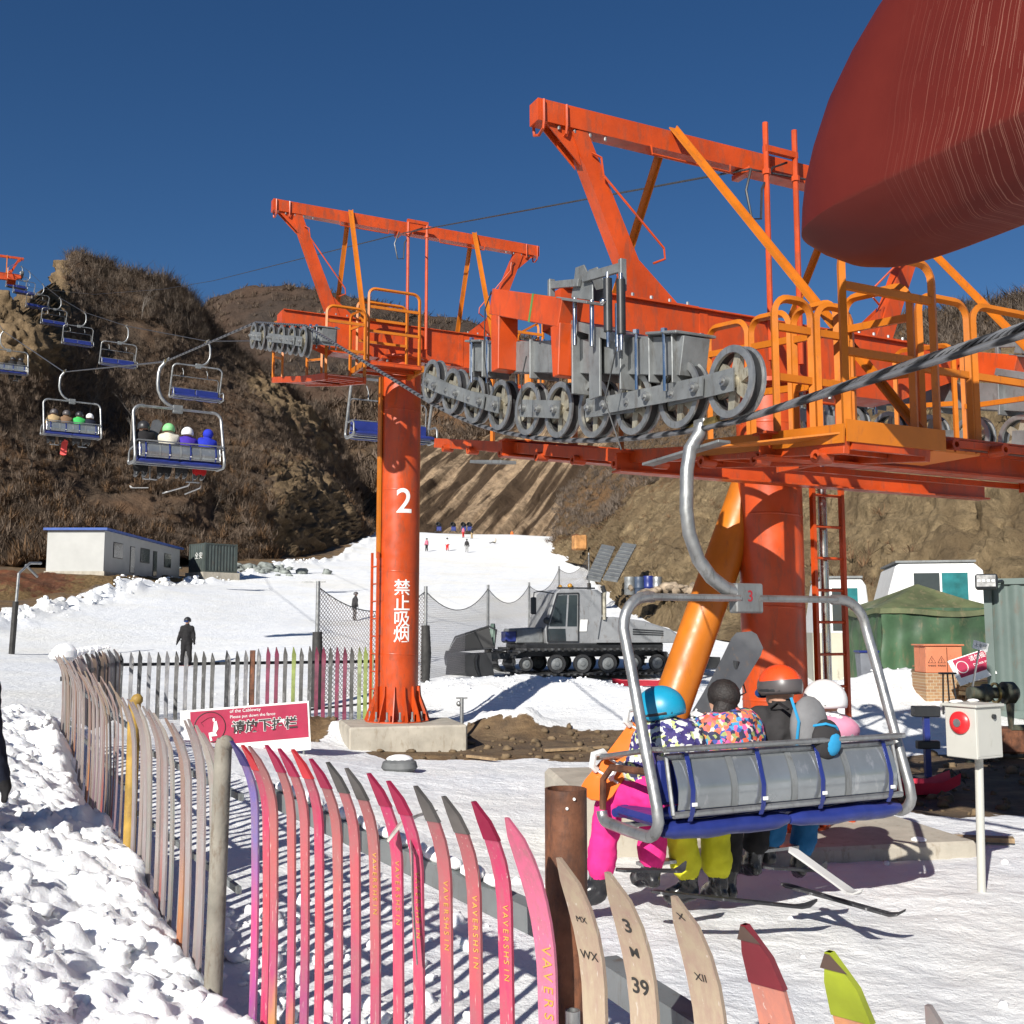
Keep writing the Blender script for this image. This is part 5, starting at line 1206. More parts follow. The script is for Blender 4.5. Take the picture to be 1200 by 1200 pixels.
BLKP = INK; at_ = lambda x, y: cc_ + X_ * x + Y__ * y + N_ * .004
text('of the Cableway', .066, plane_M(at_(-.22, .285), X_, Y__), WHT, pan, align='LEFT', thick=.001)
text('Please put down the fance', .060, plane_M(at_(-.22, .205), X_, Y__), WHT, pan, align='LEFT', thick=.001)
for dx, mt, wg, e in ((0, WHT, .010, .0), (0, INK, .004, .004)): text('请放下护栏', .185, plane_M(at_(-.20, .045) + N_ * e, X_, Y__), mt, pan, align='LEFT', thick=.001, weight=wg)
text('本溪滑雪 安全第一', .055, plane_M(at_(.1, -.285), X_, Y__), paint('pale crimson ink', (.5, .15, .18), .5), pan, thick=.001)
mb = MB(); ring = [at_(-.50 + .215 * cos(a), .085 + .215 * sin(a)) for a in np.linspace(0, 2 * pi, 33)[:-1]]
mb.tube(ring, .006, n=4, closed=True); mb.build('emblem_ring', INK, pan)
mb = MB()
def poly(pts, e=.002): mb.prism([at_(x, y) + N_ * e for x, y in pts], N_ * .001)
poly([(-.44, .16), (-.405, .17), (-.385, .06), (-.42, .0), (-.46, .03)]); poly([(-.46, .20), (-.44, .215), (-.425, .19), (-.435, .16), (-.455, .165)]); poly([(-.42, .0), (-.40, -.04), (-.50, -.045), (-.52, .01), (-.46, .02)]); poly([(-.52, .0), (-.49, -.02), (-.47, -.1), (-.50, -.11)]); mb.build('seated_figure', WHT, pan)
mb = MB(); 
for a, b in (((-.62, .16), (-.52, .22)), ((-.52, .22), (-.42, .225)), ((-.62, .16), (-.58, .10)), ((-.60, -.02), (-.46, -.12))): mb.beam(at_(*a) + N_ * .002, at_(*b) + N_ * .002, .006, .002)
mb.each('emblem_line', INK, pan)
mb = MB()
for x in (-.8, .8):
    p = at_(x, -.30); mb.cyl(p - N_ * .04, Vector((p.x, p.y + .03, gh(p.x, p.y) - .1)), .018, n=8)
mb.each('stake', GAL, sb)
# ================================================================== PEOPLE
def camo(name, cols, scale):
    if name in MATS: return MATS[name]
    m, nt, b = new_mat(name); co = coord(nt)
    ds = nt.nodes.new('ShaderNodeVectorMath'); ds.operation = 'ADD'; n0 = _n(nt, 'ShaderNodeTexNoise', Scale=scale * .9, Detail=3.0); nt.links.new(co, n0.inputs['Vector'])
    sc = nt.nodes.new('ShaderNodeVectorMath'); sc.operation = 'SCALE'; nt.links.new(n0.outputs['Color'], sc.inputs[0]); sc.inputs['Scale'].default_value = 1.4 / scale
    nt.links.new(co, ds.inputs[0]); nt.links.new(sc.outputs[0], ds.inputs[1])
    v = nt.nodes.new('ShaderNodeTexVoronoi'); v.inputs['Scale'].default_value = scale; nt.links.new(ds.outputs[0], v.inputs['Vector'])
    sp = nt.nodes.new('ShaderNodeSeparateColor'); nt.links.new(v.outputs['Color'], sp.inputs[0])
    n = len(cols); c = ramp(nt, sp.outputs[0], [(i / n, cl) for i, cl in enumerate(cols)]); c.node.color_ramp.interpolation = 'CONSTANT'
    nt.links.new(c, b.inputs['Base Color']); b.inputs['Roughness'].default_value = .8; bump(nt, b, noise(nt, co, 14, 3, .5), .4, .02); MATS[name] = m; return m
def cloth(name, col, rough=.85): return paint(name, col, rough, var=.12, vs=5, bmp=.35, bs=14, spec=.25)
SKIN = paint('skin', (.50, .28, .19), .55, var=.05)
C_CAMO = camo('purple white lime camouflage cloth', [(.035, .025, .13), (.05, .04, .17), (.60, .60, .58), (.045, .03, .14), (.50, .56, .22), (.03, .03, .06), (.62, .62, .60)], 34)
C_MULTI = camo('many coloured splash print cloth', [(.65, .12, .06), (.03, .03, .05), (.62, .10, .28), (.06, .28, .50), (.65, .25, .08), (.03, .03, .08), (.30, .34, .12), (.70, .14, .12), (.05, .08, .30), (.62, .50, .45)], 34)
C_PINK = cloth('hot pink trousers', (.75, .03, .22)); C_YEL = cloth('yellow trousers', (.62, .60, .03)); C_BLK = cloth('black cloth', (.018, .017, .018)); C_DK = cloth('dark charcoal cloth', (.035, .033, .034))
C_TEAL = cloth('deep blue trousers', (.012, .10, .24)); C_WPK = cloth('pale pink jacket', (.72, .30, .42)); C_WSP = camo('white jacket with specks', [(.70, .69, .70), (.72, .71, .72), (.68, .67, .69), (.71, .70, .70), (.66, .64, .66), (.70, .69, .70), (.25, .25, .26)], 60)
C_PUR = cloth('purple jacket', (.06, .03, .33)); C_BLU = cloth('blue jacket', (.02, .035, .42)); C_RED = cloth('red trousers', (.50, .02, .02)); C_WHT = cloth('white jacket', (.62, .58, .48)); C_NAVY = cloth('navy black jacket', (.012, .015, .028))
C_GRN = cloth('green jacket', (.05, .42, .10)); C_TAN = cloth('tan jacket', (.42, .30, .16)); C_PK2 = cloth('rose jacket', (.62, .16, .22)); C_ORG = cloth('orange clothes', (.65, .16, .04))
H_TEAL = paint('turquoise helmet shell', (.01, .26, .42), .35, var=.05, spec=.6); H_ORG = paint('orange helmet shell', (.72, .07, .015), .3, var=.05); H_BLK = paint('black helmet shell', (.025, .024, .025), .4); H_WHT = paint('white helmet shell', (.72, .71, .70), .3, var=.05)
H_GRY = paint('dark grey helmet', (.08, .07, .07), .4)
GOG = paint('goggle lens', (.02, .05, .18), .12, metal=.3); BOOT = paint('ski boot plastic', (.018, .018, .02), .28, var=.2, dirt=.2, dirt_col=(.5, .5, .5)); SOLE = paint('boot sole with snow', (.12, .12, .12), .8, var=.5, vs=15)
def cap_mesh(a, b, ra, rb, n=14):
    """closed capsule as verts/faces"""
    a = Vector(a); b = Vector(b); d = b - a; L = d.length
    if L < 1e-5: d = Vector((0, 0, 1)); 
    d = d.normalized(); prof = []
    for k in range(5): th = pi / 2 * k / 4; prof.append((ra * sin(th), -ra * cos(th)))
    for k in range(5): th = pi / 2 * k / 4; prof.append((rb * cos(th), L + rb * sin(th)))
    x, y = frame_from(d); vs = []; fs = []
    prof = [(max(r, 1e-4), h) for r, h in prof]
    for r, h in prof:
        for k in range(n): an = 2 * pi * k / n; vs.append(a + d * h + x * r * cos(an) + y * r * sin(an))
    for i in range(len(prof) - 1):
        for k in range(n): l = (k + 1) % n; fs.append((i * n + k, i * n + l, (i + 1) * n + l, (i + 1) * n + k))
    fs.append(tuple(range(n))[::-1]); fs.append(tuple((len(prof) - 1) * n + k for k in range(n)))
    return vs, fs
def body(parent, caps, voxel=.022, name='person', smooth=5):
    """caps: (a, b, ra, rb, material). One continuous skin grown over them, coloured by the nearest limb."""
    mb = MB()
    for a, b, ra, rb, m in caps: mb.add(*cap_mesh(a, b, ra, rb))
    me = bpy.data.meshes.new('tmp'); me.from_pydata([tuple(v) for v in mb.v], [], mb.f); o = bpy.data.objects.new('tmp', me); COL.objects.link(o)
    r = o.modifiers.new('r', 'REMESH'); r.mode = 'VOXEL'; r.voxel_size = voxel; r.use_smooth_shade = True
    s = o.modifiers.new('s', 'SMOOTH'); s.iterations = smooth; s.factor = .5
    dg = bpy.context.evaluated_depsgraph_get(); m2 = bpy.data.meshes.new_from_object(o.evaluated_get(dg)); bpy.data.objects.remove(o)
    mats = []
    for c in caps:
        if c[4] not in mats: mats.append(c[4])
    for m in mats: m2.materials.append(m)
    n = len(m2.polygons); cen = np.empty(n * 3, np.float32); m2.polygons.foreach_get('center', cen); cen = cen.reshape(-1, 3)
    best = np.full(n, 1e9); mi = np.zeros(n, np.int32)
    for a, b, ra, rb, m in caps:
        a = np.array(a); b = np.array(b); d = b - a; L2 = max((d * d).sum(), 1e-9); t = np.clip(((cen - a) @ d) / L2, 0, 1)
        ds = np.linalg.norm(cen - a - t[:, None] * d, axis=1) - (ra + (rb - ra) * t); k = ds < best; best = np.where(k, ds, best); mi = np.where(k, mats.index(m), mi)
    m2.polygons.foreach_set('material_index', mi); m2.polygons.foreach_set('use_smooth', np.ones(n, bool)); m2.name = name; m2.update()
    return m2
def wrinkle(me, amp=.016, sc=11):
    n = len(me.vertices); co = np.empty(n * 3, np.float32); me.vertices.foreach_get('co', co); co = co.reshape(-1, 3); no = np.empty(n * 3, np.float32); me.vertices.foreach_get('normal', no); no = no.reshape(-1, 3)
    f = fbm(co * sc, 3); co = co + no * (f * amp)[:, None]; me.vertices.foreach_set('co', co.ravel().astype(np.float32)); me.update()
def seated(J, lean=0.0, side=0.0, turn=0.0, s=1.0, wide=1.0, knee=(.0, .0), foot=None, arms='lap', head_tilt=(0, 0)):
    """joint table of a rider sitting in the chair frame: x right, y forward, z up; J = hip centre on the seat"""
    J = Vector(J); up = Vector((sin(side), sin(lean), cos(lean) * cos(side))); R = Matrix.Rotation(turn, 3, 'Z'); rt = R @ Vector((cos(side), 0, -sin(side))); fw = Vector((0, 1, 0))
    j = {'hip': J + Vector((0, 0, .09 * s)), 'waist': J + up * .24 * s, 'chest': J + up * .43 * s, 'neck': J + up * .55 * s}
    j['head'] = j['neck'] + (up + Vector((head_tilt[0], head_tilt[1], 0))).normalized() * .125 * s
    for sg, L in ((-1, 'L'), (1, 'R')):
        j['sh' + L] = j['chest'] + up * .075 * s + rt * sg * .165 * s * wide; j['el' + L] = j['sh' + L] + Vector((sg * .07, .08, -.24)) * s; j['wr' + L] = j['el' + L] + Vector((-sg * .05, .22, .02)) * s
        j['hp' + L] = J + Vector((sg * .09 * s, .02, .075 * s)); k = knee[0 if sg < 0 else 1]; j['kn' + L] = j['hp' + L] + Vector((k, .40 * s, .0))
        j['an' + L] = j['kn' + L] + Vector((k * .4, .06 * s, -.38 * s)); j['to' + L] = j['an' + L] + Vector((0, .15 * s, -.05 * s))
    if foot: j.update({k: Vector(v) for k, v in foot.items()})
    return j
def caps_from(j, top, pants, s=1.0, hood=None, boots=None, glove=None, head=SKIN, sleeve=None, bulk=1.0):
    boots = boots or BOOT; glove = glove or C_BLK; sleeve = sleeve or top; c = []
    A = lambda a, b, ra, rb, m: c.append((tuple(a), tuple(b), ra * s, rb * s, m))
    B = bulk
    A(j['hip'] - Vector((.06 * s, 0, 0)), j['hip'] + Vector((.06 * s, 0, 0)), .125 * B, .125 * B, pants)
    A(j['hip'] + Vector((0, 0, .06 * s)), j['waist'], .145 * B, .140 * B, top); A(j['waist'], j['chest'], .145 * B, .145 * B, top)
    A(j['chest'] - (j['shR'] - j['shL']) * .22, j['chest'] + (j['shR'] - j['shL']) * .22, .13 * B, .13 * B, top)
    A(j['shL'], j['shR'], .075 * B, .075 * B, top); A(j['chest'], j['neck'] + (j['head'] - j['neck']) * .25, .11 * B, .078, top); A(j['neck'], j['head'], .055, .07, head)
    hd = j['head']; fwd = j.get('face', Vector((0, 1, 0))); A(hd, hd + Vector((0, 0, .03 * s)), .088, .092, head); A(hd + fwd * .05 * s - Vector((0, 0, .03 * s)), hd + fwd * .065 * s - Vector((0, 0, .05 * s)), .055, .045, head)
    A(hd + fwd * .09 * s, hd + fwd * .112 * s - Vector((0, 0, .015 * s)), .012, .014, head)
    for L in 'LR':
        A(j['sh' + L], j['el' + L], .068 * B, .056 * B, sleeve); A(j['el' + L], j['wr' + L], .056 * B, .042 * B, sleeve)
        d = (j['wr' + L] - j['el' + L]).normalized(); w = j['wr' + L] + d * .03 * s
        A(w, w + d * .05 * s, .038, .040, glove)
        x, y = frame_from(d)
        for k, (ox, ln) in enumerate(((-.028, .055), (-.009, .065), (.010, .062), (.028, .05))): A(w + d * .06 * s + x * ox * s, w + d * (.07 + ln) * s + x * ox * 1.1 * s - y * .03 * s, .0135, .012, glove)
        A(w + d * .0 * s - x * .035 * s, w + d * .045 * s - x * .065 * s - y * .01 * s, .015, .013, glove)
        A(j['hp' + L], j['kn' + L], .095 * B, .072 * B, pants); A(j['kn' + L], j['an' + L] + (j['kn' + L] - j['an' + L]) * .22, .070 * B, .072 * B, pants)
        A(j['an' + L] + (j['kn' + L] - j['an' + L]) * .30, j['an' + L], .060, .058, boots)
        A(j['an' + L], j['to' + L], .058, .050, boots); A(j['an' + L] - Vector((0, .03 * s, .04 * s)), j['to' + L] - Vector((0, 0, .012 * s)), .040, .042, boots)
    return c
def make_person(label, loc, rz, j, top, pants, group=None, voxel=.022, parent_obj=None, wr=True, **kw):
    T = thing('person', label, 'person', loc, group, rz=rz, local=True)
    me = body(T, caps_from(j, top, pants, **kw), voxel)
    if wr: wrinkle(me)
    o = bpy.data.objects.new('body', me); COL.objects.link(o); o.parent = T; ORG[o] = Vector(); return T
def helmet(T, c, r, shell, tilt=(0, 0, 1), fwd=(0, 1, 0), band=None, goggles=True, vents=True, lens=GOG, strapm=None):
    c = Vector(c); up = Vector(tilt).normalized(); f = Vector(fwd); f = (f - up * f.dot(up)).normalized(); x = f.cross(up)
    R = Matrix((x, f, up)).transposed(); mb = MB(); n = 22; vs = []; rows = 12
    for i in range(rows + 1):
        th = i / rows * 1.95
        for k in range(n):
            a = 2 * pi * k / n; fy = sin(a); drop = 1.0
            t2 = th * (1.0 if fy < .25 else 1.0 - .26 * (fy - .25) / .75)
            rr = r * (1 + .04 * (fy < 0)); p = Vector((sin(t2) * cos(a) * r * .94, sin(t2) * sin(a) * rr * 1.12, cos(t2) * r * 1.02)); vs.append(c + R @ p)
    fs = [(i * n + k, (i + 1) * n + k, (i + 1) * n + (k + 1) % n, i * n + (k + 1) % n) for i in range(rows) for k in range(n)]
    mb.add(vs, fs, 0, True); h = mb.build('helmet', [shell] if not band else [shell, band], T)
    if band:
        for p in h.data.polygons:
            if (Vector(p.center) - c).dot(up) < .045: p.material_index = 1
    h.modifiers.new('thick', 'SOLIDIFY').thickness = -.014
    if goggles:
        g_ = MB(); pts = [c + R @ Vector((r * 1.0 * cos(a), r * 1.17 * sin(a), -.018 + .012 * sin(a))) for a in np.linspace(0, 2 * pi, 25)[:-1]]
        g_.tube(pts, .006, n=6, closed=True, flat=2.6); g_.build('goggle_strap', strapm or BLK, h)
        g_ = MB(); pts = [c + R @ Vector((r * .62 * sin(a), r * (1.02 + .22 * cos(a) * .6), -.03)) for a in np.linspace(-1.2, 1.2, 9)]; g_.tube(pts, [.02, .03, .036, .036, .034, .036, .036, .03, .02], n=8, flat=1.0); g_.build('goggles', lens, h)
    if vents:
        v = MB()
        for a in (-.5, 0, .5):
            p = c + R @ Vector((sin(a) * r * .95 * .75, -cos(a) * r * 1.12 * .78, r * .66)); v.ball(p, .014, n=7, squash=(1.6, .8, .8), R=R)
        v.each('vent', BLK, h)
    return h
def ski_thing(label, a, b, w, mat, T=None, up=(0, 0, 1), group=None, cat='ski', name='ski', thick=.014, boots_bind=True, curl=.05):
    """ski or board from tail a to tip b (world), tip turned up"""
    a = Vector(a); b = Vector(b); up = Vector(up); d = (b - a).normalized(); L = (b - a).length; x, y = frame_from(d, up)
    o = thing(name, label, cat, a, group) if T is None else T; mb = MB(); vs = []; n = 18
    for i in range(n + 1):
        f = i / n; q = max(0, (f - .88) / .12); q2 = max(0, (.04 - f) / .04) if name == 'ski' else max(0, (.12 - f) / .12); hw = w / 2 * (1 - .16 * sin(pi * f)) * sqrt(max(.03, 1 - q ** 2.4)) * sqrt(max(.03, 1 - q2 ** 2.4))
        c = a + d * L * f + y * (curl * q ** 2 + (curl * q2 ** 2 if name != 'ski' else 0)); vs += [c - x * hw, c + x * hw, c + x * hw + y * thick, c - x * hw + y * thick]
    fs = [(i * 4 + j_, i * 4 + (j_ + 1) % 4, i * 4 + 4 + (j_ + 1) % 4, i * 4 + 4 + j_) for i in range(n) for j_ in range(4)] + [(3, 2, 1, 0), (n * 4, n * 4 + 1, n * 4 + 2, n * 4 + 3)]
    mb.add(vs, fs); mb.build('deck', mat, o)
    if False and boots_bind and name == 'ski':
        m2 = MB(); c = a + d * L * .45; R = Matrix((d, x, y)).transposed()
        m2.box(c + d * .15 + y * .024, (.06, .045, .022), R); m2.box(c - d * .15 + y * .026, (.07, .045, .028), R); m2.each('binding', GAL, o)
    return o, d, x, y
# ================================================================== CHAIRS
def chair_model(label, frame_r=.026, group='lift chairs on the rope', num=None):
    """local frame: x right, y forward (travel), z up, origin on the rope at the grip"""
    T = thing('lift_chair', label, 'lift chair', (0, 0, 0), group, local=True); cx = .34; hw = 1.02; zt = -1.10; zb = -2.46
    mb = MB(); mb.tube([(0, 0, .0), (-.02, 0, -.06), (-.10, .0, -.16), (-.13, 0, -.30), (-.14, 0, -.55), (-.12, 0, -.70), (-.05, 0, -.86), (.05, 0, -.97), (.16, 0, -1.035), (cx - .06, 0, -1.07)], .046 if num else .04, n=14); mb.build('hanger_arm', GAL, T)
    mb = MB(); mb.lathe([(.0, -.19), (.036, -.19), (.036, -.06), (.028, -.05), (.028, .05), (.03, .1), (.02, .16), (.0, .16)], (0, 0, .0), (0, 1, 0), 14); mb.build('spring_grip', BRASS, T)
    mb = MB(); mb.box((0, .0, .0), (.06, .12, .08)); mb.box((0, .14, .01), (.03, .18, .03)); mb.box((0, -.30, .01), (.03, .18, .03)); mb.build('rope_clamp', GAL, T, bevel=.006)
    mb = MB(); mb.box((cx, 0, -1.10), (.23, .09, .19)); mb.build('hanger_plate', GALD, T, bevel=.01)
    if num: text(num, .10, plane_M((cx, -.0465, -1.09), (1, 0, 0), (0, 0, 1)), paint('red numeral', (.35, .02, .03), .5), T, weight=.001)
    mb = MB()
    for dy in (-.035, .035):
        mb.tube([(cx - hw + .22, dy * .6, zt), (cx - .08, dy, zt)], frame_r * .9, n=8); mb.tube([(cx + .08, dy, zt), (cx + hw - .22, dy * .6, zt)], frame_r * .9, n=8)
    mb.each('top_bar', GAL, T)
    yb = -.42
    for sg in (-1, 1):
        X = cx + sg * hw; pts = [(cx + sg * (hw - .26), 0, zt)]
        for k in range(7): t = k / 6 * pi / 2; pts.append((cx + sg * (hw - .20 + .20 * sin(t)), -.02 - .04 * k / 6, zt - .20 + .20 * cos(t)))
        pts += [(X, -.15, -1.55), (X, -.30, -2.0), (X, -.40, -2.28)]
        for k in range(1, 7): t = k / 6 * pi / 2; pts.append((X, yb + .13 - .13 * cos(t), -2.33 - .13 * sin(t)))
        pts += [(X, -.1, zb), (X, .16, zb + .01)]
        for k in range(1, 5): t = k / 4 * pi / 2; pts.append((X, .16 + .06 * sin(t), zb + .07 - .06 * cos(t)))
        mb = MB(); mb.tube(pts, frame_r * 1.35, n=12); fr_ = mb.build('side_frame', GAL, T)
        mb = MB(); mb.tube([(X, .21, zb + .08), (X, .20, -2.2), (X, .10, -2.12), (X, -.33, -2.10)], .022, n=8); mb.build('arm_rest', RUST if num else GAL, T)
    # backrest
    mb = MB(); z0, z1 = -2.31, -2.03; y0, y1 = -.40, -.34
    bk_pt = lambda u, v: Vector((cx - hw + .10 + (2 * hw - .20) * u, y0 + (y1 - y0) * v + -.02, z0 + (z1 - z0) * v))
    for v in (-.08, 1.05): mb.tube([bk_pt(0, v), bk_pt(1, v)], .019, n=8)
    mb.tube([bk_pt(.0, -.08), bk_pt(0, 1.05)], .014, n=6); mb.tube([bk_pt(1, -.08), bk_pt(1, 1.05)], .014, n=6); mb.build('backrest_frame', GAL, T)
    mb = MB(); vs = []; nu = 2
    prf = [(0, 0), (.15, -.018), (.4, -.035), (.6, -.035), (.85, -.018), (1, 0)]
    for v, dy in prf:
        for u in (.02, .98): p = bk_pt(u, v); vs.append(p + Vector((0, dy, 0)))
    L = len(prf); vs += [Vector(p) + Vector((0, .005, 0)) for p in vs]; fs = [(i * 2, i * 2 + 1, i * 2 + 3, i * 2 + 2) for i in range(L - 1)] + [(2 * L + i * 2 + 2, 2 * L + i * 2 + 3, 2 * L + i * 2 + 1, 2 * L + i * 2) for i in range(L - 1)]
    mb.add(vs, fs, 0, True); pn = mb.build('back_panel', BRUSH, T)
    for u in (.245, .5, .745):
        mb = MB(); vs = [];
        for v, dy in prf:
            for du in (-.012, .012): vs.append(bk_pt(u + du, v) + Vector((0, dy - .006, 0)))
        vs += [Vector(p) + Vector((0, .003, 0)) for p in vs]; mb.add(vs, fs, 0, False); mb.build('rib_plate', GALD, T)
    for u in (.07, .36, .62, .94):
        mb = MB(); mb.tube([bk_pt(u, 1.12) + Vector((0, .03, 0)), bk_pt(u, 1.1) - Vector((0, .03, 0)), bk_pt(u, .8) - Vector((0, .04, 0)), bk_pt(u + .0, .4) - Vector((0, .052, 0)), bk_pt(u - .005, -.02) - Vector((0, .03, 0)), bk_pt(u - .005, -.22) - Vector((0, -.01, 0))], .021, n=4, flat=.22, up=(0, -1, 0)); st_ = mb.build('strap', BLUE, T)
        mb = MB(); p = bk_pt(u, .12) - Vector((0, .048, 0)); mb.box(p, (.035, .008, .02)); mb.build('buckle', WHT, st_)
    # pads: one over the seat front, one under the backrest
    def pad(x0, x1, y_, z_, ry, rz_, nm='seat_pad'):
        mb = MB(); pts = []; rs = []
        for i in range(13):
            f = i / 12; pts.append((x0 + (x1 - x0) * f, y_ + .004 * sin(f * 9), z_ + .004 * sin(f * 14))); rs.append(ry * min(1, .55 + 4 * min(f, 1 - f)) * (1 + .05 * sin(f * 22)))
        mb.tube(pts, rs, n=12, flat=rz_ / ry); return mb.build(nm, BLUE, T)
    xm = cx; 
    for x0, x1 in ((cx - hw + .06, xm - .005), (xm + .005, cx + hw - .06)):
        pad(x0, x1, -.36, zb + .03, .062, .052); pad(x0, x1, -.30, zb + .115, .05, .04)
        mb = MB(); mb.box(((x0 + x1) / 2, -.06, zb + .07), (x1 - x0, .50, .06)); mb.build('seat_cushion', BLUE, T, bevel=.025)
        pad(x0, x1, .17, zb + .06, .055, .045); mb = MB(); mb.box(((x0 + x1) / 2, -.285, (z0 + z1) / 2), (x1 - x0 - .03, .05, .25)); mb.build('back_cushion', BLUE, T, bevel=.02)
    mb = MB(); mb.tube([(cx - hw + .01, -.20, zb + .0), (cx + hw - .01, -.2, zb)], .018, n=8); mb.tube([(cx - hw + .01, .08, zb + .0), (cx + hw - .01, .08, zb)], .018, n=8); mb.each('seat_crossbar', GAL, T)
    return T
def restraint(T, closed=True):
    cx, hw = .34, 1.02
    if closed:
        mb = MB(); X0 = cx - hw + .05; X1 = cx + hw - .05
        mb.tube([(X0 + .0, -.42, -1.97), (X1, -.42, -1.97)], .017, n=8)
        for X in (X0, X1): mb.tube([(X, -.42, -1.97), (X, -.30, -1.98), (X, .30, -2.08)], .017, n=8)
        mb.tube([(X0, .30, -2.08), (X1, .30, -2.08)], .02, n=8)
        mb.build('lap_bar', GAL, T); mb = MB()
        for x in (cx - .5, cx + .5): mb.tube([(x, .30, -2.08), (x, .36, -2.5), (x, .34, -2.76)], .017, n=6); mb.beam((x - .16, .34, -2.76), (x + .16, .34, -2.76), .09, .02)
        mb.each('foot_rest', GAL, T)
    else:
        mb = MB(); X0 = cx - hw + .06; X1 = cx + hw - .06
        mb.tube([(X0, -.38, -2.05), (X0, -.34, -1.60), (X0 + .06, -.34, -1.52), (X1 - .06, -.34, -1.52), (X1, -.34, -1.60), (X1, -.38, -2.05)], .017, n=8)
        for x in (cx - .5, cx + .5): mb.tube([(x, -.34, -1.52), (x - .02, -.40, -1.30), (x + .02, -.42, -1.16)], .015, n=6)
        mb.build('lap_bar', GAL, T)
def place_chair(T, p, rz): T.location = p; T.rotation_euler = (0, 0, rz)
RZU = atan2(-U_.x, U_.y)     # local +y -> U_
RZU = atan2(U_.y, U_.x) - pi / 2
near_chair = chair_model('large near lift chair numbered 3 seen from behind, carrying four riders just above the snow', num='3'); restraint(near_chair)
G0 = rope_plane_pt(806, 503); NG = Vector((G0.x, G0.y, 0)); 
# keep the grip on the rope line
k_ = min(range(len(up) - 1), key=lambda i: abs((up[i] - G0).length + (up[i + 1] - G0).length - (up[i + 1] - up[i]).length)); print('grip', G0)
CY = -.78
CH0 = G0 - U_ * .16
place_chair(near_chair, CH0, RZU)
far_up = chair_model('lift chair with four riders, one holding up a dark board'); restraint(far_up)
place_chair(far_up, chair_up[0], RZU + .10)
def tree_copy(src, label, p, rz):
    c = copy_tree(src); c['label'] = label; place_chair(c, p, rz); return c
tree_copy(far_up, 'distant lift chair with riders in brown and green, above the left end of the shed', chair_up[1], RZU + .12)
tree_copy(far_up, 'lift chair with dark riders cut off by the left edge of the photo', chair_up[2], RZU + .1)
ec = chair_model('empty lift chair with blue seat half hidden behind tower 2'); restraint(ec, False)
place_chair(ec, P(478, 396, 24.6), RZU + pi)
for p, l, dr in zip(chair_dn, ['empty lift chair hanging right above the chair with the raised board', 'empty lift chair third from the right in the descending row', 'empty lift chair under the peak of the left hill', 'empty lift chair fourth nearest the distant tower', 'empty lift chair third nearest the distant tower', 'empty lift chair second nearest the distant tower', 'empty lift chair right beside the distant tower'], (.12, .15, .15, .2, .2, .2, .2)):
    tree_copy(ec, l, p, RZU + pi + dr)
# ---- riders of the near chair (chair frame -> world through CHM)
CHM = Matrix.Translation(CH0) @ Matrix.Rotation(RZU, 4, 'Z') @ Matrix.Diagonal((1, 1, 1.055, 1))
near_chair.scale = (1, 1, 1.055)
seat_z = -2.37
def CW_(x, y, z): return CHM @ Vector((x, y, z))
GRP = 'riders on the near chair'
def face(j, v): j['face'] = Vector(v).normalized(); return j
def rider(label, j, top, pants, origin_x, **kw):
    T = make_person(label, CW_(origin_x, -.1, seat_z), RZU, {k: v - Vector((origin_x, -.1, seat_z)) if k != 'face' else v for k, v in j.items()}, top, pants, voxel=.014, **kw)
    return T, lambda v: Vector(v) - Vector((origin_x, -.1, seat_z))
x1 = -.20
j = seated((x1, -.06, seat_z), lean=.30, side=-.10, turn=-.3, s=.92, knee=(-.26, -.08), foot={'anL': (x1 - .42, .38, -2.90), 'toL': (x1 - .56, .42, -3.0), 'anR': (x1 - .06, .30, -2.84), 'toR': (x1 - .06, .46, -2.90)}, head_tilt=(-.12, .25)); face(j, (-.5, .7, -.4))
T, loc = rider('leftmost rider in turquoise helmet, purple camouflage jacket and hot pink trousers', j, C_CAMO, C_PINK, x1, s=1.12, bulk=1.2)
helmet(T, loc(j['head'] + Vector((0, 0, .03))), .138, H_TEAL, tilt=(-.18, .15, 1), fwd=(-.55, .8, -.2))
x2 = .17
j = seated((x2, -.07, seat_z), lean=.10, side=-.05, s=.98, knee=(-.12, .02), foot={'anL': (x2 - .10, .33, -2.96), 'toL': (x2 - .20, .40, -3.03), 'anR': (x2 + .12, .30, -2.98), 'toR': (x2 + .13, .44, -3.05)}, head_tilt=(.05, .2)); face(j, (.3, .9, -.1))
j['elR'] = j['shR'] + Vector((.06, .16, -.10)); j['wrR'] = j['elR'] + Vector((.04, .16, .20))
T, loc = rider('second rider in many coloured splash print jacket and yellow trousers with dark beanie', j, C_MULTI, C_YEL, x2, s=1.12, bulk=1.3)
mb = MB(); c = loc(j['head']); mb.ball(c + Vector((-.0, -.01, .045)), .108, n=14, squash=(1, 1.1, 1.0)); mb.ball(c + Vector((-.02, -.05, -.05)), .085, n=10, squash=(1.1, .8, 1.2)); mb.build('hair', paint('dark hair', (.018, .013, .011), .6, var=.3, vs=30, bmp=.6, bs=90), T)
mb = MB(); mb.ball(loc(j['chest'] + Vector((0, -.12, .10))), .10, n=14, squash=(1.35, .6, .9)); mb.build('hood', C_MULTI, T)
x3 = .60
j = seated((x3, -.07, seat_z), lean=.06, s=1.05, wide=1.1, knee=(-.04, .06), foot={'anL': (x3 - .20, .34, -2.98), 'toL': (x3 - .20, .50, -3.06), 'anR': (x3 + .04, .36, -2.86), 'toR': (x3 + .06, .54, -2.92)}, head_tilt=(-.02, .10))
T, loc = rider('third rider in orange and black helmet, black jacket and grey and blue backpack', j, C_DK, C_BLK, x3, s=1.12, bulk=1.15)
helmet(T, loc(j['head'] + Vector((0, 0, .035))), .136, H_ORG, band=H_GRY, tilt=(0, .12, 1), strapm=BLK)
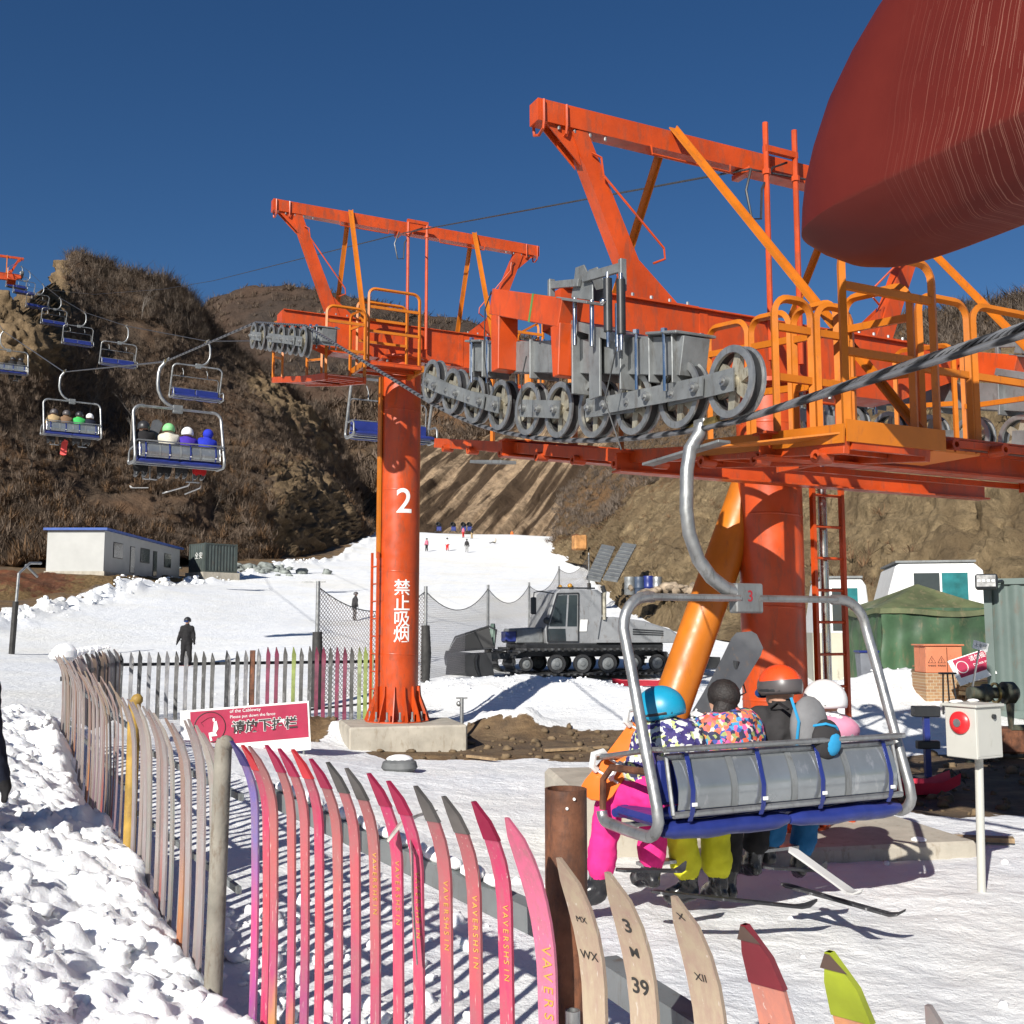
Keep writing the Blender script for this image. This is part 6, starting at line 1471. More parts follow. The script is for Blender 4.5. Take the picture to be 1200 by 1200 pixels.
bpk = thing('backpack', 'grey and black backpack with bright blue piping on the third rider\'s back', 'backpack', CW_(x3 - .02, -.27, -2.0), rz=RZU, local=True)
GRYF = cloth('grey backpack cloth', (.20, .20, .205)); BLUF = cloth('bright blue piping', (.03, .28, .52)); mb = MB()
def blobm(c, r, sq, n=18):
    m = MB(); m.ball(c, r, n=n, squash=sq); return m
blobm((.02, -.02, .10), .18, (.82, .50, 1.15)).build('pack_body', GRYF, bpk); blobm((.08, -.11, .03), .125, (.95, .45, 1.05)).build('front_pocket', C_DK, bpk); blobm((.10, -.135, .01), .085, (.9, .45, 1.0)).build('blue_pocket', BLUF, bpk)
mb = MB(); mb.tube([(-.135, -.03, .30), (-.115, -.075, .15), (-.125, -.06, .02), (-.10, -.05, -.09)], .010, n=6); mb.tube([(-.02, -.10, .12), (.04, -.155, .135), (.12, -.16, .115), (.19, -.11, .06)], .009, n=6); mb.each('piping', BLUF, bpk)
mb = MB(); mb.tube([(-.11, .03, .22), (-.13, .10, .26), (-.14, .16, .22)], .02, n=6, flat=.4); mb.tube([(.11, .03, .22), (.13, .10, .26), (.14, .16, .22)], .02, n=6, flat=.4); mb.each('shoulder_strap', C_BLK, bpk)
x4 = .99
j = seated((x4, -.06, seat_z), lean=.12, side=.05, s=.90, knee=(.0, .10), foot={'anL': (x4 - .22, .36, -2.80), 'toL': (x4 - .18, .50, -2.90), 'anR': (x4 + .10, .40, -2.92), 'toR': (x4 + .18, .52, -3.0)})
T, loc = rider('rightmost rider in white helmet, white speckled and pink jacket and deep blue trousers', j, C_WSP, C_TEAL, x4, s=1.08, bulk=1.2)
for a in T.children[0].data.materials: pass
helmet(T, loc(j['head'] + Vector((0, 0, .03))), .134, H_WHT, band=H_WHT, tilt=(0, .1, 1), strapm=paint('chrome strap', (.5, .5, .52), .2, metal=.6))
mb = MB(); c = loc(j['chest'] + Vector((0, -.035, .03))); mb.ball(c + Vector((0, .02, .02)), .215, n=18, squash=(1.12, .80, .55)); mb.build('pink_yoke', C_WPK, T)
# boards, skis and poles of the riders (things of their own)
BOARDB = paint('dark grey board base', (.055, .058, .065), .45, var=.12, vs=5, dirt=.15); BOARDO = paint('orange board', (.72, .16, .02), .35, var=.05); WB = paint('white binding', (.70, .70, .68), .4)
def strap_binding(T, c, d, x, n, nm='binding'):
    mb = MB(); 
    for s_ in (-1, 1): mb.beam(c + x * .055 * s_ - d * .10, c + x * .055 * s_ + d * .10, .012, .05, up=n)
    mb.tube([c - x * .055 - d * .08 + n * .02, c - x * .06 - d * .10 + n * .06, c - d * .12 + n * .10, c + x * .06 - d * .10 + n * .06, c + x * .055 - d * .08 + n * .02], .024, n=8)
    mb.tube([c - x * .06 + d * .05 + n * .03, c - x * .05 + d * .05 + n * .06, c + d * .05 + n * .075, c + x * .05 + d * .05 + n * .06, c + x * .06 + d * .05 + n * .03], .02, n=6)
    mb.build(nm, WB, T)
o, d, x, y = ski_thing('dark grey snowboard held upright and leaning right between the first two riders', CW_(-.12, .02, -2.02), CW_(.48, .12, -1.34), .24, BOARDB, up=CHM.to_3x3() @ Vector((-.40, -.85, .30)), name='snowboard', cat='snowboard', boots_bind=False, curl=.04)
up_b = CHM.to_3x3() @ Vector((0, 1, 0))
strap_binding(o, CW_(-.06, .04, -1.90), d, x, y)
o, d, x, y = ski_thing('orange snowboard with white bindings sloping down on the left of the near chair', CW_(-.72, .30, -2.34), CW_(-.12, .30, -1.74), .24, BOARDO, up=CHM.to_3x3() @ Vector((-.6, -.55, .55)), name='snowboard', cat='snowboard', boots_bind=False, curl=.03)
for f in (.28, .72): strap_binding(o, CW_(-.72 + .60 * f, .30, -2.34 + .60 * f) + y * .01, x, d, y)
SKB = paint('black ski with snow', (.03, .03, .033), .5, var=.3, vs=5, dirt=.1, dirt_col=(.5, .5, .5))
WSK = paint('white ski with snow', (.55, .54, .52), .5, var=.1, vs=3, dirt=.1)
for lab, a, b, mt in (
 ('black ski under the boots of the yellow trousers, pointing right', P(763, 1046, 6.3), P(956, 1066, 6.7), SKB), ('black ski under the left rider seen edge on beside the black boot', P(722, 1021, 6.3), P(803, 1022, 6.6), SKB),
 ('snow covered ski sticking out under the third rider', P(895, 1018, 6.5), P(968, 1022, 6.8), SKB), ('white ski hanging down steeply from the rightmost rider', P(925, 995, 6.6), P(1008, 1055, 6.1), WSK),
 ('long black ski of the rightmost rider pointing to lower right', P(915, 1037, 6.9), P(1060, 1078, 6.5), SKB)):
    ski_thing(lab, a, b, .075, mt, group='skis worn on the near chair')
pol = thing('ski_pole', 'black ski pole grip raised between second and third rider', 'ski pole', CW_(.28, .1, -2.1)); mb = MB(); mb.tube([CW_(.20, .12, -2.2), CW_(.28, .10, -1.72), CW_(.31, .08, -1.50)], [.008, .009, .02], n=8); mb.build('shaft', BLK, pol); mb = MB(); mb.tube([CW_(.30, .08, -1.56), CW_(.33, .05, -1.62), CW_(.36, .05, -1.70), CW_(.31, .06, -1.72)], .006, n=5); mb.build('wrist_loop', BLK, pol)
# ---- riders of the farther chairs
def far_riders(M, rz, rows, seat=seat_z + .06, vox=.034):
    for lab, x, top, pants, hel, s, side in rows:
        j = seated((x, -.14, seat), lean=.08, side=side, s=s); o0 = Vector((x, -.14, seat)); T = make_person(lab, M @ o0, rz, {k: v - o0 for k, v in j.items()}, top, pants, voxel=vox, wr=False, s=s * 1.16, bulk=1.1)
        if hel is not None: helmet(T, j['head'] - o0 + Vector((0, 0, .02)), .135, hel, goggles=False, vents=False)
        else: m_ = MB(); m_.ball(j['head'] - o0 + Vector((0, -.02, .03)), .125, n=12); m_.build('hood', top, T)
M2_ = Matrix.Translation(chair_up[0]) @ Matrix.Rotation(RZU + .10, 4, 'Z')
far_riders(M2_, RZU + .10, [('leftmost rider all in black on the second chair', -.38, C_BLK, C_BLK, H_BLK, 1.0, -.1), ('rider in white and red jacket and green cap on the second chair', .16, C_WHT, C_BLK, paint('green cap', (.2, .5, .2), .6), 1.0, -.05), ('rider in white helmet and purple jacket on the second chair', .56, C_PUR, C_DK, H_WHT, .93, 0), ('rightmost rider in blue jacket and red trousers on the second chair', .98, C_BLU, C_RED, None, .95, .1)])
mb_, d, x, y = ski_thing('dark snowboard raised by the black rider on the second chair', M2_ @ Vector((-.28, .1, -2.1)), M2_ @ Vector((-.06, .15, -1.38)), .25, BOARDB, up=(0.3, -1, 0), name='snowboard', cat='snowboard', boots_bind=False, curl=.03)
for lab, a, b in (('ski pointing left under the second chair', (-.15, .5, -2.95), (-.60, .35, -3.0)), ('pale ski crossing under the middle of the second chair', (.2, .6, -3.05), (.75, .2, -2.86)), ('pale ski under the rightmost rider of the second chair', (.7, .5, -3.05), (1.05, .3, -2.88))):
    ski_thing(lab, M2_ @ Vector(a), M2_ @ Vector(b), .09, WSK, boots_bind=False)
M3_ = Matrix.Translation(chair_up[1]) @ Matrix.Rotation(RZU + .12, 4, 'Z')
far_riders(M3_, RZU + .12, [('far rider in tan jacket at the left of the third chair', -.30, C_TAN, C_BLK, H_GRY, 1, 0), ('far rider in brown jacket with red board on the third chair', .14, cloth('brown jacket', (.2, .12, .07)), C_BLK, H_GRY, 1, 0), ('far rider in bright green jacket on the third chair', .60, C_GRN, C_DK, H_BLK, 1, 0), ('far rider in grey jacket at the right of the third chair', .98, C_NAVY, C_DK, H_WHT, .95, 0)], vox=.05)
o, *_r = ski_thing('red snowboard hanging from the third chair', M3_ @ Vector((.16, .3, -3.15)), M3_ @ Vector((.20, .3, -2.55)), .26, paint('red board', (.6, .04, .03), .4), up=(0.2, -1, 0), name='snowboard', cat='snowboard', boots_bind=False, curl=.03)
M4_ = Matrix.Translation(chair_up[2]) @ Matrix.Rotation(RZU + .1, 4, 'Z')
far_riders(M4_, RZU + .1, [('dark rider at the middle of the chair cut by the left edge', .56, C_BLK, C_BLK, H_BLK, 1, 0), ('dark rider at the right of the chair cut by the left edge', .98, C_DK, C_BLK, H_BLK, 1, 0)], vox=.06)
# ---- skiers and people standing on the snow
def standing(s=1.0, stance=.14, knee=.04, arms=((-.16, .02), (.16, .02)), lean=0.0, crouch=0.0):
    j = {}; h = 1.0; hipz = (.92 - crouch) * s; up_ = Vector((0, sin(lean), cos(lean)))
    j['hip'] = Vector((0, 0, hipz)); j['waist'] = j['hip'] + up_ * .20 * s; j['chest'] = j['hip'] + up_ * .38 * s; j['neck'] = j['hip'] + up_ * .56 * s; j['head'] = j['neck'] + up_ * .16 * s
    for sg, L in ((-1, 'L'), (1, 'R')):
        j['sh' + L] = j['chest'] + up_ * .10 * s + Vector((sg * .17 * s, 0, 0)); ax, ay = arms[0 if sg < 0 else 1]
        j['el' + L] = j['sh' + L] + Vector((ax * .55, .02, -.27)) * s; j['wr' + L] = j['el' + L] + Vector((ax * .3, ay + .05, -.23)) * s
        j['hp' + L] = j['hip'] + Vector((sg * .09 * s, 0, -.03 * s)); j['kn' + L] = Vector((sg * (.09 + stance) / 2 * s, knee + crouch * .5, (.50 - crouch * .3) * s)); j['an' + L] = Vector((sg * stance * s, 0, .12 * s)); j['to' + L] = j['an' + L] + Vector((0, .15 * s, -.05 * s))
    j['hip'] = j['hip'] - Vector((0, 0, .04 * s)); return j
def skier(label, px, py, Y, top, pants, hel, rz=0.0, s=1.0, vox=.03, skis=True, ski_col=None, group=None, **kw):
    p = P(px, py, Y); z = gh(p.x, p.y); j = standing(s, **kw); T = make_person(label, (p.x, p.y, z + .03), rz, j, top, pants, group=group, voxel=vox, wr=vox < .04, s=s, bulk=1.3)
    if hel is not None: helmet(T, j['head'] + Vector((0, 0, .03 * s)), .125 * s, hel, goggles=vox < .04, vents=False)
    if skis:
        for sg in (-1, 1):
            mb = MB(); x = sg * .14 * s; q = [(x, -.75, .02), (x, .0, .02), (x, .6, .02), (x, .78, .05), (x, .86, .11)]
            mb.tube([Vector(v) * (s if s < 1 else 1) for v in q], [.04, .045, .045, .04, .02], n=4, flat=.2, up=(0, 0, 1)); mb.build('ski', ski_col or DKS[0], T)
    return T
skier('skier in black with blue goggles standing on the run behind the far ski fence', 218, 780, 39.6, C_BLK, C_BLK, H_BLK, rz=pi, vox=.028, ski_col=paint('crimson ski', (.5, .02, .05), .4), arms=((-.16, .06), (.16, .06)))
skier('skier in dark jacket gliding sideways beside tower 2', 415, 729, 66, C_DK, C_BLK, H_GRY, rz=-1.2, vox=.04, skis=True, arms=((-.1, .05), (.25, .0)), lean=.12)
for lab, px, py, Y, t_, p_ in (('far skier in pink at the left below the snow guns', 500, 648, 150, C_PK2, C_DK), ('far skier in white jacket and red trousers', 524, 645, 150, cloth('plain white jacket', (.6, .6, .6)), C_RED), ('far skier in dark clothes nearest the middle', 547, 648, 145, C_DK, cloth('grey trousers', (.3, .3, .3))), ('far skier in rose jacket beside the snow guns', 543, 633, 175, C_PK2, C_RED), ('far skier in tan trousers beside the snow guns', 553, 634, 172, C_DK, C_TAN)):
    skier(lab, px, py, Y, t_, p_, H_BLK, rz=random.uniform(-1, 1), vox=.06, s=1.05, skis=False)
# sitting figure
p = P(580, 640, 160); z = gh(p.x, p.y); j = seated((0, 0, .05), lean=-.2, foot={'anL': (-.1, .8, .08), 'anR': (.1, .8, .08), 'toL': (-.1, .9, .2), 'toR': (.1, .9, .2), 'knL': (-.1, .42, .2), 'knR': (.1, .42, .2)})
make_person('far figure sitting down on the snow', (p.x, p.y, z + .1), 1.4, j, C_WHT, C_DK, voxel=.06, wr=False)
skier('far figure in orange at the foot of the rock face', 600, 621, 205, C_ORG, C_ORG, None, vox=.06, skis=False)
# figure cut off by the left edge
p = P(-50, 905, 6.4); j = standing(1.02, arms=((-.12, .0), (.08, .02)))
T = make_person('person in navy black winter jacket cut off by the left edge', (p.x, p.y, .22), -.35, j, C_NAVY, C_BLK, voxel=.016, bulk=1.18, s=1.02)
mb = MB(); mb.ball(j['head'] + Vector((0, 0, .05)), .115, n=14); mb.build('beanie', C_BLK, T)
# ================================================================== SNOW GROOMER
def groomer():
    org = P(600, 801, 31.0); z0 = gh(org.x + 1.5, org.y + .6) + .14; ax = Vector((.96, .28, 0)).normalized()   # ax: towards the rear (right)
    n_ = Vector((-ax.y, ax.x, 0)); base = Vector((org.x, org.y, z0))
    T = thing('snow_groomer', 'grey tracked snow groomer with black blade, parked behind the snow heaps', 'snow groomer', base)
    W = lambda a, b, c: base + ax * a + n_ * b + Z_ * c      # a: along (rear +), b: away from the camera, c: up
    # tracks
    for sd, b0 in ((0, 0.0), (1, 1.75)):
        m = MB(); prof = []; 
        for k in range(9): t = pi / 2 + pi * k / 8; prof.append((.38 + .36 * cos(t) * 1.0, .40 + .36 * sin(t)))
        for k in range(9): t = -pi / 2 + pi * k / 8; prof.append((4.55 + .36 * cos(t), .42 + .34 * sin(t)))
        N = len(prof); vs = []; inner = []
        for (a, c) in prof: vs += [W(a, b0, c), W(a, b0 + .95, c)]
        for (a, c) in prof:
            ca = .38 if a < 2 else 4.55; inner_a = a + (ca - a) * .12; inner_c = c + (.41 - c) * .12; vs += [W(inner_a, b0, inner_c), W(inner_a, b0 + .95, inner_c)]
        fs = []
        for i in range(N):
            k = (i + 1) % N; fs += [(2 * i, 2 * i + 1, 2 * k + 1, 2 * k), (2 * N + 2 * i, 2 * N + 2 * k, 2 * N + 2 * k + 1, 2 * N + 2 * i + 1), (2 * i, 2 * k, 2 * N + 2 * k, 2 * N + 2 * i), (2 * i + 1, 2 * N + 2 * i + 1, 2 * N + 2 * k + 1, 2 * k + 1)]
        m.add(vs, fs); tr = m.build('track_belt', RUB, T)
        g = MB()                                            # cleats
        L = 4.17; per = 2 * L + 2 * pi * .36; nn = 52
        for k in range(nn):
            s = per * k / nn
            if s < L: a, c, da, dc = .38 + s, .78, 0, 1
            elif s < L + pi * .36: t = (s - L) / .36; a, c, da, dc = 4.55 + .36 * sin(t), .42 + .36 * cos(t), sin(t), cos(t)
            elif s < 2 * L + pi * .36: a, c, da, dc = 4.55 - (s - L - pi * .36), .05, 0, -1
            else: t = (s - 2 * L - pi * .36) / .36; a, c, da, dc = .38 - .36 * sin(t), .40 - .36 * cos(t), -sin(t), -cos(t)
            g.beam(W(a, b0 - .10, c), W(a, b0 + 1.05, c), .07, .06, up=ax * da + Z_ * dc)
        g.build('track_cleats', paint('worn cleat', (.13, .13, .13), .45, metal=.6, var=.4), tr)
        wm = MB(); rm = MB()
        for a, r in ((.42, .20), (1.35, .27), (2.15, .27), (2.95, .28), (3.75, .27), (4.55, .26)):
            wm.lathe([(r, -.04), (r, .08), (r * .72, .08), (r * .72, -.04)], W(a, b0 - .02, .36), n_, 20, closed=True); rm.lathe([(.001, -.045), (r * .25, -.045), (r * .3, -.02), (r * .68, .0), (r * .72, .03)], W(a, b0 - .02, .36), n_, 18)
        wm.each('road_wheel', RUB, T); rm.each('wheel_disc', GALD, T)
    m = MB(); m.hexa([W(.5, .35, .55), W(4.9, .35, .55), W(4.9, 2.4, .55), W(.5, 2.4, .55)], [W(.5, .3, .95), W(4.9, .3, .95), W(4.9, 2.4, .95), W(.5, 2.4, .95)]); m.build('chassis', BLK, T, bevel=.03)
    # cab
    GP2 = GREYP; b0, b1 = .25, 2.15
    m = MB()
    sidep = [(1.15, .92), (1.10, 1.35), (1.42, 2.42), (1.55, 2.55), (2.75, 2.55), (2.9, 2.45), (2.9, 1.75), (2.75, .92)]
    m.prism([W(a, b0, c) for a, c in sidep], n_ * (b1 - b0)); cab = m.build('cab', GP2, T, bevel=.04)
    g = MB(); win = [(1.22, 1.45), (1.50, 2.36), (1.78, 2.38), (1.72, 1.45)]; g.prism([W(a, b0 - .012, c) for a, c in win], n_ * .02); w2 = [(1.78, 1.45), (1.84, 2.38), (2.10, 2.38), (2.08, 1.45)]; g.prism([W(a, b0 - .012, c) for a, c in w2], n_ * .02)
    g.prism([W(a, b0 - .010, c) for a, c in [(1.20, 1.02), (1.18, 1.38), (1.72, 1.38), (1.74, 1.02)]], n_ * .02); g.each('side_window', GLS, cab)
    d = MB(); 
    for p0, p1 in (((1.16, 1.0), (1.14, 1.4)), ((1.14, 1.4), (1.47, 2.42)), ((1.47, 2.42), (2.14, 2.44)), ((2.14, 2.44), (2.12, 1.0)), ((2.12, 1.0), (1.16, 1.0))): d.beam(W(p0[0], b0 - .02, p0[1]), W(p1[0], b0 - .02, p1[1]), .03, .03)
    d.build('door_frame', BLK, cab)
    g = MB(); g.hexa([W(2.905, b0 + .22, 1.78), W(2.925, b0 + .22, 1.78), W(2.925, b1 - .22, 1.78), W(2.905, b1 - .22, 1.78)], [W(2.905, b0 + .22, 2.42), W(2.925, b0 + .22, 2.42), W(2.925, b1 - .22, 2.42), W(2.905, b1 - .22, 2.42)]); g.build('rear_window', GLS, cab)
    g = MB()
    for b in (b0 + .05, b1 - .2):
        g.hexa([W(2.9, b, 1.8), W(3.02, b, 1.8), W(3.02, b + .16, 1.8), W(2.9, b + .16, 1.8)], [W(2.86, b, 2.46), W(2.98, b, 2.46), W(2.98, b + .16, 2.46), W(2.86, b + .16, 2.46)])
    g.each('lamp_column', BLK, cab); l = MB(); RL = paint('red lamp lens', (.35, .01, .015), .2)
    for b in (b0 + .13, b1 - .12):
        for c in (1.9, 2.08, 2.26): l.ball(W(3.03, b, c), .045, n=10, squash=(.6, .6, 1)); l.ball(W(2.96, b - .08, c), .04, n=10)
    l.each('rear_lamp', RL, cab)
    m = MB(); m.beam(W(1.5, b0 + .1, 2.59), W(2.7, b0 + .1, 2.59), .06, .05); m.cyl(W(2.2, b0 + .8, 2.56), W(2.2, b0 + .8, 2.68), .07, n=12); m.build('roof_rail', BLK, cab); m = MB(); m.ball(W(1.7, b0 + .4, 2.63), .07, n=10); m.ball(W(2.0, b0 + .35, 2.66), .08, n=10); m.each('roof_lamp', paint('amber lamp', (.45, .22, .03), .3), cab)
    m = MB(); m.prism([W(2.16, b0 - .03, 1.3), W(2.2, b0 - .03, 1.65), W(2.42, b0 - .03, 1.65), W(2.38, b0 - .03, 1.3)], n_ * .03); m.build('white_panel', WHT, cab)
    # engine deck
    m = MB(); dk = [(2.7, .95), (2.7, 1.72), (3.3, 1.74), (4.3, 1.62), (5.2, 1.35), (5.5, 1.15), (5.45, .95)]; m.prism([W(a, .32, c) for a, c in dk], n_ * 1.75); ek = m.build('engine_deck', GP2, T, bevel=.06)
    m = MB(); 
    for k in range(3): m.hexa([W(3.9 + .0, .30, 1.2 + .07 * k), W(4.9, .30, 1.17 + .06 * k), W(4.9, .33, 1.17 + .06 * k), W(3.9, .33, 1.2 + .07 * k)], [W(3.9, .30, 1.24 + .07 * k), W(4.9, .30, 1.2 + .06 * k), W(4.9, .33, 1.2 + .06 * k), W(3.9, .33, 1.24 + .07 * k)])
    m.each('louvre', BLK, ek)
    m = MB(); m.hexa([W(2.7, .2, .96), W(6.2, .2, .96), W(6.2, 2.3, .96), W(2.7, 2.3, .96)], [W(2.7, .2, 1.06), W(6.2, .2, 1.04), W(6.2, 2.3, 1.04), W(2.7, 2.3, 1.06)]); m.build('rear_platform', GP2, T, bevel=.01)
    m = MB(); m.tube([W(5.0, .5, .5), W(6.0, .5, .8), W(6.3, .5, .3)], .06, n=8); m.beam(W(6.2, -.4, .35), W(6.2, 2.9, .35), .5, .35); m.build('rear_tiller', BLK, T, bevel=.03)
    m = MB(); m.tube([W(2.98, .30, 1.65), W(2.98, .30, 2.35), W(3.0, .30, 2.5), W(2.92, .30, 2.62)], .062, n=14); m.build('exhaust_pipe', CAST, T); m = MB(); m.cyl(W(2.99, .3, 2.48), W(2.92, .30, 2.66), .07, n=14); m.build('exhaust_cap', BLK, T)
    # mirrors
    m = MB(); m.tube([W(1.4, b0 + .1, 2.42), W(.9, b0 - .1, 2.48), W(.72, b0 - .1, 2.44), W(.70, b0 - .1, 2.2)], .018, n=6); m.build('mirror_arm', BLK, T); m = MB(); m.box(W(.70, b0 - .1, 2.05), (.16, .12, .5), Matrix.Rotation(atan2(ax.y, ax.x), 3, 'Z')); m.build('wing_mirror', BLK, T, bevel=.03); m = MB(); m.ball(W(1.12, b0 - .05, 1.62), .10, n=10, squash=(1, .6, 1)); m.build('round_mirror', BLK, T)
    # nose box and blade
    m = MB(); m.hexa([W(.25, .5, .95), W(1.12, .5, .95), W(1.12, 2.0, .95), W(.25, 2.0, .95)], [W(.3, .55, 1.38), W(1.12, .5, 1.42), W(1.12, 2.0, 1.42), W(.3, 1.95, 1.38)]); m.build('front_hood', GALD, T, bevel=.03); m = MB(); m.hexa([W(-.05, .5, 1.0), W(.28, .5, 1.0), W(.28, 1.0, 1.0), W(-.05, 1.0, 1.0)], [W(-.05, .5, 1.3), W(.28, .5, 1.3), W(.28, 1.0, 1.3), W(-.05, 1.0, 1.3)]); m.build('blue_crate', BLUE, T, bevel=.02)
    bl = MB(); F0 = -1.25; cv = [(0, .10), (-.08, .3), (-.11, .5), (-.06, .70)]
    for (a0, c0), (a1, c1) in zip(cv[:-1], cv[1:]): bl.hexa([W(F0 + a0, -1.0, c0), W(F0 + a0 + .05, -1.0, c0), W(F0 + a0 + .05, 2.9, c0), W(F0 + a0, 2.9, c0)], [W(F0 + a1, -1.0, c1), W(F0 + a1 + .05, -1.0, c1), W(F0 + a1 + .05, 2.9, c1), W(F0 + a1, 2.9, c1)])
    bl.build('blade', BLK, T)
    wg = MB(); wing = [(F0 - .85, .10), (F0 - .80, .62), (F0 + .35, .72), (F0 + .45, .05)]; wg.prism([W(a, -1.0 + (.35 if a < F0 else 0), c) for a, c in wing], n_ * .05); wg.build('blade_wing', BLK, T)
    wf = MB(); p_ = [W(F0 - .80, -.65, .75), W(F0 - .60, -.7, 1.15), W(F0 + .30, -.95, 1.45), W(F0 + .5, -1, 1.35), W(F0 + .45, -1, .85)]; wf.tube(p_, .03, n=6, closed=True); wf.build('wing_frame', BLK, T)
    ms_ = MB(); q = [W(F0 - .78, -.66, .76), W(F0 - .58, -.7, 1.12), W(F0 + .30, -.95, 1.42), W(F0 + .44, -1, .86)]; ms_.add(q, [(0, 1, 2, 3)]); ms_.build('wing_mesh', NETM, T)
    ar = MB(); 
    for b in (.4, 2.0): ar.beam(W(F0 + .05, b, .55), W(.6, b, .6), .14, .16); 
    ar.each('push_arm', BLK, T); tr_ = MB(); tr_.lathe([(.26, -.05), (.33, -.05), (.33, .05), (.26, .05)], W(F0 + .62, -.2, 1.2), (ax + n_ * -.4).normalized(), 20, closed=True); tr_.build('green_hose_ring', paint('dull green hose', (.10, .15, .12), .6), T)
def mat_net(name, col, sx, lw, rot=0.0):
    m, nt, b = new_mat(name); co = coord(nt, 'UV'); sp = nt.nodes.new('ShaderNodeSeparateXYZ')
    mp = nt.nodes.new('ShaderNodeMapping'); mp.inputs['Rotation'].default_value = (0, 0, rot); mp.inputs['Scale'].default_value = (sx, sx, 1); nt.links.new(co, mp.inputs[0]); nt.links.new(mp.outputs[0], sp.inputs[0])
    M_ = lambda op, a, b_: (lambda n: ([nt.links.new(v, n.inputs[i]) if hasattr(v, 'links') else setattr(n.inputs[i], 'default_value', v) for i, v in enumerate((a, b_)) if v is not None], n.outputs[0])[1])(_mathnode(nt, op))
    f = M_('MAXIMUM', M_('LESS_THAN', M_('FRACT', sp.outputs[0], None), lw), M_('LESS_THAN', M_('FRACT', sp.outputs[1], None), lw))
    tr = nt.nodes.new('ShaderNodeBsdfTransparent'); mx = nt.nodes.new('ShaderNodeMixShader'); out = nt.nodes['Material Output']
    nt.links.new(f, mx.inputs[0]); nt.links.new(tr.outputs[0], mx.inputs[1]); nt.links.new(b.outputs[0], mx.inputs[2]); nt.links.new(mx.outputs[0], out.inputs[0]); b.inputs['Base Color'].default_value = (*col, 1); b.inputs['Roughness'].default_value = .8; return m
NETM = mat_net('blade mesh', (.03, .03, .03), 20, .35)
NET2 = mat_net('faded safety netting', (.46, .40, .37), 15, .26, radians(45))
groomer()
def netting(name, label, posts, ztop, zbot, cat='safety net', sag=.25, par=None):
    T = thing(name, label, cat, posts[0]); vs = []; fs = []; uv = []; acc = 0; nx, ny = 12, 6
    for i in range(len(posts) - 1):
        a, b = posts[i], posts[i + 1]; L = (b - a).length; base = len(vs)
        for x in range(nx + 1):
            f = x / nx; p = a.lerp(b, f); tp = ztop[i] + (ztop[i + 1] - ztop[i]) * f - sag * 4 * f * (1 - f) * min(1, L / 4); bt = zbot[i] + (zbot[i + 1] - zbot[i]) * f
            for y in range(ny + 1):
                g_ = y / ny; z = bt + (tp - bt) * g_; w = .10 * sin(f * 9 + i) * sin(g_ * pi); vs.append((p.x, p.y + w, z)); uv.append((acc + L * f, z - bt))
        for x in range(nx):
            for y in range(ny): q = base + x * (ny + 1) + y; fs.append((q, q + ny + 1, q + ny + 2, q + 1))
        acc += L
    mb = MB(); mb.add(vs, fs, 0, True); o = mb.build('net', NET2, T); ul = o.data.uv_layers.new(name='UVMap')
    for lp in o.data.loops: ul.data[lp.index].uv = uv[lp.vertex_index]
    ln = MB()
    for i in range(len(posts) - 1):
        a, b = posts[i], posts[i + 1]; pts = []
        for x in range(13): f = x / 12; p = a.lerp(b, f); pts.append((p.x, p.y, ztop[i] + (ztop[i + 1] - ztop[i]) * f - sag * 4 * f * (1 - f) * min(1, (b - a).length / 4)))
        ln.tube(pts, .012, n=5)
    ln.each('edge_rope', BLK, T)
    return T
PADM = paint('black post padding', (.03, .028, .026), .7, var=.3, vs=4, bmp=.3)
np_ = [(372, 684, 20.6, 820), (372, 684, 20.6, 820)]
raw = [(373, 682, 22.5, 800, 1), (499, 688, 25.5, 787, 1), (572, 686, 33, 752, .45), (620, 683, 40, 742, 0), (655, 664, 50, 700, .4), (690, 648, 60, 695, .5)]
pp_ = []; zt_ = []; zb_ = []
for px, py, Y, pb, pad_ in raw:
    t = P(px, py, Y); g_ = gh(t.x, t.y); pp_.append(Vector((t.x, t.y, g_))); zt_.append(t.z - .1); zb_.append(g_ + .05)
pp2 = [pp_[0] - Vector((.5, 0, 0))] + pp_; 
NT = netting('safety_net', 'long sagging safety net on steel posts between tower 2 and the groomer', [pp_[0], P(440, 740, 26) if False else pp_[1]] + pp_[2:], zt_, zb_, sag=.55)
for (px, py, Y, pb, pad_), b, zt in zip(raw, pp_, zt_):
    mb = MB(); mb.tube([b - Z_ * .1, Vector((b.x, b.y, zt + .12))], .045, n=10); po = mb.build('net_post', GAL, NT)
    if pad_: 
        mb = MB(); H = (zt - b.z); z1 = b.z + H * (.62 if pad_ == 1 else .5); z0 = b.z + (.0 if pad_ == 1 else H * .2); mb.tube([(b.x, b.y - .02, z0), (b.x + .02, b.y - .02, (z0 + z1) / 2), (b.x, b.y, z1)], [.11, .125, .10], n=10); mb.build('post_padding', PADM, po)
mb = MB(); b = pp_[0]; mb.beam((b.x - .35, b.y, zt_[0] + .1), (b.x + .15, b.y, zt_[0] + .1), .03, .03); mb.build('cross_arm', GAL, NT)
# left net with leaning frame post at the far left
a = P(15, 738, 38); b = P(22, 672, 38); T = thing('net_frame', 'bent grey pipe frame with torn net at the far left below the shed', 'net frame', (a.x, a.y, gh(a.x, a.y)))
mb = MB(); mb.tube([(a.x, a.y, gh(a.x, a.y)), b, P(35, 660, 38.5), P(48, 660, 39)], .05, n=8); mb.tube([P(30, 662, 38.5), P(44, 676, 39)], .045, n=8); mb.each('pipe', GAL, T); mb = MB(); mb.tube([(a.x, a.y, gh(a.x, a.y)), a.lerp(b, .5)], .10, n=8); mb.build('post_padding', PADM, T)
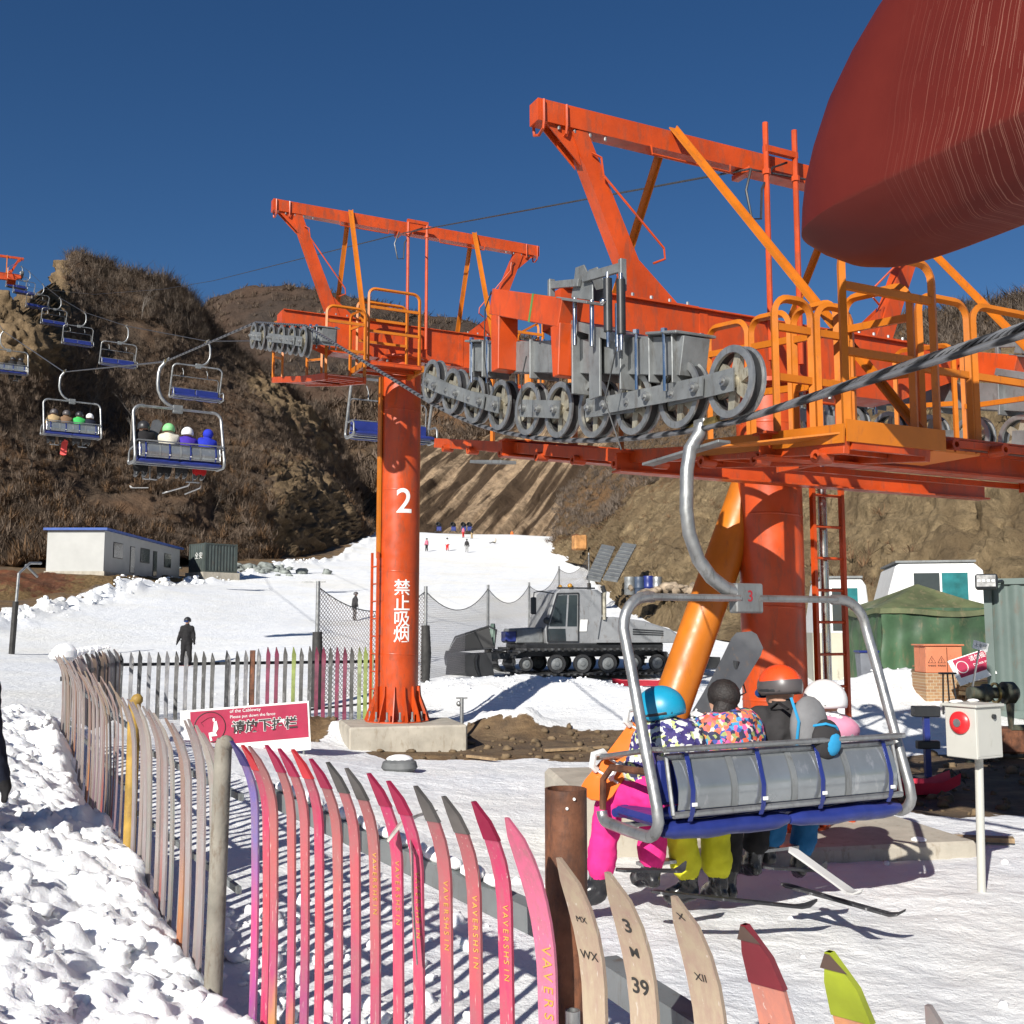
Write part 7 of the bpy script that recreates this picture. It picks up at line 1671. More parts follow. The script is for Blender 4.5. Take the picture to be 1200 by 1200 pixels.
# ================================================================== SHED AND CONTAINER UP LEFT
def box_building(name, label, cat, p_near, ax, L, W_, h, mat, rise=0.0):
    n_ = Vector((-ax.y, ax.x, 0)); T = thing(name, label, cat, p_near); m = MB(); a = p_near
    f = lambda u, v, z: a + ax * u + n_ * v + Z_ * z
    m.hexa([f(0, 0, -1.2), f(L, 0, -1.2), f(L, W_, -1.2), f(0, W_, -1.2)], [f(0, 0, h), f(L, 0, h), f(L, W_, h), f(0, W_, h)]); w = m.build('walls', mat, T); return T, f, w
SHW = paint('pale grey sandwich panel', (.42, .42, .40), .6, var=.05, vs=.6)
pA = P(121, 669, 72); pA.z = P(121, 669, 72).z; pB = P(210, 674, 88); dx_ = Vector((pB.x - pA.x, pB.y - pA.y, 0)); L_ = dx_.length
T, f, wl = box_building('site_hut', 'long pale grey hut with blue roof edge below the left hill', 'hut', pA, dx_.normalized(), L_, 3.9, 2.75, SHW)
mb = MB(); mb.hexa([f(-.25, -.25, 2.76), f(L_ + .25, -.25, 2.60), f(L_ + .25, 4.1, 2.60), f(-.25, 4.1, 2.76)], [f(-.25, -.25, 2.92), f(L_ + .25, -.25, 2.76), f(L_ + .25, 4.1, 2.76), f(-.25, 4.1, 2.92)]); mb.build('blue_roof', paint('blue roof sheet', (.02, .08, .34), .5), T)
for u, w_, z0, z1, nm in ((.10, .11, 1.0, 2.1, 'window'), (.30, .055, .1, 2.05, 'door'), (.43, .12, 1.0, 2.1, 'window'), (.60, .055, .1, 2.05, 'door'), (.76, .10, .95, 2.05, 'window')):
    mb = MB(); mb.hexa([f(L_ * u, -.03, z0), f(L_ * (u + w_), -.03, z0), f(L_ * (u + w_), .02, z0), f(L_ * u, .02, z0)], [f(L_ * u, -.03, z1), f(L_ * (u + w_), -.03, z1), f(L_ * (u + w_), .02, z1), f(L_ * u, .02, z1)]); fo = mb.build(nm, BLK, T)
    mb = MB(); e = .05; mb.hexa([f(L_ * u + e, -.045, z0 + e), f(L_ * (u + w_) - e, -.045, z0 + e), f(L_ * (u + w_) - e, -.02, z0 + e), f(L_ * u + e, -.02, z0 + e)], [f(L_ * u + e, -.045, z1 - e), f(L_ * (u + w_) - e, -.045, z1 - e), f(L_ * (u + w_) - e, -.02, z1 - e), f(L_ * u + e, -.02, z1 - e)]); mb.build('pane', GLS, fo)
mb = MB(); mb.hexa([f(-.1, -.1, -1.3), f(L_ + .1, -.1, -1.3), f(L_ + .1, 4.0, -1.3), f(-.1, 4.0, -1.3)], [f(-.1, -.1, -.02), f(L_ + .1, -.1, -.02), f(L_ + .1, 4.0, -.02), f(-.1, 4.0, -.02)]); mb.build('stone_plinth', CONC, T)
def corrug(name, label, corner, ax, L, W_, h, mat, ridge=.28, cat='container'):
    n_ = Vector((-ax.y, ax.x, 0)); T = thing(name, label, cat, corner); f = lambda u, v, z: corner + ax * u + n_ * v + Z_ * z
    def wall(p0, p1, out):
        d = (p1 - p0); LL = d.length; d = d.normalized(); n = max(4, int(LL / ridge)); pts = []
        for i in range(n):
            for q, o_ in ((0, 0), (.3, 0), (.45, .035), (.85, .035)): pts.append(p0 + d * (LL * (i + q) / n) + out * o_)
        pts.append(p1); vs = [p for p in pts] + [p + Z_ * h for p in pts]; k = len(pts); m = MB(); m.add(vs, [(i, i + 1, k + i + 1, k + i) for i in range(k - 1)]); return m.build('corrugated_wall', mat, T)
    wall(f(0, 0, 0), f(L, 0, 0), -n_); wall(f(0, W_, 0), f(0, 0, 0), -ax); wall(f(L, 0, 0), f(L, W_, 0), ax); wall(f(L, W_, 0), f(0, W_, 0), n_)
    m = MB(); m.hexa([f(-.03, -.03, h - .02), f(L + .03, -.03, h - .02), f(L + .03, W_ + .03, h - .02), f(-.03, W_ + .03, h - .02)], [f(-.03, -.03, h + .06), f(L + .03, -.03, h + .06), f(L + .03, W_ + .03, h + .06), f(-.03, W_ + .03, h + .06)]); m.build('roof_panel', mat, T)
    m = MB()
    for u in (0, L):
        for v in (0, W_): m.beam(f(u, v, -.05), f(u, v, h + .08), .14, .14, up=ax)
    for v in (0, W_): m.beam(f(0, v, .02), f(L, v, .02), .13, .14); m.beam(f(0, v, h), f(L, v, h), .13, .10)
    for u in (0, L): m.beam(f(u, 0, .02), f(u, W_, .02), .13, .14)
    m.build('corner_frame', mat, T); return T, f
CGR = paint('dark green grey container paint', (.055, .07, .065), .55, var=.15, vs=1.5, dirt=.25); c0 = P(240, 668, 88); c0.z -= .1
T, f = corrug('shipping_container', 'small dark green container beside the hut on the slope edge', c0, Vector((.70, .71, 0)).normalized(), 2.9, 2.5, 2.3, CGR)
mb = MB(); mb.hexa([f(-.3, -.3, -.9), f(3.1, -.3, -.9), f(3.1, 2.7, -.9), f(-.3, 2.7, -.9)], [f(-.3, -.3, -.06), f(3.1, -.3, -.06), f(3.1, 2.7, -.06), f(-.3, 2.7, -.06)]); mb.build('base_slab', CONC, T)
for ch, u in (('安', .5), ('全', 1.0)): text(ch, .6, plane_M(f(0, 0, 1.3) + Vector((-.71, .70, 0)).normalized() * (u * 1.3) - Vector((.70, .71, 0)) * .06, -Vector((-.71, .70, 0)), Z_), WHT, T, thick=.003)
# scrub mound with rubble and pale bush by the container
mb = MB()
def rubble(label, cx, cy, n, spread, smin, smax, mats, name='rubble', cat='rubble', zup=.0):
    o = []
    L = [(random.gauss(cx, spread[0]), random.gauss(cy, spread[1])) for _ in range(n)]; zz = ground_z(np.array([a for a, b in L]), np.array([b for a, b in L]))
    ob = lumps(name, [(a, b, c + zup) for (a, b), c in zip(L, zz)], smin, smax, mats); tag(ob, label, cat, kind='stuff')
q = G(300, 665, 100); rubble('pale heap of cut branches right of the container', q[0], q[1], 80, (3, 1.5), .2, .7, paint('pale branches', (.24, .26, .24), .95, var=.3, vs=2))
# ================================================================== RIGHT SIDE YARD
# small control cabinet on its post
cb0 = P(1150, 1045, 8.0); zb = gh(cb0.x, cb0.y); T = thing('control_cabinet', 'pale grey box on a white post with a red button, right foreground', 'control cabinet', (cb0.x, cb0.y, zb))
CAB = paint('pale grey cabinet', (.46, .455, .41), .5, var=.04, dirt=.1, dirt_col=(.3, .28, .22)); R = Matrix.Rotation(radians(31), 3, 'Z'); cz = P(1141, 857, 8.0).z; cxy = P(1141, 857, 8.0)
mb = MB(); mb.cyl((cb0.x, cb0.y, zb - .1), (cxy.x + .03, cxy.y, cz - .18), .03, n=16); mb.build('post', CAB, T)
mb = MB(); mb.box((cxy.x, cxy.y, cz), (.30, .26, .37), R); bxo = mb.build('cabinet', CAB, T, bevel=.006)
mb = MB(); mb.box((cxy.x, cxy.y, cz + .195), (.335, .30, .022), R); mb.build('lid', CAB, T, bevel=.005)
rx = R @ Vector((1, 0, 0)); ry = R @ Vector((0, 1, 0)); cc = Vector((cxy.x, cxy.y, cz))
mb = MB(); d0 = cc - ry * .1315; mb.box(d0 - ry * .0, (.27, .004, .33), R); mb.build('door_panel', CAB, bxo)
mb = MB(); mb.cyl(d0 + rx * .045 + Z_ * .115, d0 + rx * .045 + Z_ * .115 - ry * .02, .018, n=12); mb.build('lock', BLK, bxo)
s0 = cc - rx * .151 + Z_ * .07; mb = MB(); mb.lathe([(.0, .0), (.082, .0), (.082, .014), (.066, .03), (.035, .036), (.001, .037)], s0, -rx, 28); bt = mb.build('red_button', paint('red button', (.62, .02, .025), .3), bxo); mb = MB(); mb.lathe([(.03, .030), (.03, .042), (.001, .043)], s0, -rx, 20); mb.build('button_centre', GAL, bt)
mb = MB()
for k in range(4): mb.ball(cc + Z_ * .215 + rx * random.uniform(-.12, .14) + ry * .08, .03, n=7, squash=(1.6, 1, .5))
mb.each('snow_patch', MS, T)
# tarpaulin tent
def tent():
    c = P(1104, 806, 25.5); zb = gh(c.x, c.y) - .1; hw = 1.36; hd = 1.3; ht = 2.0; T = thing('tarpaulin_tent', 'green tarpaulin tent with pointed top in front of the white cabin', 'tent', (c.x, c.y + hd, zb))
    GT = paint('green tarpaulin', (.045, .095, .045), .6, var=.3, vs=1.2, dirt=.3, dirt_col=(.16, .13, .07), bmp=.2, bs=8); GT2 = paint('faded tarpaulin roof', (.11, .125, .055), .6, var=.25, vs=1.2, dirt=.35, dirt_col=(.2, .16, .09))
    vs = []; fs = []; nu = 180; nv = 14
    for j in range(nv + 1):
        v = j / nv
        for i in range(nu + 1):
            u = i / nu * 4; k = int(min(u, 3.9999)); f = u - k; cs = [(-1, -1), (1, -1), (1, 1), (-1, 1), (-1, -1)]; x = (cs[k][0] * (1 - f) + cs[k + 1][0] * f) * hw; y = (cs[k][1] * (1 - f) + cs[k + 1][1] * f) * hd
            w = .045 * sin(u * 34 + 2 * sin(u * 5)) * (.25 + .75 * (1 - v)) + .05 * sin(u * 11 + v * 4) * (1 - v) + .03 * sin((u * 9 + (1 - v) * 14))
            r_ = 1 + w * .55 + .05 * (1 - v); vs.append((c.x + x * r_, c.y + hd + y * r_, zb + ht * v))
    for j in range(nv):
        for i in range(nu): a = j * (nu + 1) + i; fs.append((a, a + 1, a + nu + 2, a + nu + 1))
    mb = MB(); mb.add(vs, fs, 0, True); mb.build('side_curtain', GT, T)
    mb = MB(); ap = Vector((c.x, c.y + hd, zb + 2.62)); n = 48; ring = []; vs = [ap]
    for r_, z in ((.25, 2.45), (.6, 2.22), (.85, 2.08), (1.03, 1.98), (1.05, 1.86)):
        for i in range(n):
            u = i / n * 4; k = int(u); f = u - k; cs = [(-1, -1), (1, -1), (1, 1), (-1, 1), (-1, -1)]; x = (cs[k][0] * (1 - f) + cs[k + 1][0] * f) * hw; y = (cs[k][1] * (1 - f) + cs[k + 1][1] * f) * hd
            vs.append(Vector((c.x + x * r_, c.y + hd + y * r_, zb + z + .035 * sin(u * 7) * r_ - .05 * sin(f * pi) * r_)))
    fs = [(0, 1 + i, 1 + (i + 1) % n) for i in range(n)] + [(1 + k * n + i, 1 + k * n + (i + 1) % n, 1 + (k + 1) * n + (i + 1) % n, 1 + (k + 1) * n + i) for k in range(4) for i in range(n)]
    mb.add(vs, fs, 0, True); mb.build('tent_roof', GT2, T)
tent()
# white cabins behind the tent
CABW = paint('white steel cabin', (.72, .72, .70), .45, var=.05, dirt=.15); CABB = paint('cream lower panel', (.44, .42, .33), .6, var=.08, vs=1, dirt=.2); GLT = paint('teal window', (.02, .16, .17), .1, var=.2)
def dome_cabin(label, pxl, pxr, pyt, pyb, Y, depth, low, yaw=.10):
    a = P(pxl, pyb, Y); b = P(pxr, pyb, Y); w = b.x - a.x; h = P(pxl, pyt, Y).z - a.z; T = thing('white_cabin', label, 'cabin', (a.x, a.y, a.z)); ax = Vector((cos(yaw), sin(yaw), 0)); n_ = Vector((-ax.y, ax.x, 0)); f = lambda u, v, z: a + ax * u + n_ * v + Z_ * z
    pr = [(0, 0), (0, h * low), (w * .05, h * .62), (w * .16, h * .97), (w * .20, h), (w * .84, h), (w * .92, h * .93), (w, h * low), (w, 0)]
    m = MB(); m.prism([f(u, 0, z) for u, z in pr], n_ * depth); sh = m.build('shell', CABW, T, bevel=.03)
    m = MB(); m.hexa([f(-.02, -.02, 0), f(w + .02, -.02, 0), f(w + .02, depth, 0), f(-.02, depth, 0)], [f(-.02, -.02, h * low), f(w + .02, -.02, h * low), f(w + .02, depth, h * low), f(-.02, depth, h * low)]); m.build('lower_wall', CABB, T)
    m = MB(); u0, u1, z0, z1 = w * .30, w * .80, h * .50, h * .93; m.hexa([f(u0, -.03, z0), f(u1, -.03, z0), f(u1, .03, z0), f(u0, .03, z0)], [f(u0, -.03, z1), f(u1, -.03, z1), f(u1, .03, z1), f(u0, .03, z1)]); fr = m.build('window', WHT, T)
    um = (u0 + u1) / 2
    for q0, q1, mt in ((u0 + .05, um - .03, GLS), (um + .03, u1 - .05, GLT)): m = MB(); m.hexa([f(q0, -.05, z0 + .06), f(q1, -.05, z0 + .06), f(q1, -.02, z0 + .06), f(q0, -.02, z0 + .06)], [f(q0, -.05, z1 - .06), f(q1, -.05, z1 - .06), f(q1, -.02, z1 - .06), f(q0, -.02, z1 - .06)]); m.build('pane', mt, fr)
    m = MB(); m.hexa([f(w * .16, -.06, h), f(w * .86, -.06, h), f(w * .86, depth + .06, h), f(w * .16, depth + .06, h)], [f(w * .16, -.06, h + .06), f(w * .86, -.06, h + .06), f(w * .86, depth + .06, h + .06), f(w * .16, depth + .06, h + .06)]); m.build('roof_strip', GALD, T)
dome_cabin('white cabin with half teal window rising behind the green tent', 1033, 1160, 660, 800, 30.5, 3.5, .30, yaw=-.22)
dome_cabin('white and cream cabin partly hidden behind the ladder of the near tower', 955, 1022, 678, 806, 28.5, 3, .50, yaw=-.18)
# corrugated green container at the right edge with floodlight
c0 = P(1165, 852, 20.0); c0.z = gh(c0.x, c0.y); T, f = corrug('shipping_container', 'big green grey corrugated container at the right edge of the photo', c0, Vector((.88, -.475, 0)).normalized(), 6.0, 2.4, P(1165, 682, 20).z - c0.z, paint('green grey container', (.10, .135, .12), .5, var=.12, vs=1, dirt=.3), cat='container')
fl = P(1156, 682, 19.6); T = thing('floodlight', 'black floodlight fixed to the top corner of the green grey container', 'floodlight', fl); Rf = Matrix.Rotation(-.5, 3, 'Z') @ Matrix.Rotation(-.25, 3, 'X')
mb = MB(); mb.box(fl, (.38, .16, .28), Rf); h_ = mb.build('housing', BLK, T, bevel=.03); mb = MB()
for k in range(4): mb.box(fl + Rf @ Vector((-.12 + .08 * k, -.085, 0)), (.05, .01, .04), Rf)
mb.each('led_chip', WHT, h_); mb = MB(); mb.tube([fl + Vector((.2, .0, 0)), fl + Vector((.33, .1, .02)), fl + Vector((.45, .3, .0))], .03, n=6); mb.build('bracket', BLK, T)
# orange electrical box on brick plinth
e0 = P(1109, 820, 21.0); zg = gh(e0.x, e0.y); T = thing('electrical_box', 'orange electrical box with two warning triangles on a brick plinth', 'electrical box', (e0.x, e0.y, zg)); OB = paint('faded orange box', (.60, .20, .10), .55, var=.08, vs=2, dirt=.15); zt = P(1109, 789, 21).z; zt2 = P(1109, 757, 21).z
def mat_brick(name='thin brick'):
    m, nt, b = new_mat(name); co = coord(nt, 'Object'); br = nt.nodes.new('ShaderNodeTexBrick'); mp = nt.nodes.new('ShaderNodeMapping'); mp.inputs['Rotation'].default_value = (radians(90), 0, 0); nt.links.new(co, mp.inputs[0]); nt.links.new(mp.outputs[0], br.inputs[0]); br.inputs['Scale'].default_value = 4.2
    br.inputs['Color1'].default_value = (.27, .14, .07, 1); br.inputs['Color2'].default_value = (.36, .22, .11, 1); br.inputs['Mortar'].default_value = (.42, .36, .26, 1); nt.links.new(br.outputs[0], b.inputs['Base Color']); b.inputs['Roughness'].default_value = .9; bump(nt, b, br.outputs[1], -.5, .01); return m
MBR = mat_brick(); mb = MB(); mb.box((e0.x, e0.y + .35, (zg + zt) / 2 - .05), (.78, .7, zt - zg + .1)); mb.build('brick_plinth', MBR, T)
mb = MB(); mb.box((e0.x, e0.y + .33, (zt + zt2) / 2), (.72, .6, zt2 - zt - .01)); ob_ = mb.build('box_body', OB, T, bevel=.01); mb = MB(); mb.box((e0.x, e0.y + .33, zt2 + .015), (.80, .68, .03)); mb.build('box_lid', OB, T, bevel=.01)
mb = MB(); mb.box((e0.x + .06, e0.y + .026, (zt + zt2) / 2), (.012, .012, zt2 - zt - .06)); mb.build('door_seam', RUST, ob_)
for x in (-.24, -.05):
    mb = MB(); c = Vector((e0.x + x, e0.y + .024, (zt + zt2) / 2 - .02)); tri = [c + Vector((.085 * sin(a), 0, .085 * cos(a))) for a in (0, 2.094, 4.189)]; mb.tube(tri, .006, n=4, closed=True, smooth=False); mb.tube([c + Vector((.01, 0, .045)), c + Vector((-.012, 0, .0)), c + Vector((.012, 0, .0)), c + Vector((-.006, 0, -.04))], .004, n=4); mb.build('warning_triangle', INK, ob_); text('有电危险', .04, plane_M(c + Vector((0, -.002, -.10)), (1, 0, 0), Z_), INK, ob_, thick=.0005)
# second crimson board lying tilted, and the small white sign
sb2 = thing('notice_board', 'tilted crimson and white board leaning right of the orange box', 'notice board', P(1150, 815, 20.0), 'crimson notice boards'); cc_ = P(1148, 779, 20.0); rgt = Vector((cos(.30), .1, sin(.30))); upv = Vector((.1, .35, 1)); cc2 = cc_
M, R, X_, Y__, N_, pan = notice(sb2, cc_, 1.05, .50, rgt, upv, None); at_ = lambda x, y: cc2 + X_ * x + Y__ * y + N_ * .004
text('请勿摇晃', .11, plane_M(at_(.08, .15), X_, Y__), WHT, pan, thick=.001); text('Do not swing', .07, plane_M(at_(.08, .03), X_, Y__), WHT, pan, thick=.001); mb = MB(); mb.tube([at_(-.33 + .11 * cos(a), .06 + .11 * sin(a)) for a in np.linspace(0, 2 * pi, 21)[:-1]], .008, n=4, closed=True); mb.build('emblem_ring', WHT, pan)
mb = MB(); mb.tube([at_(-.35, -.25), Vector((at_(-.35, -.25).x, at_(0, 0).y + .25, gh(cc_.x, cc_.y)))], .015, n=6); mb.tube([at_(.35, -.25), Vector((at_(.35, -.25).x, at_(0, 0).y + .25, gh(cc_.x, cc_.y)))], .015, n=6); mb.each('prop', WOOD, sb2)
s0 = P(1131, 817, 19.0); s1 = P(1148, 758, 19.0); T = thing('small_sign', 'little white sign leaning on a thin post in front of the tilted board', 'sign', (s0.x, s0.y, gh(s0.x, s0.y))); mb = MB(); mb.beam((s0.x, s0.y, gh(s0.x, s0.y)), s1, .04, .02); mb.build('post', GAL, T); ru = Vector((.96, 0, -.26)); cS = P(1149, 757, 18.97); mb = MB(); Rm = plane_M(cS, ru, Z_).to_3x3(); mb.box(cS, (.27, .15, .012), Rm); sp_ = mb.build('sign_plate', WHT, T); text('上车区', .075, plane_M(cS + Rm.col[2] * .007, ru, Z_), INK, sp_, thick=.0005)
# stacked timber by the container
for k in range(5):
    p = P(1152 + random.uniform(-6, 6), 828 - k * 7, 20.6); T = thing('timber_board', ['lowest pale board of the timber stack by the container', 'second board from the bottom of the timber stack', 'middle board of the timber stack by the container', 'second board from the top of the timber stack', 'topmost board of the timber stack under the tilted sign'][k], 'timber', p, 'boards in the timber stack'); mb = MB(); mb.box(p, (.80 + .1 * random.random(), .5, .07), Matrix.Rotation(random.uniform(-.1, .1), 3, 'Z') @ Matrix.Rotation(random.uniform(-.06, .06), 3, 'Y')); mb.build('board', WOOD if k % 2 else paint('pale timber', (.50, .40, .22), .7, var=.15), T)
# garden tools, bins, blue stand, sleds, red hand truck, pipes
def bin_(label, px, py, Y, w, h, mat, lid=None):
    p = P(px, py, Y); z = gh(p.x, p.y); T = thing('wheeled_bin', label, 'bin', (p.x, p.y, z)); mb = MB(); mb.beam((p.x, p.y, z), (p.x, p.y, z + h), w * .8, w * .8, up=(0, 1, 0), w1=w, h1=w); mb.build('bin_body', mat, T, bevel=.02); mb = MB(); mb.box((p.x, p.y, z + h + .025), (w * 1.1, w * 1.1, .05)); mb.build('bin_lid', lid or mat, T, bevel=.015)
bin_('grey plastic bin in front of the cream cabin', 1017, 812, 25, .42, .85, paint('grey bin plastic', (.17, .18, .20), .5), BLUE)
p = P(1086, 868, 13.6); z = gh(p.x, p.y); T = thing('ski_stand', 'dark blue steel stand with black clamps right of the riders', 'stand', (p.x, p.y, z)); mb = MB(); mb.beam((p.x, p.y, z), (p.x, p.y, z + .80), .07, .07, up=(0, 1, 0)); mb.build('column', BLUE, T); mb = MB(); mb.box((p.x, p.y, z + .86), (.32, .16, .13)); mb.box((p.x - .0, p.y - .03, z + .45), (.28, .10, .10)); mb.box((p.x, p.y, z + .03), (.34, .34, .05)); mb.each('clamp_head', BLK, T, bevel=.01)
def sled(label, px, py, Y, L, w, mat, rz):
    p = P(px, py, Y); z = gh(p.x, p.y) + .03; T = thing('sled', label, 'sled', (p.x, p.y, z)); R = Matrix.Rotation(rz, 3, 'Z'); vs = []; n = 12
    for k in range(2):
        for i in range(n + 1):
            f = i / n; hw = w / 2 * (1 - .35 * f ** 4); zz = .10 * max(0, f - .75) * 4 + .05 * max(0, .15 - f) * 6
            for s_, up_ in ((-1, .12), (-.8, .0), (.8, .0), (1, .12)): vs.append(p * 0 + Vector((p.x, p.y, z)) + R @ Vector(((f - .5) * L, s_ * hw, zz + up_ + k * .015)))
    m = n + 1; fs = []
    for k in range(2):
        for i in range(n):
            for q in range(3): a = k * m * 4 + i * 4 + q; fs.append((a, a + 1, a + 5, a + 4))
    mb = MB(); mb.add(vs, fs, 0, True); mb.build('hull', mat, T); mb = MB(); mb.tube([Vector((p.x, p.y, z)) + R @ Vector((L * .5, -.1, .25)), Vector((p.x, p.y, z)) + R @ Vector((L * .62, 0, .1)), Vector((p.x, p.y, z)) + R @ Vector((L * .5, .1, .25))], .008, n=5); mb.build('pull_rope', BLK, T)
sled('pink red plastic sled lying right of the white helmeted rider', 1070, 874, 12.6, 1.0, .40, paint('pink red plastic', (.55, .03, .06), .4), .1)
sled('dark red rescue sled between the groomer and the slanted leg', 752, 804, 27.5, 1.5, .5, paint('dark red plastic', (.36, .015, .03), .4), -.1)
# pump heap at the right edge
p = P(1160, 838, 15.5); z = gh(p.x, p.y); T = thing('snow_pump', 'rusty pump and pipe unit beside the grey control box at the right edge', 'pump', (p.x, p.y, z)); PMP = paint('oily green machine', (.06, .065, .045), .5, var=.4, vs=6, dirt=.4)
zc = P(1160, 812, 15.5).z; mb = MB(); mb.lathe([(.001, -.30), (.09, -.30), (.10, -.1), (.13, -.08), (.13, .0), (.08, .02), (.08, .2), (.16, .22), (.16, .36), (.1, .42), (.001, .42)], (p.x, p.y, zc), (1, .1, 0), 18); mb.build('motor', PMP, T); mb = MB(); mb.lathe([(.12, .0), (.15, 0), (.15, .03), (.12, .03)], (p.x + .08, p.y, zc), (1, .1, 0), 18, closed=True); mb.build('flange', BRASS, T)
mb = MB(); mb.tube([(p.x + .3, p.y, zc - .14), (p.x + .3, p.y, zc - .5), (p.x + .9, p.y, zc - .5), (p.x + 1.4, p.y + .1, zc - .55)], .06, n=8); mb.tube([(p.x - .1, p.y, zc - .12), (p.x - .15, p.y, z), (p.x - .4, p.y - .1, z)], .045, n=8); mb.each('pipe', PMP, T); mb = MB(); mb.box((p.x + .5, p.y + .2, (z + zc) / 2 - .2), (1.2, .5, .35)); mb.build('pump_base', RUST, T, bevel=.03)
# black bench-like metal stand by the bricks
p = P(1112, 830, 19.6); z = gh(p.x, p.y); T = thing('steel_trestle', 'small black trestle standing in front of the brick plinth', 'trestle', (p.x, p.y, z)); zz = P(1112, 789, 19.6).z; mb = MB(); mb.box((p.x, p.y, zz), (.28, .14, .035)); mb.build('top', BLK, T); mb = MB()
for x in (-.08, .0, .09): mb.tube([(p.x + x, p.y, zz), (p.x + x * 1.6 + .02, p.y, z)], .016, n=6)
mb.each('leg', BLK, T)
# rubble and loose things on the slope base at the right of the run
pl = P(722, 682, 58); T = thing('metal_ramp', 'grey corrugated metal ramp leaning on the earth bank, nearer one', 'metal ramp', P(712, 682, 57), 'metal ramps on the bank'); a, b = P(715, 680, 57), P(738, 638, 61)
mb = MB(); mb.beam(a, b, .80, .12, up=(-.2, -1, .5)); mb.build('deck', GALD, T); mb = MB(); x_, y_ = frame_from(b - a, Vector((-.2, -1, .5)))
for k in range(9): q = a.lerp(b, .08 + k * .1); mb.beam(q - x_ * .38 + y_ * .07, q + x_ * .38 + y_ * .07, .10, .04, up=y_)
mb.each('tread_bar', GAL, T)
T2_ = copy_tree(T); T2_['label'] = 'dark metal ramp lying just left of the bright one on the bank'; T2_.location = (T.location.x - .85, T.location.y + .8, T.location.z + .05); T2_.rotation_euler = (0, .05, .1)
for k, (px, py, w, mt, lab) in enumerate(((738, 697, .55, GALD, 'pale grey barrel left in the row below the bank'), (749, 697, .55, paint('navy barrel', (.04, .06, .10), .5), 'navy barrel second in the row below the bank'), (760, 696, .5, BLUE, 'blue barrel in the row below the bank'), (770, 697, .55, GAL, 'light steel barrel at the right of the row below the bank'))):
    p = P(px, py, 50); p.z = min(p.z, p.z); T = thing('barrel', lab, 'barrel', p, 'barrels below the bank'); mb = MB(); mb.lathe([(.001, 0), (.24, 0), (.26, .04), (.25, .3), (.265, .32), (.25, .34), (.25, .6), (.26, .8), (.24, .84), (.001, .84)], p, Z_, 14); mb.build('drum', mt, T); mb = MB(); mb.lathe([(.25, .28), (.27, .30), (.25, .32)], p, Z_, 14); mb.build('rim', mt, T)
p = P(780, 700, 49); rb = lumps('scrap_heap', [(p.x + random.gauss(.7, .9), p.y + random.gauss(0, .4), p.z - .1 + random.random() * .5) for _ in range(40)], .15, .5, paint('pale scrap boards', (.35, .27, .19), .9, var=.5, vs=1.5)); tag(rb, 'heap of broken boards and scrap beside the barrels', 'scrap heap', kind='stuff')
p = P(679, 640, 120); T = thing('orange_marker', 'orange padded block standing in the snow at the end of the run', 'marker', p); mb = MB(); mb.box(p + Z_ * .4, (1.5, 1.2, 1.7), Matrix.Rotation(.3, 3, 'Z')); mb.build('padding', paint('faded orange padding', (.50, .24, .08), .8, var=.3, vs=1), T, bevel=.15); mb = MB(); mb.box(p + Vector((-.5, 0, .45)), (.35, 1.25, 1.75), Matrix.Rotation(.3, 3, 'Z')); mb.build('dark_strap', RUST, T)
# snow guns at the top of the run
def snow_gun(label, px, py, Y):
    p = P(px, py, Y); T = thing('snow_gun', label, 'snow gun', p, 'snow guns at the top of the run'); mb = MB(); mb.lathe([(.2, -.45), (.42, -.4), (.47, .0), (.42, .4), (.35, .45), (.3, .4), (.3, -.4), (.2, -.45)], p + Z_ * 1.5, (-.5, -.8, .35), 16); mb.build('fan_barrel', BLK, T); mb = MB(); mb.tube([p + Z_ * 1.3, p + Z_ * .5], .12, n=8); mb.tube([p + Vector((-.8, 0, 0)), p + Z_ * .6, p + Vector((.8, 0, 0))], .08, n=6); mb.tube([p + Vector((0, -.9, 0)), p + Z_ * .6], .08, n=6); mb.build('tripod', BLK, T); mb = MB(); mb.box(p + Vector((.1, 0, .7)), (.9, .7, .8)); mb.build('machine_box', BLUE, T, bevel=.05)
for lab, px, py in (('snow gun at the left end of the row of four', 514, 624), ('second snow gun from the left', 531, 624), ('third snow gun, nearly touching the last one', 543, 624), ('snow gun at the right end of the row of four', 550, 624)): snow_gun(lab, px, py, 203)
# stake with white pipe near riders, loose stuff on the mud
p = P(506, 840, 19.0); z = gh(p.x, p.y); T = thing('hydrant_stake', 'short grey hydrant pipe with T handle right of the tower 2 footing', 'hydrant', (P(541, 850, 19).x, p.y, z)); q = P(541, 855, 19); zt = P(541, 818, 19).z; mb = MB(); mb.cyl((q.x, q.y, z), (q.x, q.y, zt), .035, n=10); mb.build('standpipe', GAL, T); mb = MB(); mb.tube([(q.x - .10, q.y, zt), (q.x + .10, q.y, zt)], .014, n=6); mb.ball((q.x - .05, q.y, zt - .1), .05, n=8); mb.each('valve_handle', GAL, T)
q = P(468, 908, 14.2); T = thing('sandbag', 'grey rubber base topped with snow in front of tower 2', 'rubber base', (q.x, q.y, gh(q.x, q.y))); zz = gh(q.x, q.y); mb = MB(); mb.lathe([(.001, 0), (.20, 0), (.24, .05), (.22, .12), (.15, .16), (.001, .16)], (q.x, q.y, zz), Z_, 20); mb.build('rubber_ring', paint('grey rubber', (.13, .135, .135), .8, var=.3), T); mb = MB(); mb.ball((q.x, q.y, zz + .15), .16, n=12, squash=(1.1, 1, .4)); mb.build('snow_cap', MS, T)
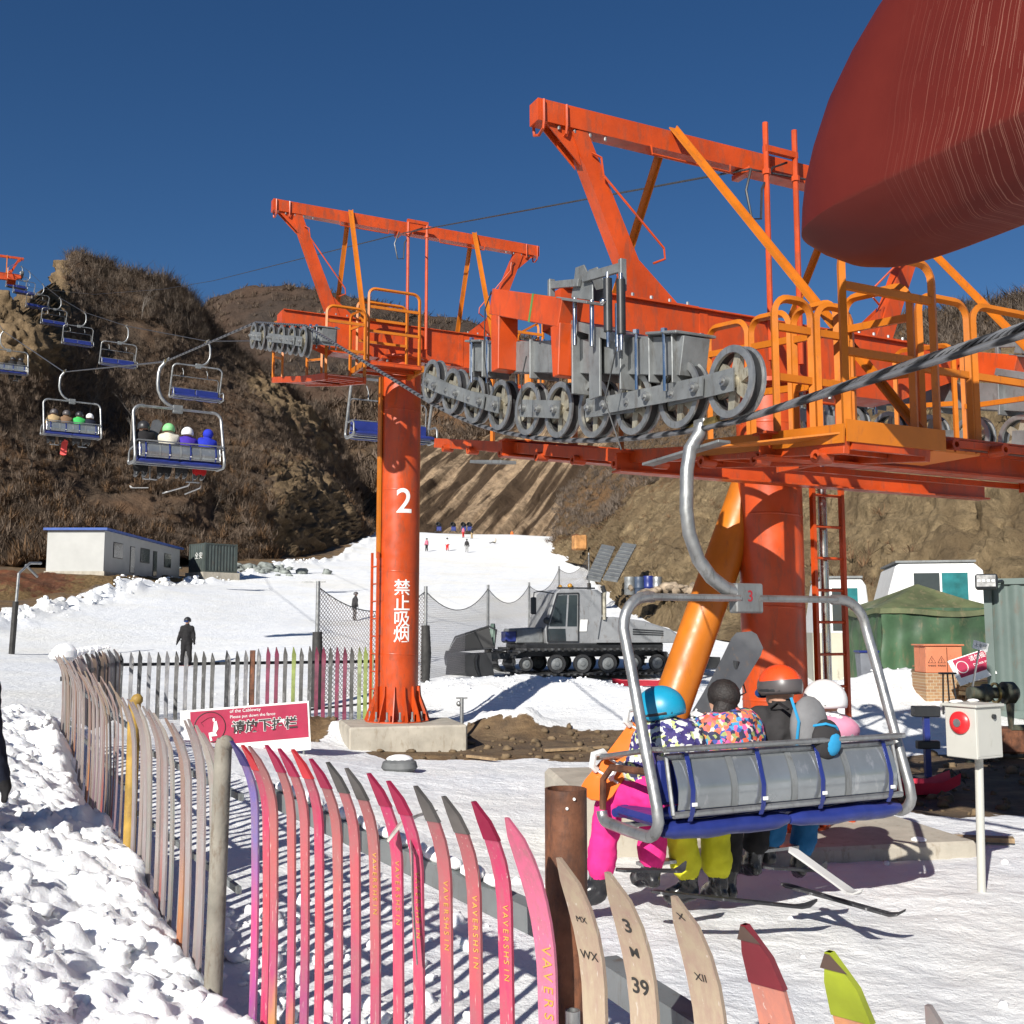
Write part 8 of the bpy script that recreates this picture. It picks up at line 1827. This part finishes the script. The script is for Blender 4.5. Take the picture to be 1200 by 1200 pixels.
for lab, a, b, w in (('long plank lying on the mud behind the near leg footing', P(638, 889, 17.5), P(712, 884, 17.8), .12), ('dark bar lying on the mud right of tower 2', P(548, 879, 16.8), P(582, 894, 16.2), .06), ('snowy plank lying on the ground left of the control post', P(1096, 976, 9.9), P(1188, 980, 9.7), .12)):
    for v in (a, b): v.z = gh(v.x, v.y) + .04
    T = thing('plank', lab, 'plank', a); mb = MB(); mb.beam(a, b, w, .04); mb.build('board', WOOD, T)
q = P(1077, 993, 9.3); T = thing('wood_block', 'brown wood block on the snow right of the near chair', 'wood block', (q.x, q.y, gh(q.x, q.y))); mb = MB(); mb.box((q.x, q.y, gh(q.x, q.y) + .06), (.12, .12, .13), Matrix.Rotation(.4, 3, 'Z')); mb.build('block', paint('orange brown wood', (.28, .13, .04), .8, var=.3), T, bevel=.01); mb = MB(); mb.ball((q.x, q.y, gh(q.x, q.y) + .125), .07, n=8, squash=(1, 1, .4)); mb.build('snow_cap', MS, T)
# dropped strip of plastic film caught in the pink skis
FILM = paint('torn plastic film', (.42, .40, .36), .3, var=.3, vs=12)
for lab, pts in (('torn strip of pale plastic film caught between the pink skis', [(P(455, 985, 3.5), .05), (P(470, 965, 3.5), .06), (P(492, 955, 3.6), .03), (P(512, 950, 3.7), .012)]), ('hanging shred of pale plastic behind the pink skis', [(P(489, 1130, 3.4), .02), (P(484, 1060, 3.4), .03), (P(483, 1000, 3.4), .04), (P(480, 965, 3.5), .02)])):
    T = thing('plastic_film', lab, 'plastic film', pts[0][0]); mb = MB(); mb.tube([p for p, w in pts], [w / 2 for p, w in pts], n=5, flat=.25); mb.build('film', FILM, T)
# bare trees standing out on the hills
def bare_tree(label, base, H, mat, seed=1, spread=.5):
    rnd = random.Random(seed); T = thing('bare_tree', label, 'tree', base, 'bare trees on the hills'); tk = MB(); cr = MB()
    def br(p, d, L, r, lv):
        q = p; pts = [p]; rs = [r]; 
        for k in range(4):
            d = (d + Vector((rnd.gauss(0, .13), rnd.gauss(0, .13), rnd.gauss(.05, .06)))).normalized(); q = q + d * L / 4; pts.append(q); rs.append(r * (1 - .17 * (k + 1)))
        (tk if lv == 0 else cr).tube(pts, rs, n=6 if lv == 0 else 3)
        if lv < 4:
            for k in range(4 if lv < 2 else 4):
                i = rnd.randint(1, 4) if lv else rnd.randint(2, 4); a = rnd.uniform(0, 2 * pi); nd = (d * .8 + Vector((cos(a), sin(a), rnd.uniform(.0, .5))) * spread).normalized(); br(pts[i], nd, L * rnd.uniform(.5, .72), rs[i] * .6, lv + 1)
    br(Vector(base), Vector((rnd.gauss(0, .1), 0, 1)), H * .42, H * .018, 0); tk.build('trunk', mat, T); cr.build('crown', mat, T)
PALE = paint('pale bark', (.20, .175, .15), .9, var=.3, vs=2); BRK = paint('brown bark', (.09, .068, .05), .9, var=.3, vs=2)
def hill_at(name, px, py, up=0):
    q = HILLPTS[name][0].reshape(-1, 3); d = q - np.array([0, 0, EYE]); cp, sp = cos(PITCH), sin(PITCH); dep = d[:, 1] * cp + d[:, 2] * sp; X = 600 + F * d[:, 0] / dep; Yp = 600 - F * (-d[:, 1] * sp + d[:, 2] * cp) / dep; k = np.argmin((X - px) ** 2 + (Yp - py) ** 2 + .02 * (q[:, 1] - q[:, 1].min())); return Vector(q[k])
for i, (lab, src, px, py, H, m) in enumerate((('pale bare tree standing near the top of the left hill', 'left_hill', 166, 372, 8.5, PALE), ('bare tree at the right shoulder of the left hill', 'left_hill', 205, 372, 7, BRK), ('bare tree on the summit of the left hill', 'left_hill', 92, 308, 4, BRK), ('pale leafless tree above the raised snowboard', 'left_hill', 155, 520, 9, PALE), ('pale leafless tree left of the second chair', 'left_hill', 105, 500, 7, PALE), ('leafless tree low on the left hill above the container', 'left_hill', 250, 600, 6, BRK), ('leafless tree at the left edge above the pipe frame', 'left_hill', 35, 560, 8, BRK), ('bare tree on the bank right of the slanted leg', 'right_bank', 850, 560, 6, BRK), ('tall bare bush against the sky at the right edge', 'right_bank', 1165, 392, 4.6, BRK), ('second bare bush against the sky at the right edge', 'right_bank', 1196, 380, 5, BRK), ('bare bush above the earth bank left of the hanger', 'right_bank', 770, 560, 5, BRK))):
    bare_tree(lab, hill_at(src, px, py) - Z_ * .4, H, m, seed=i + 3)
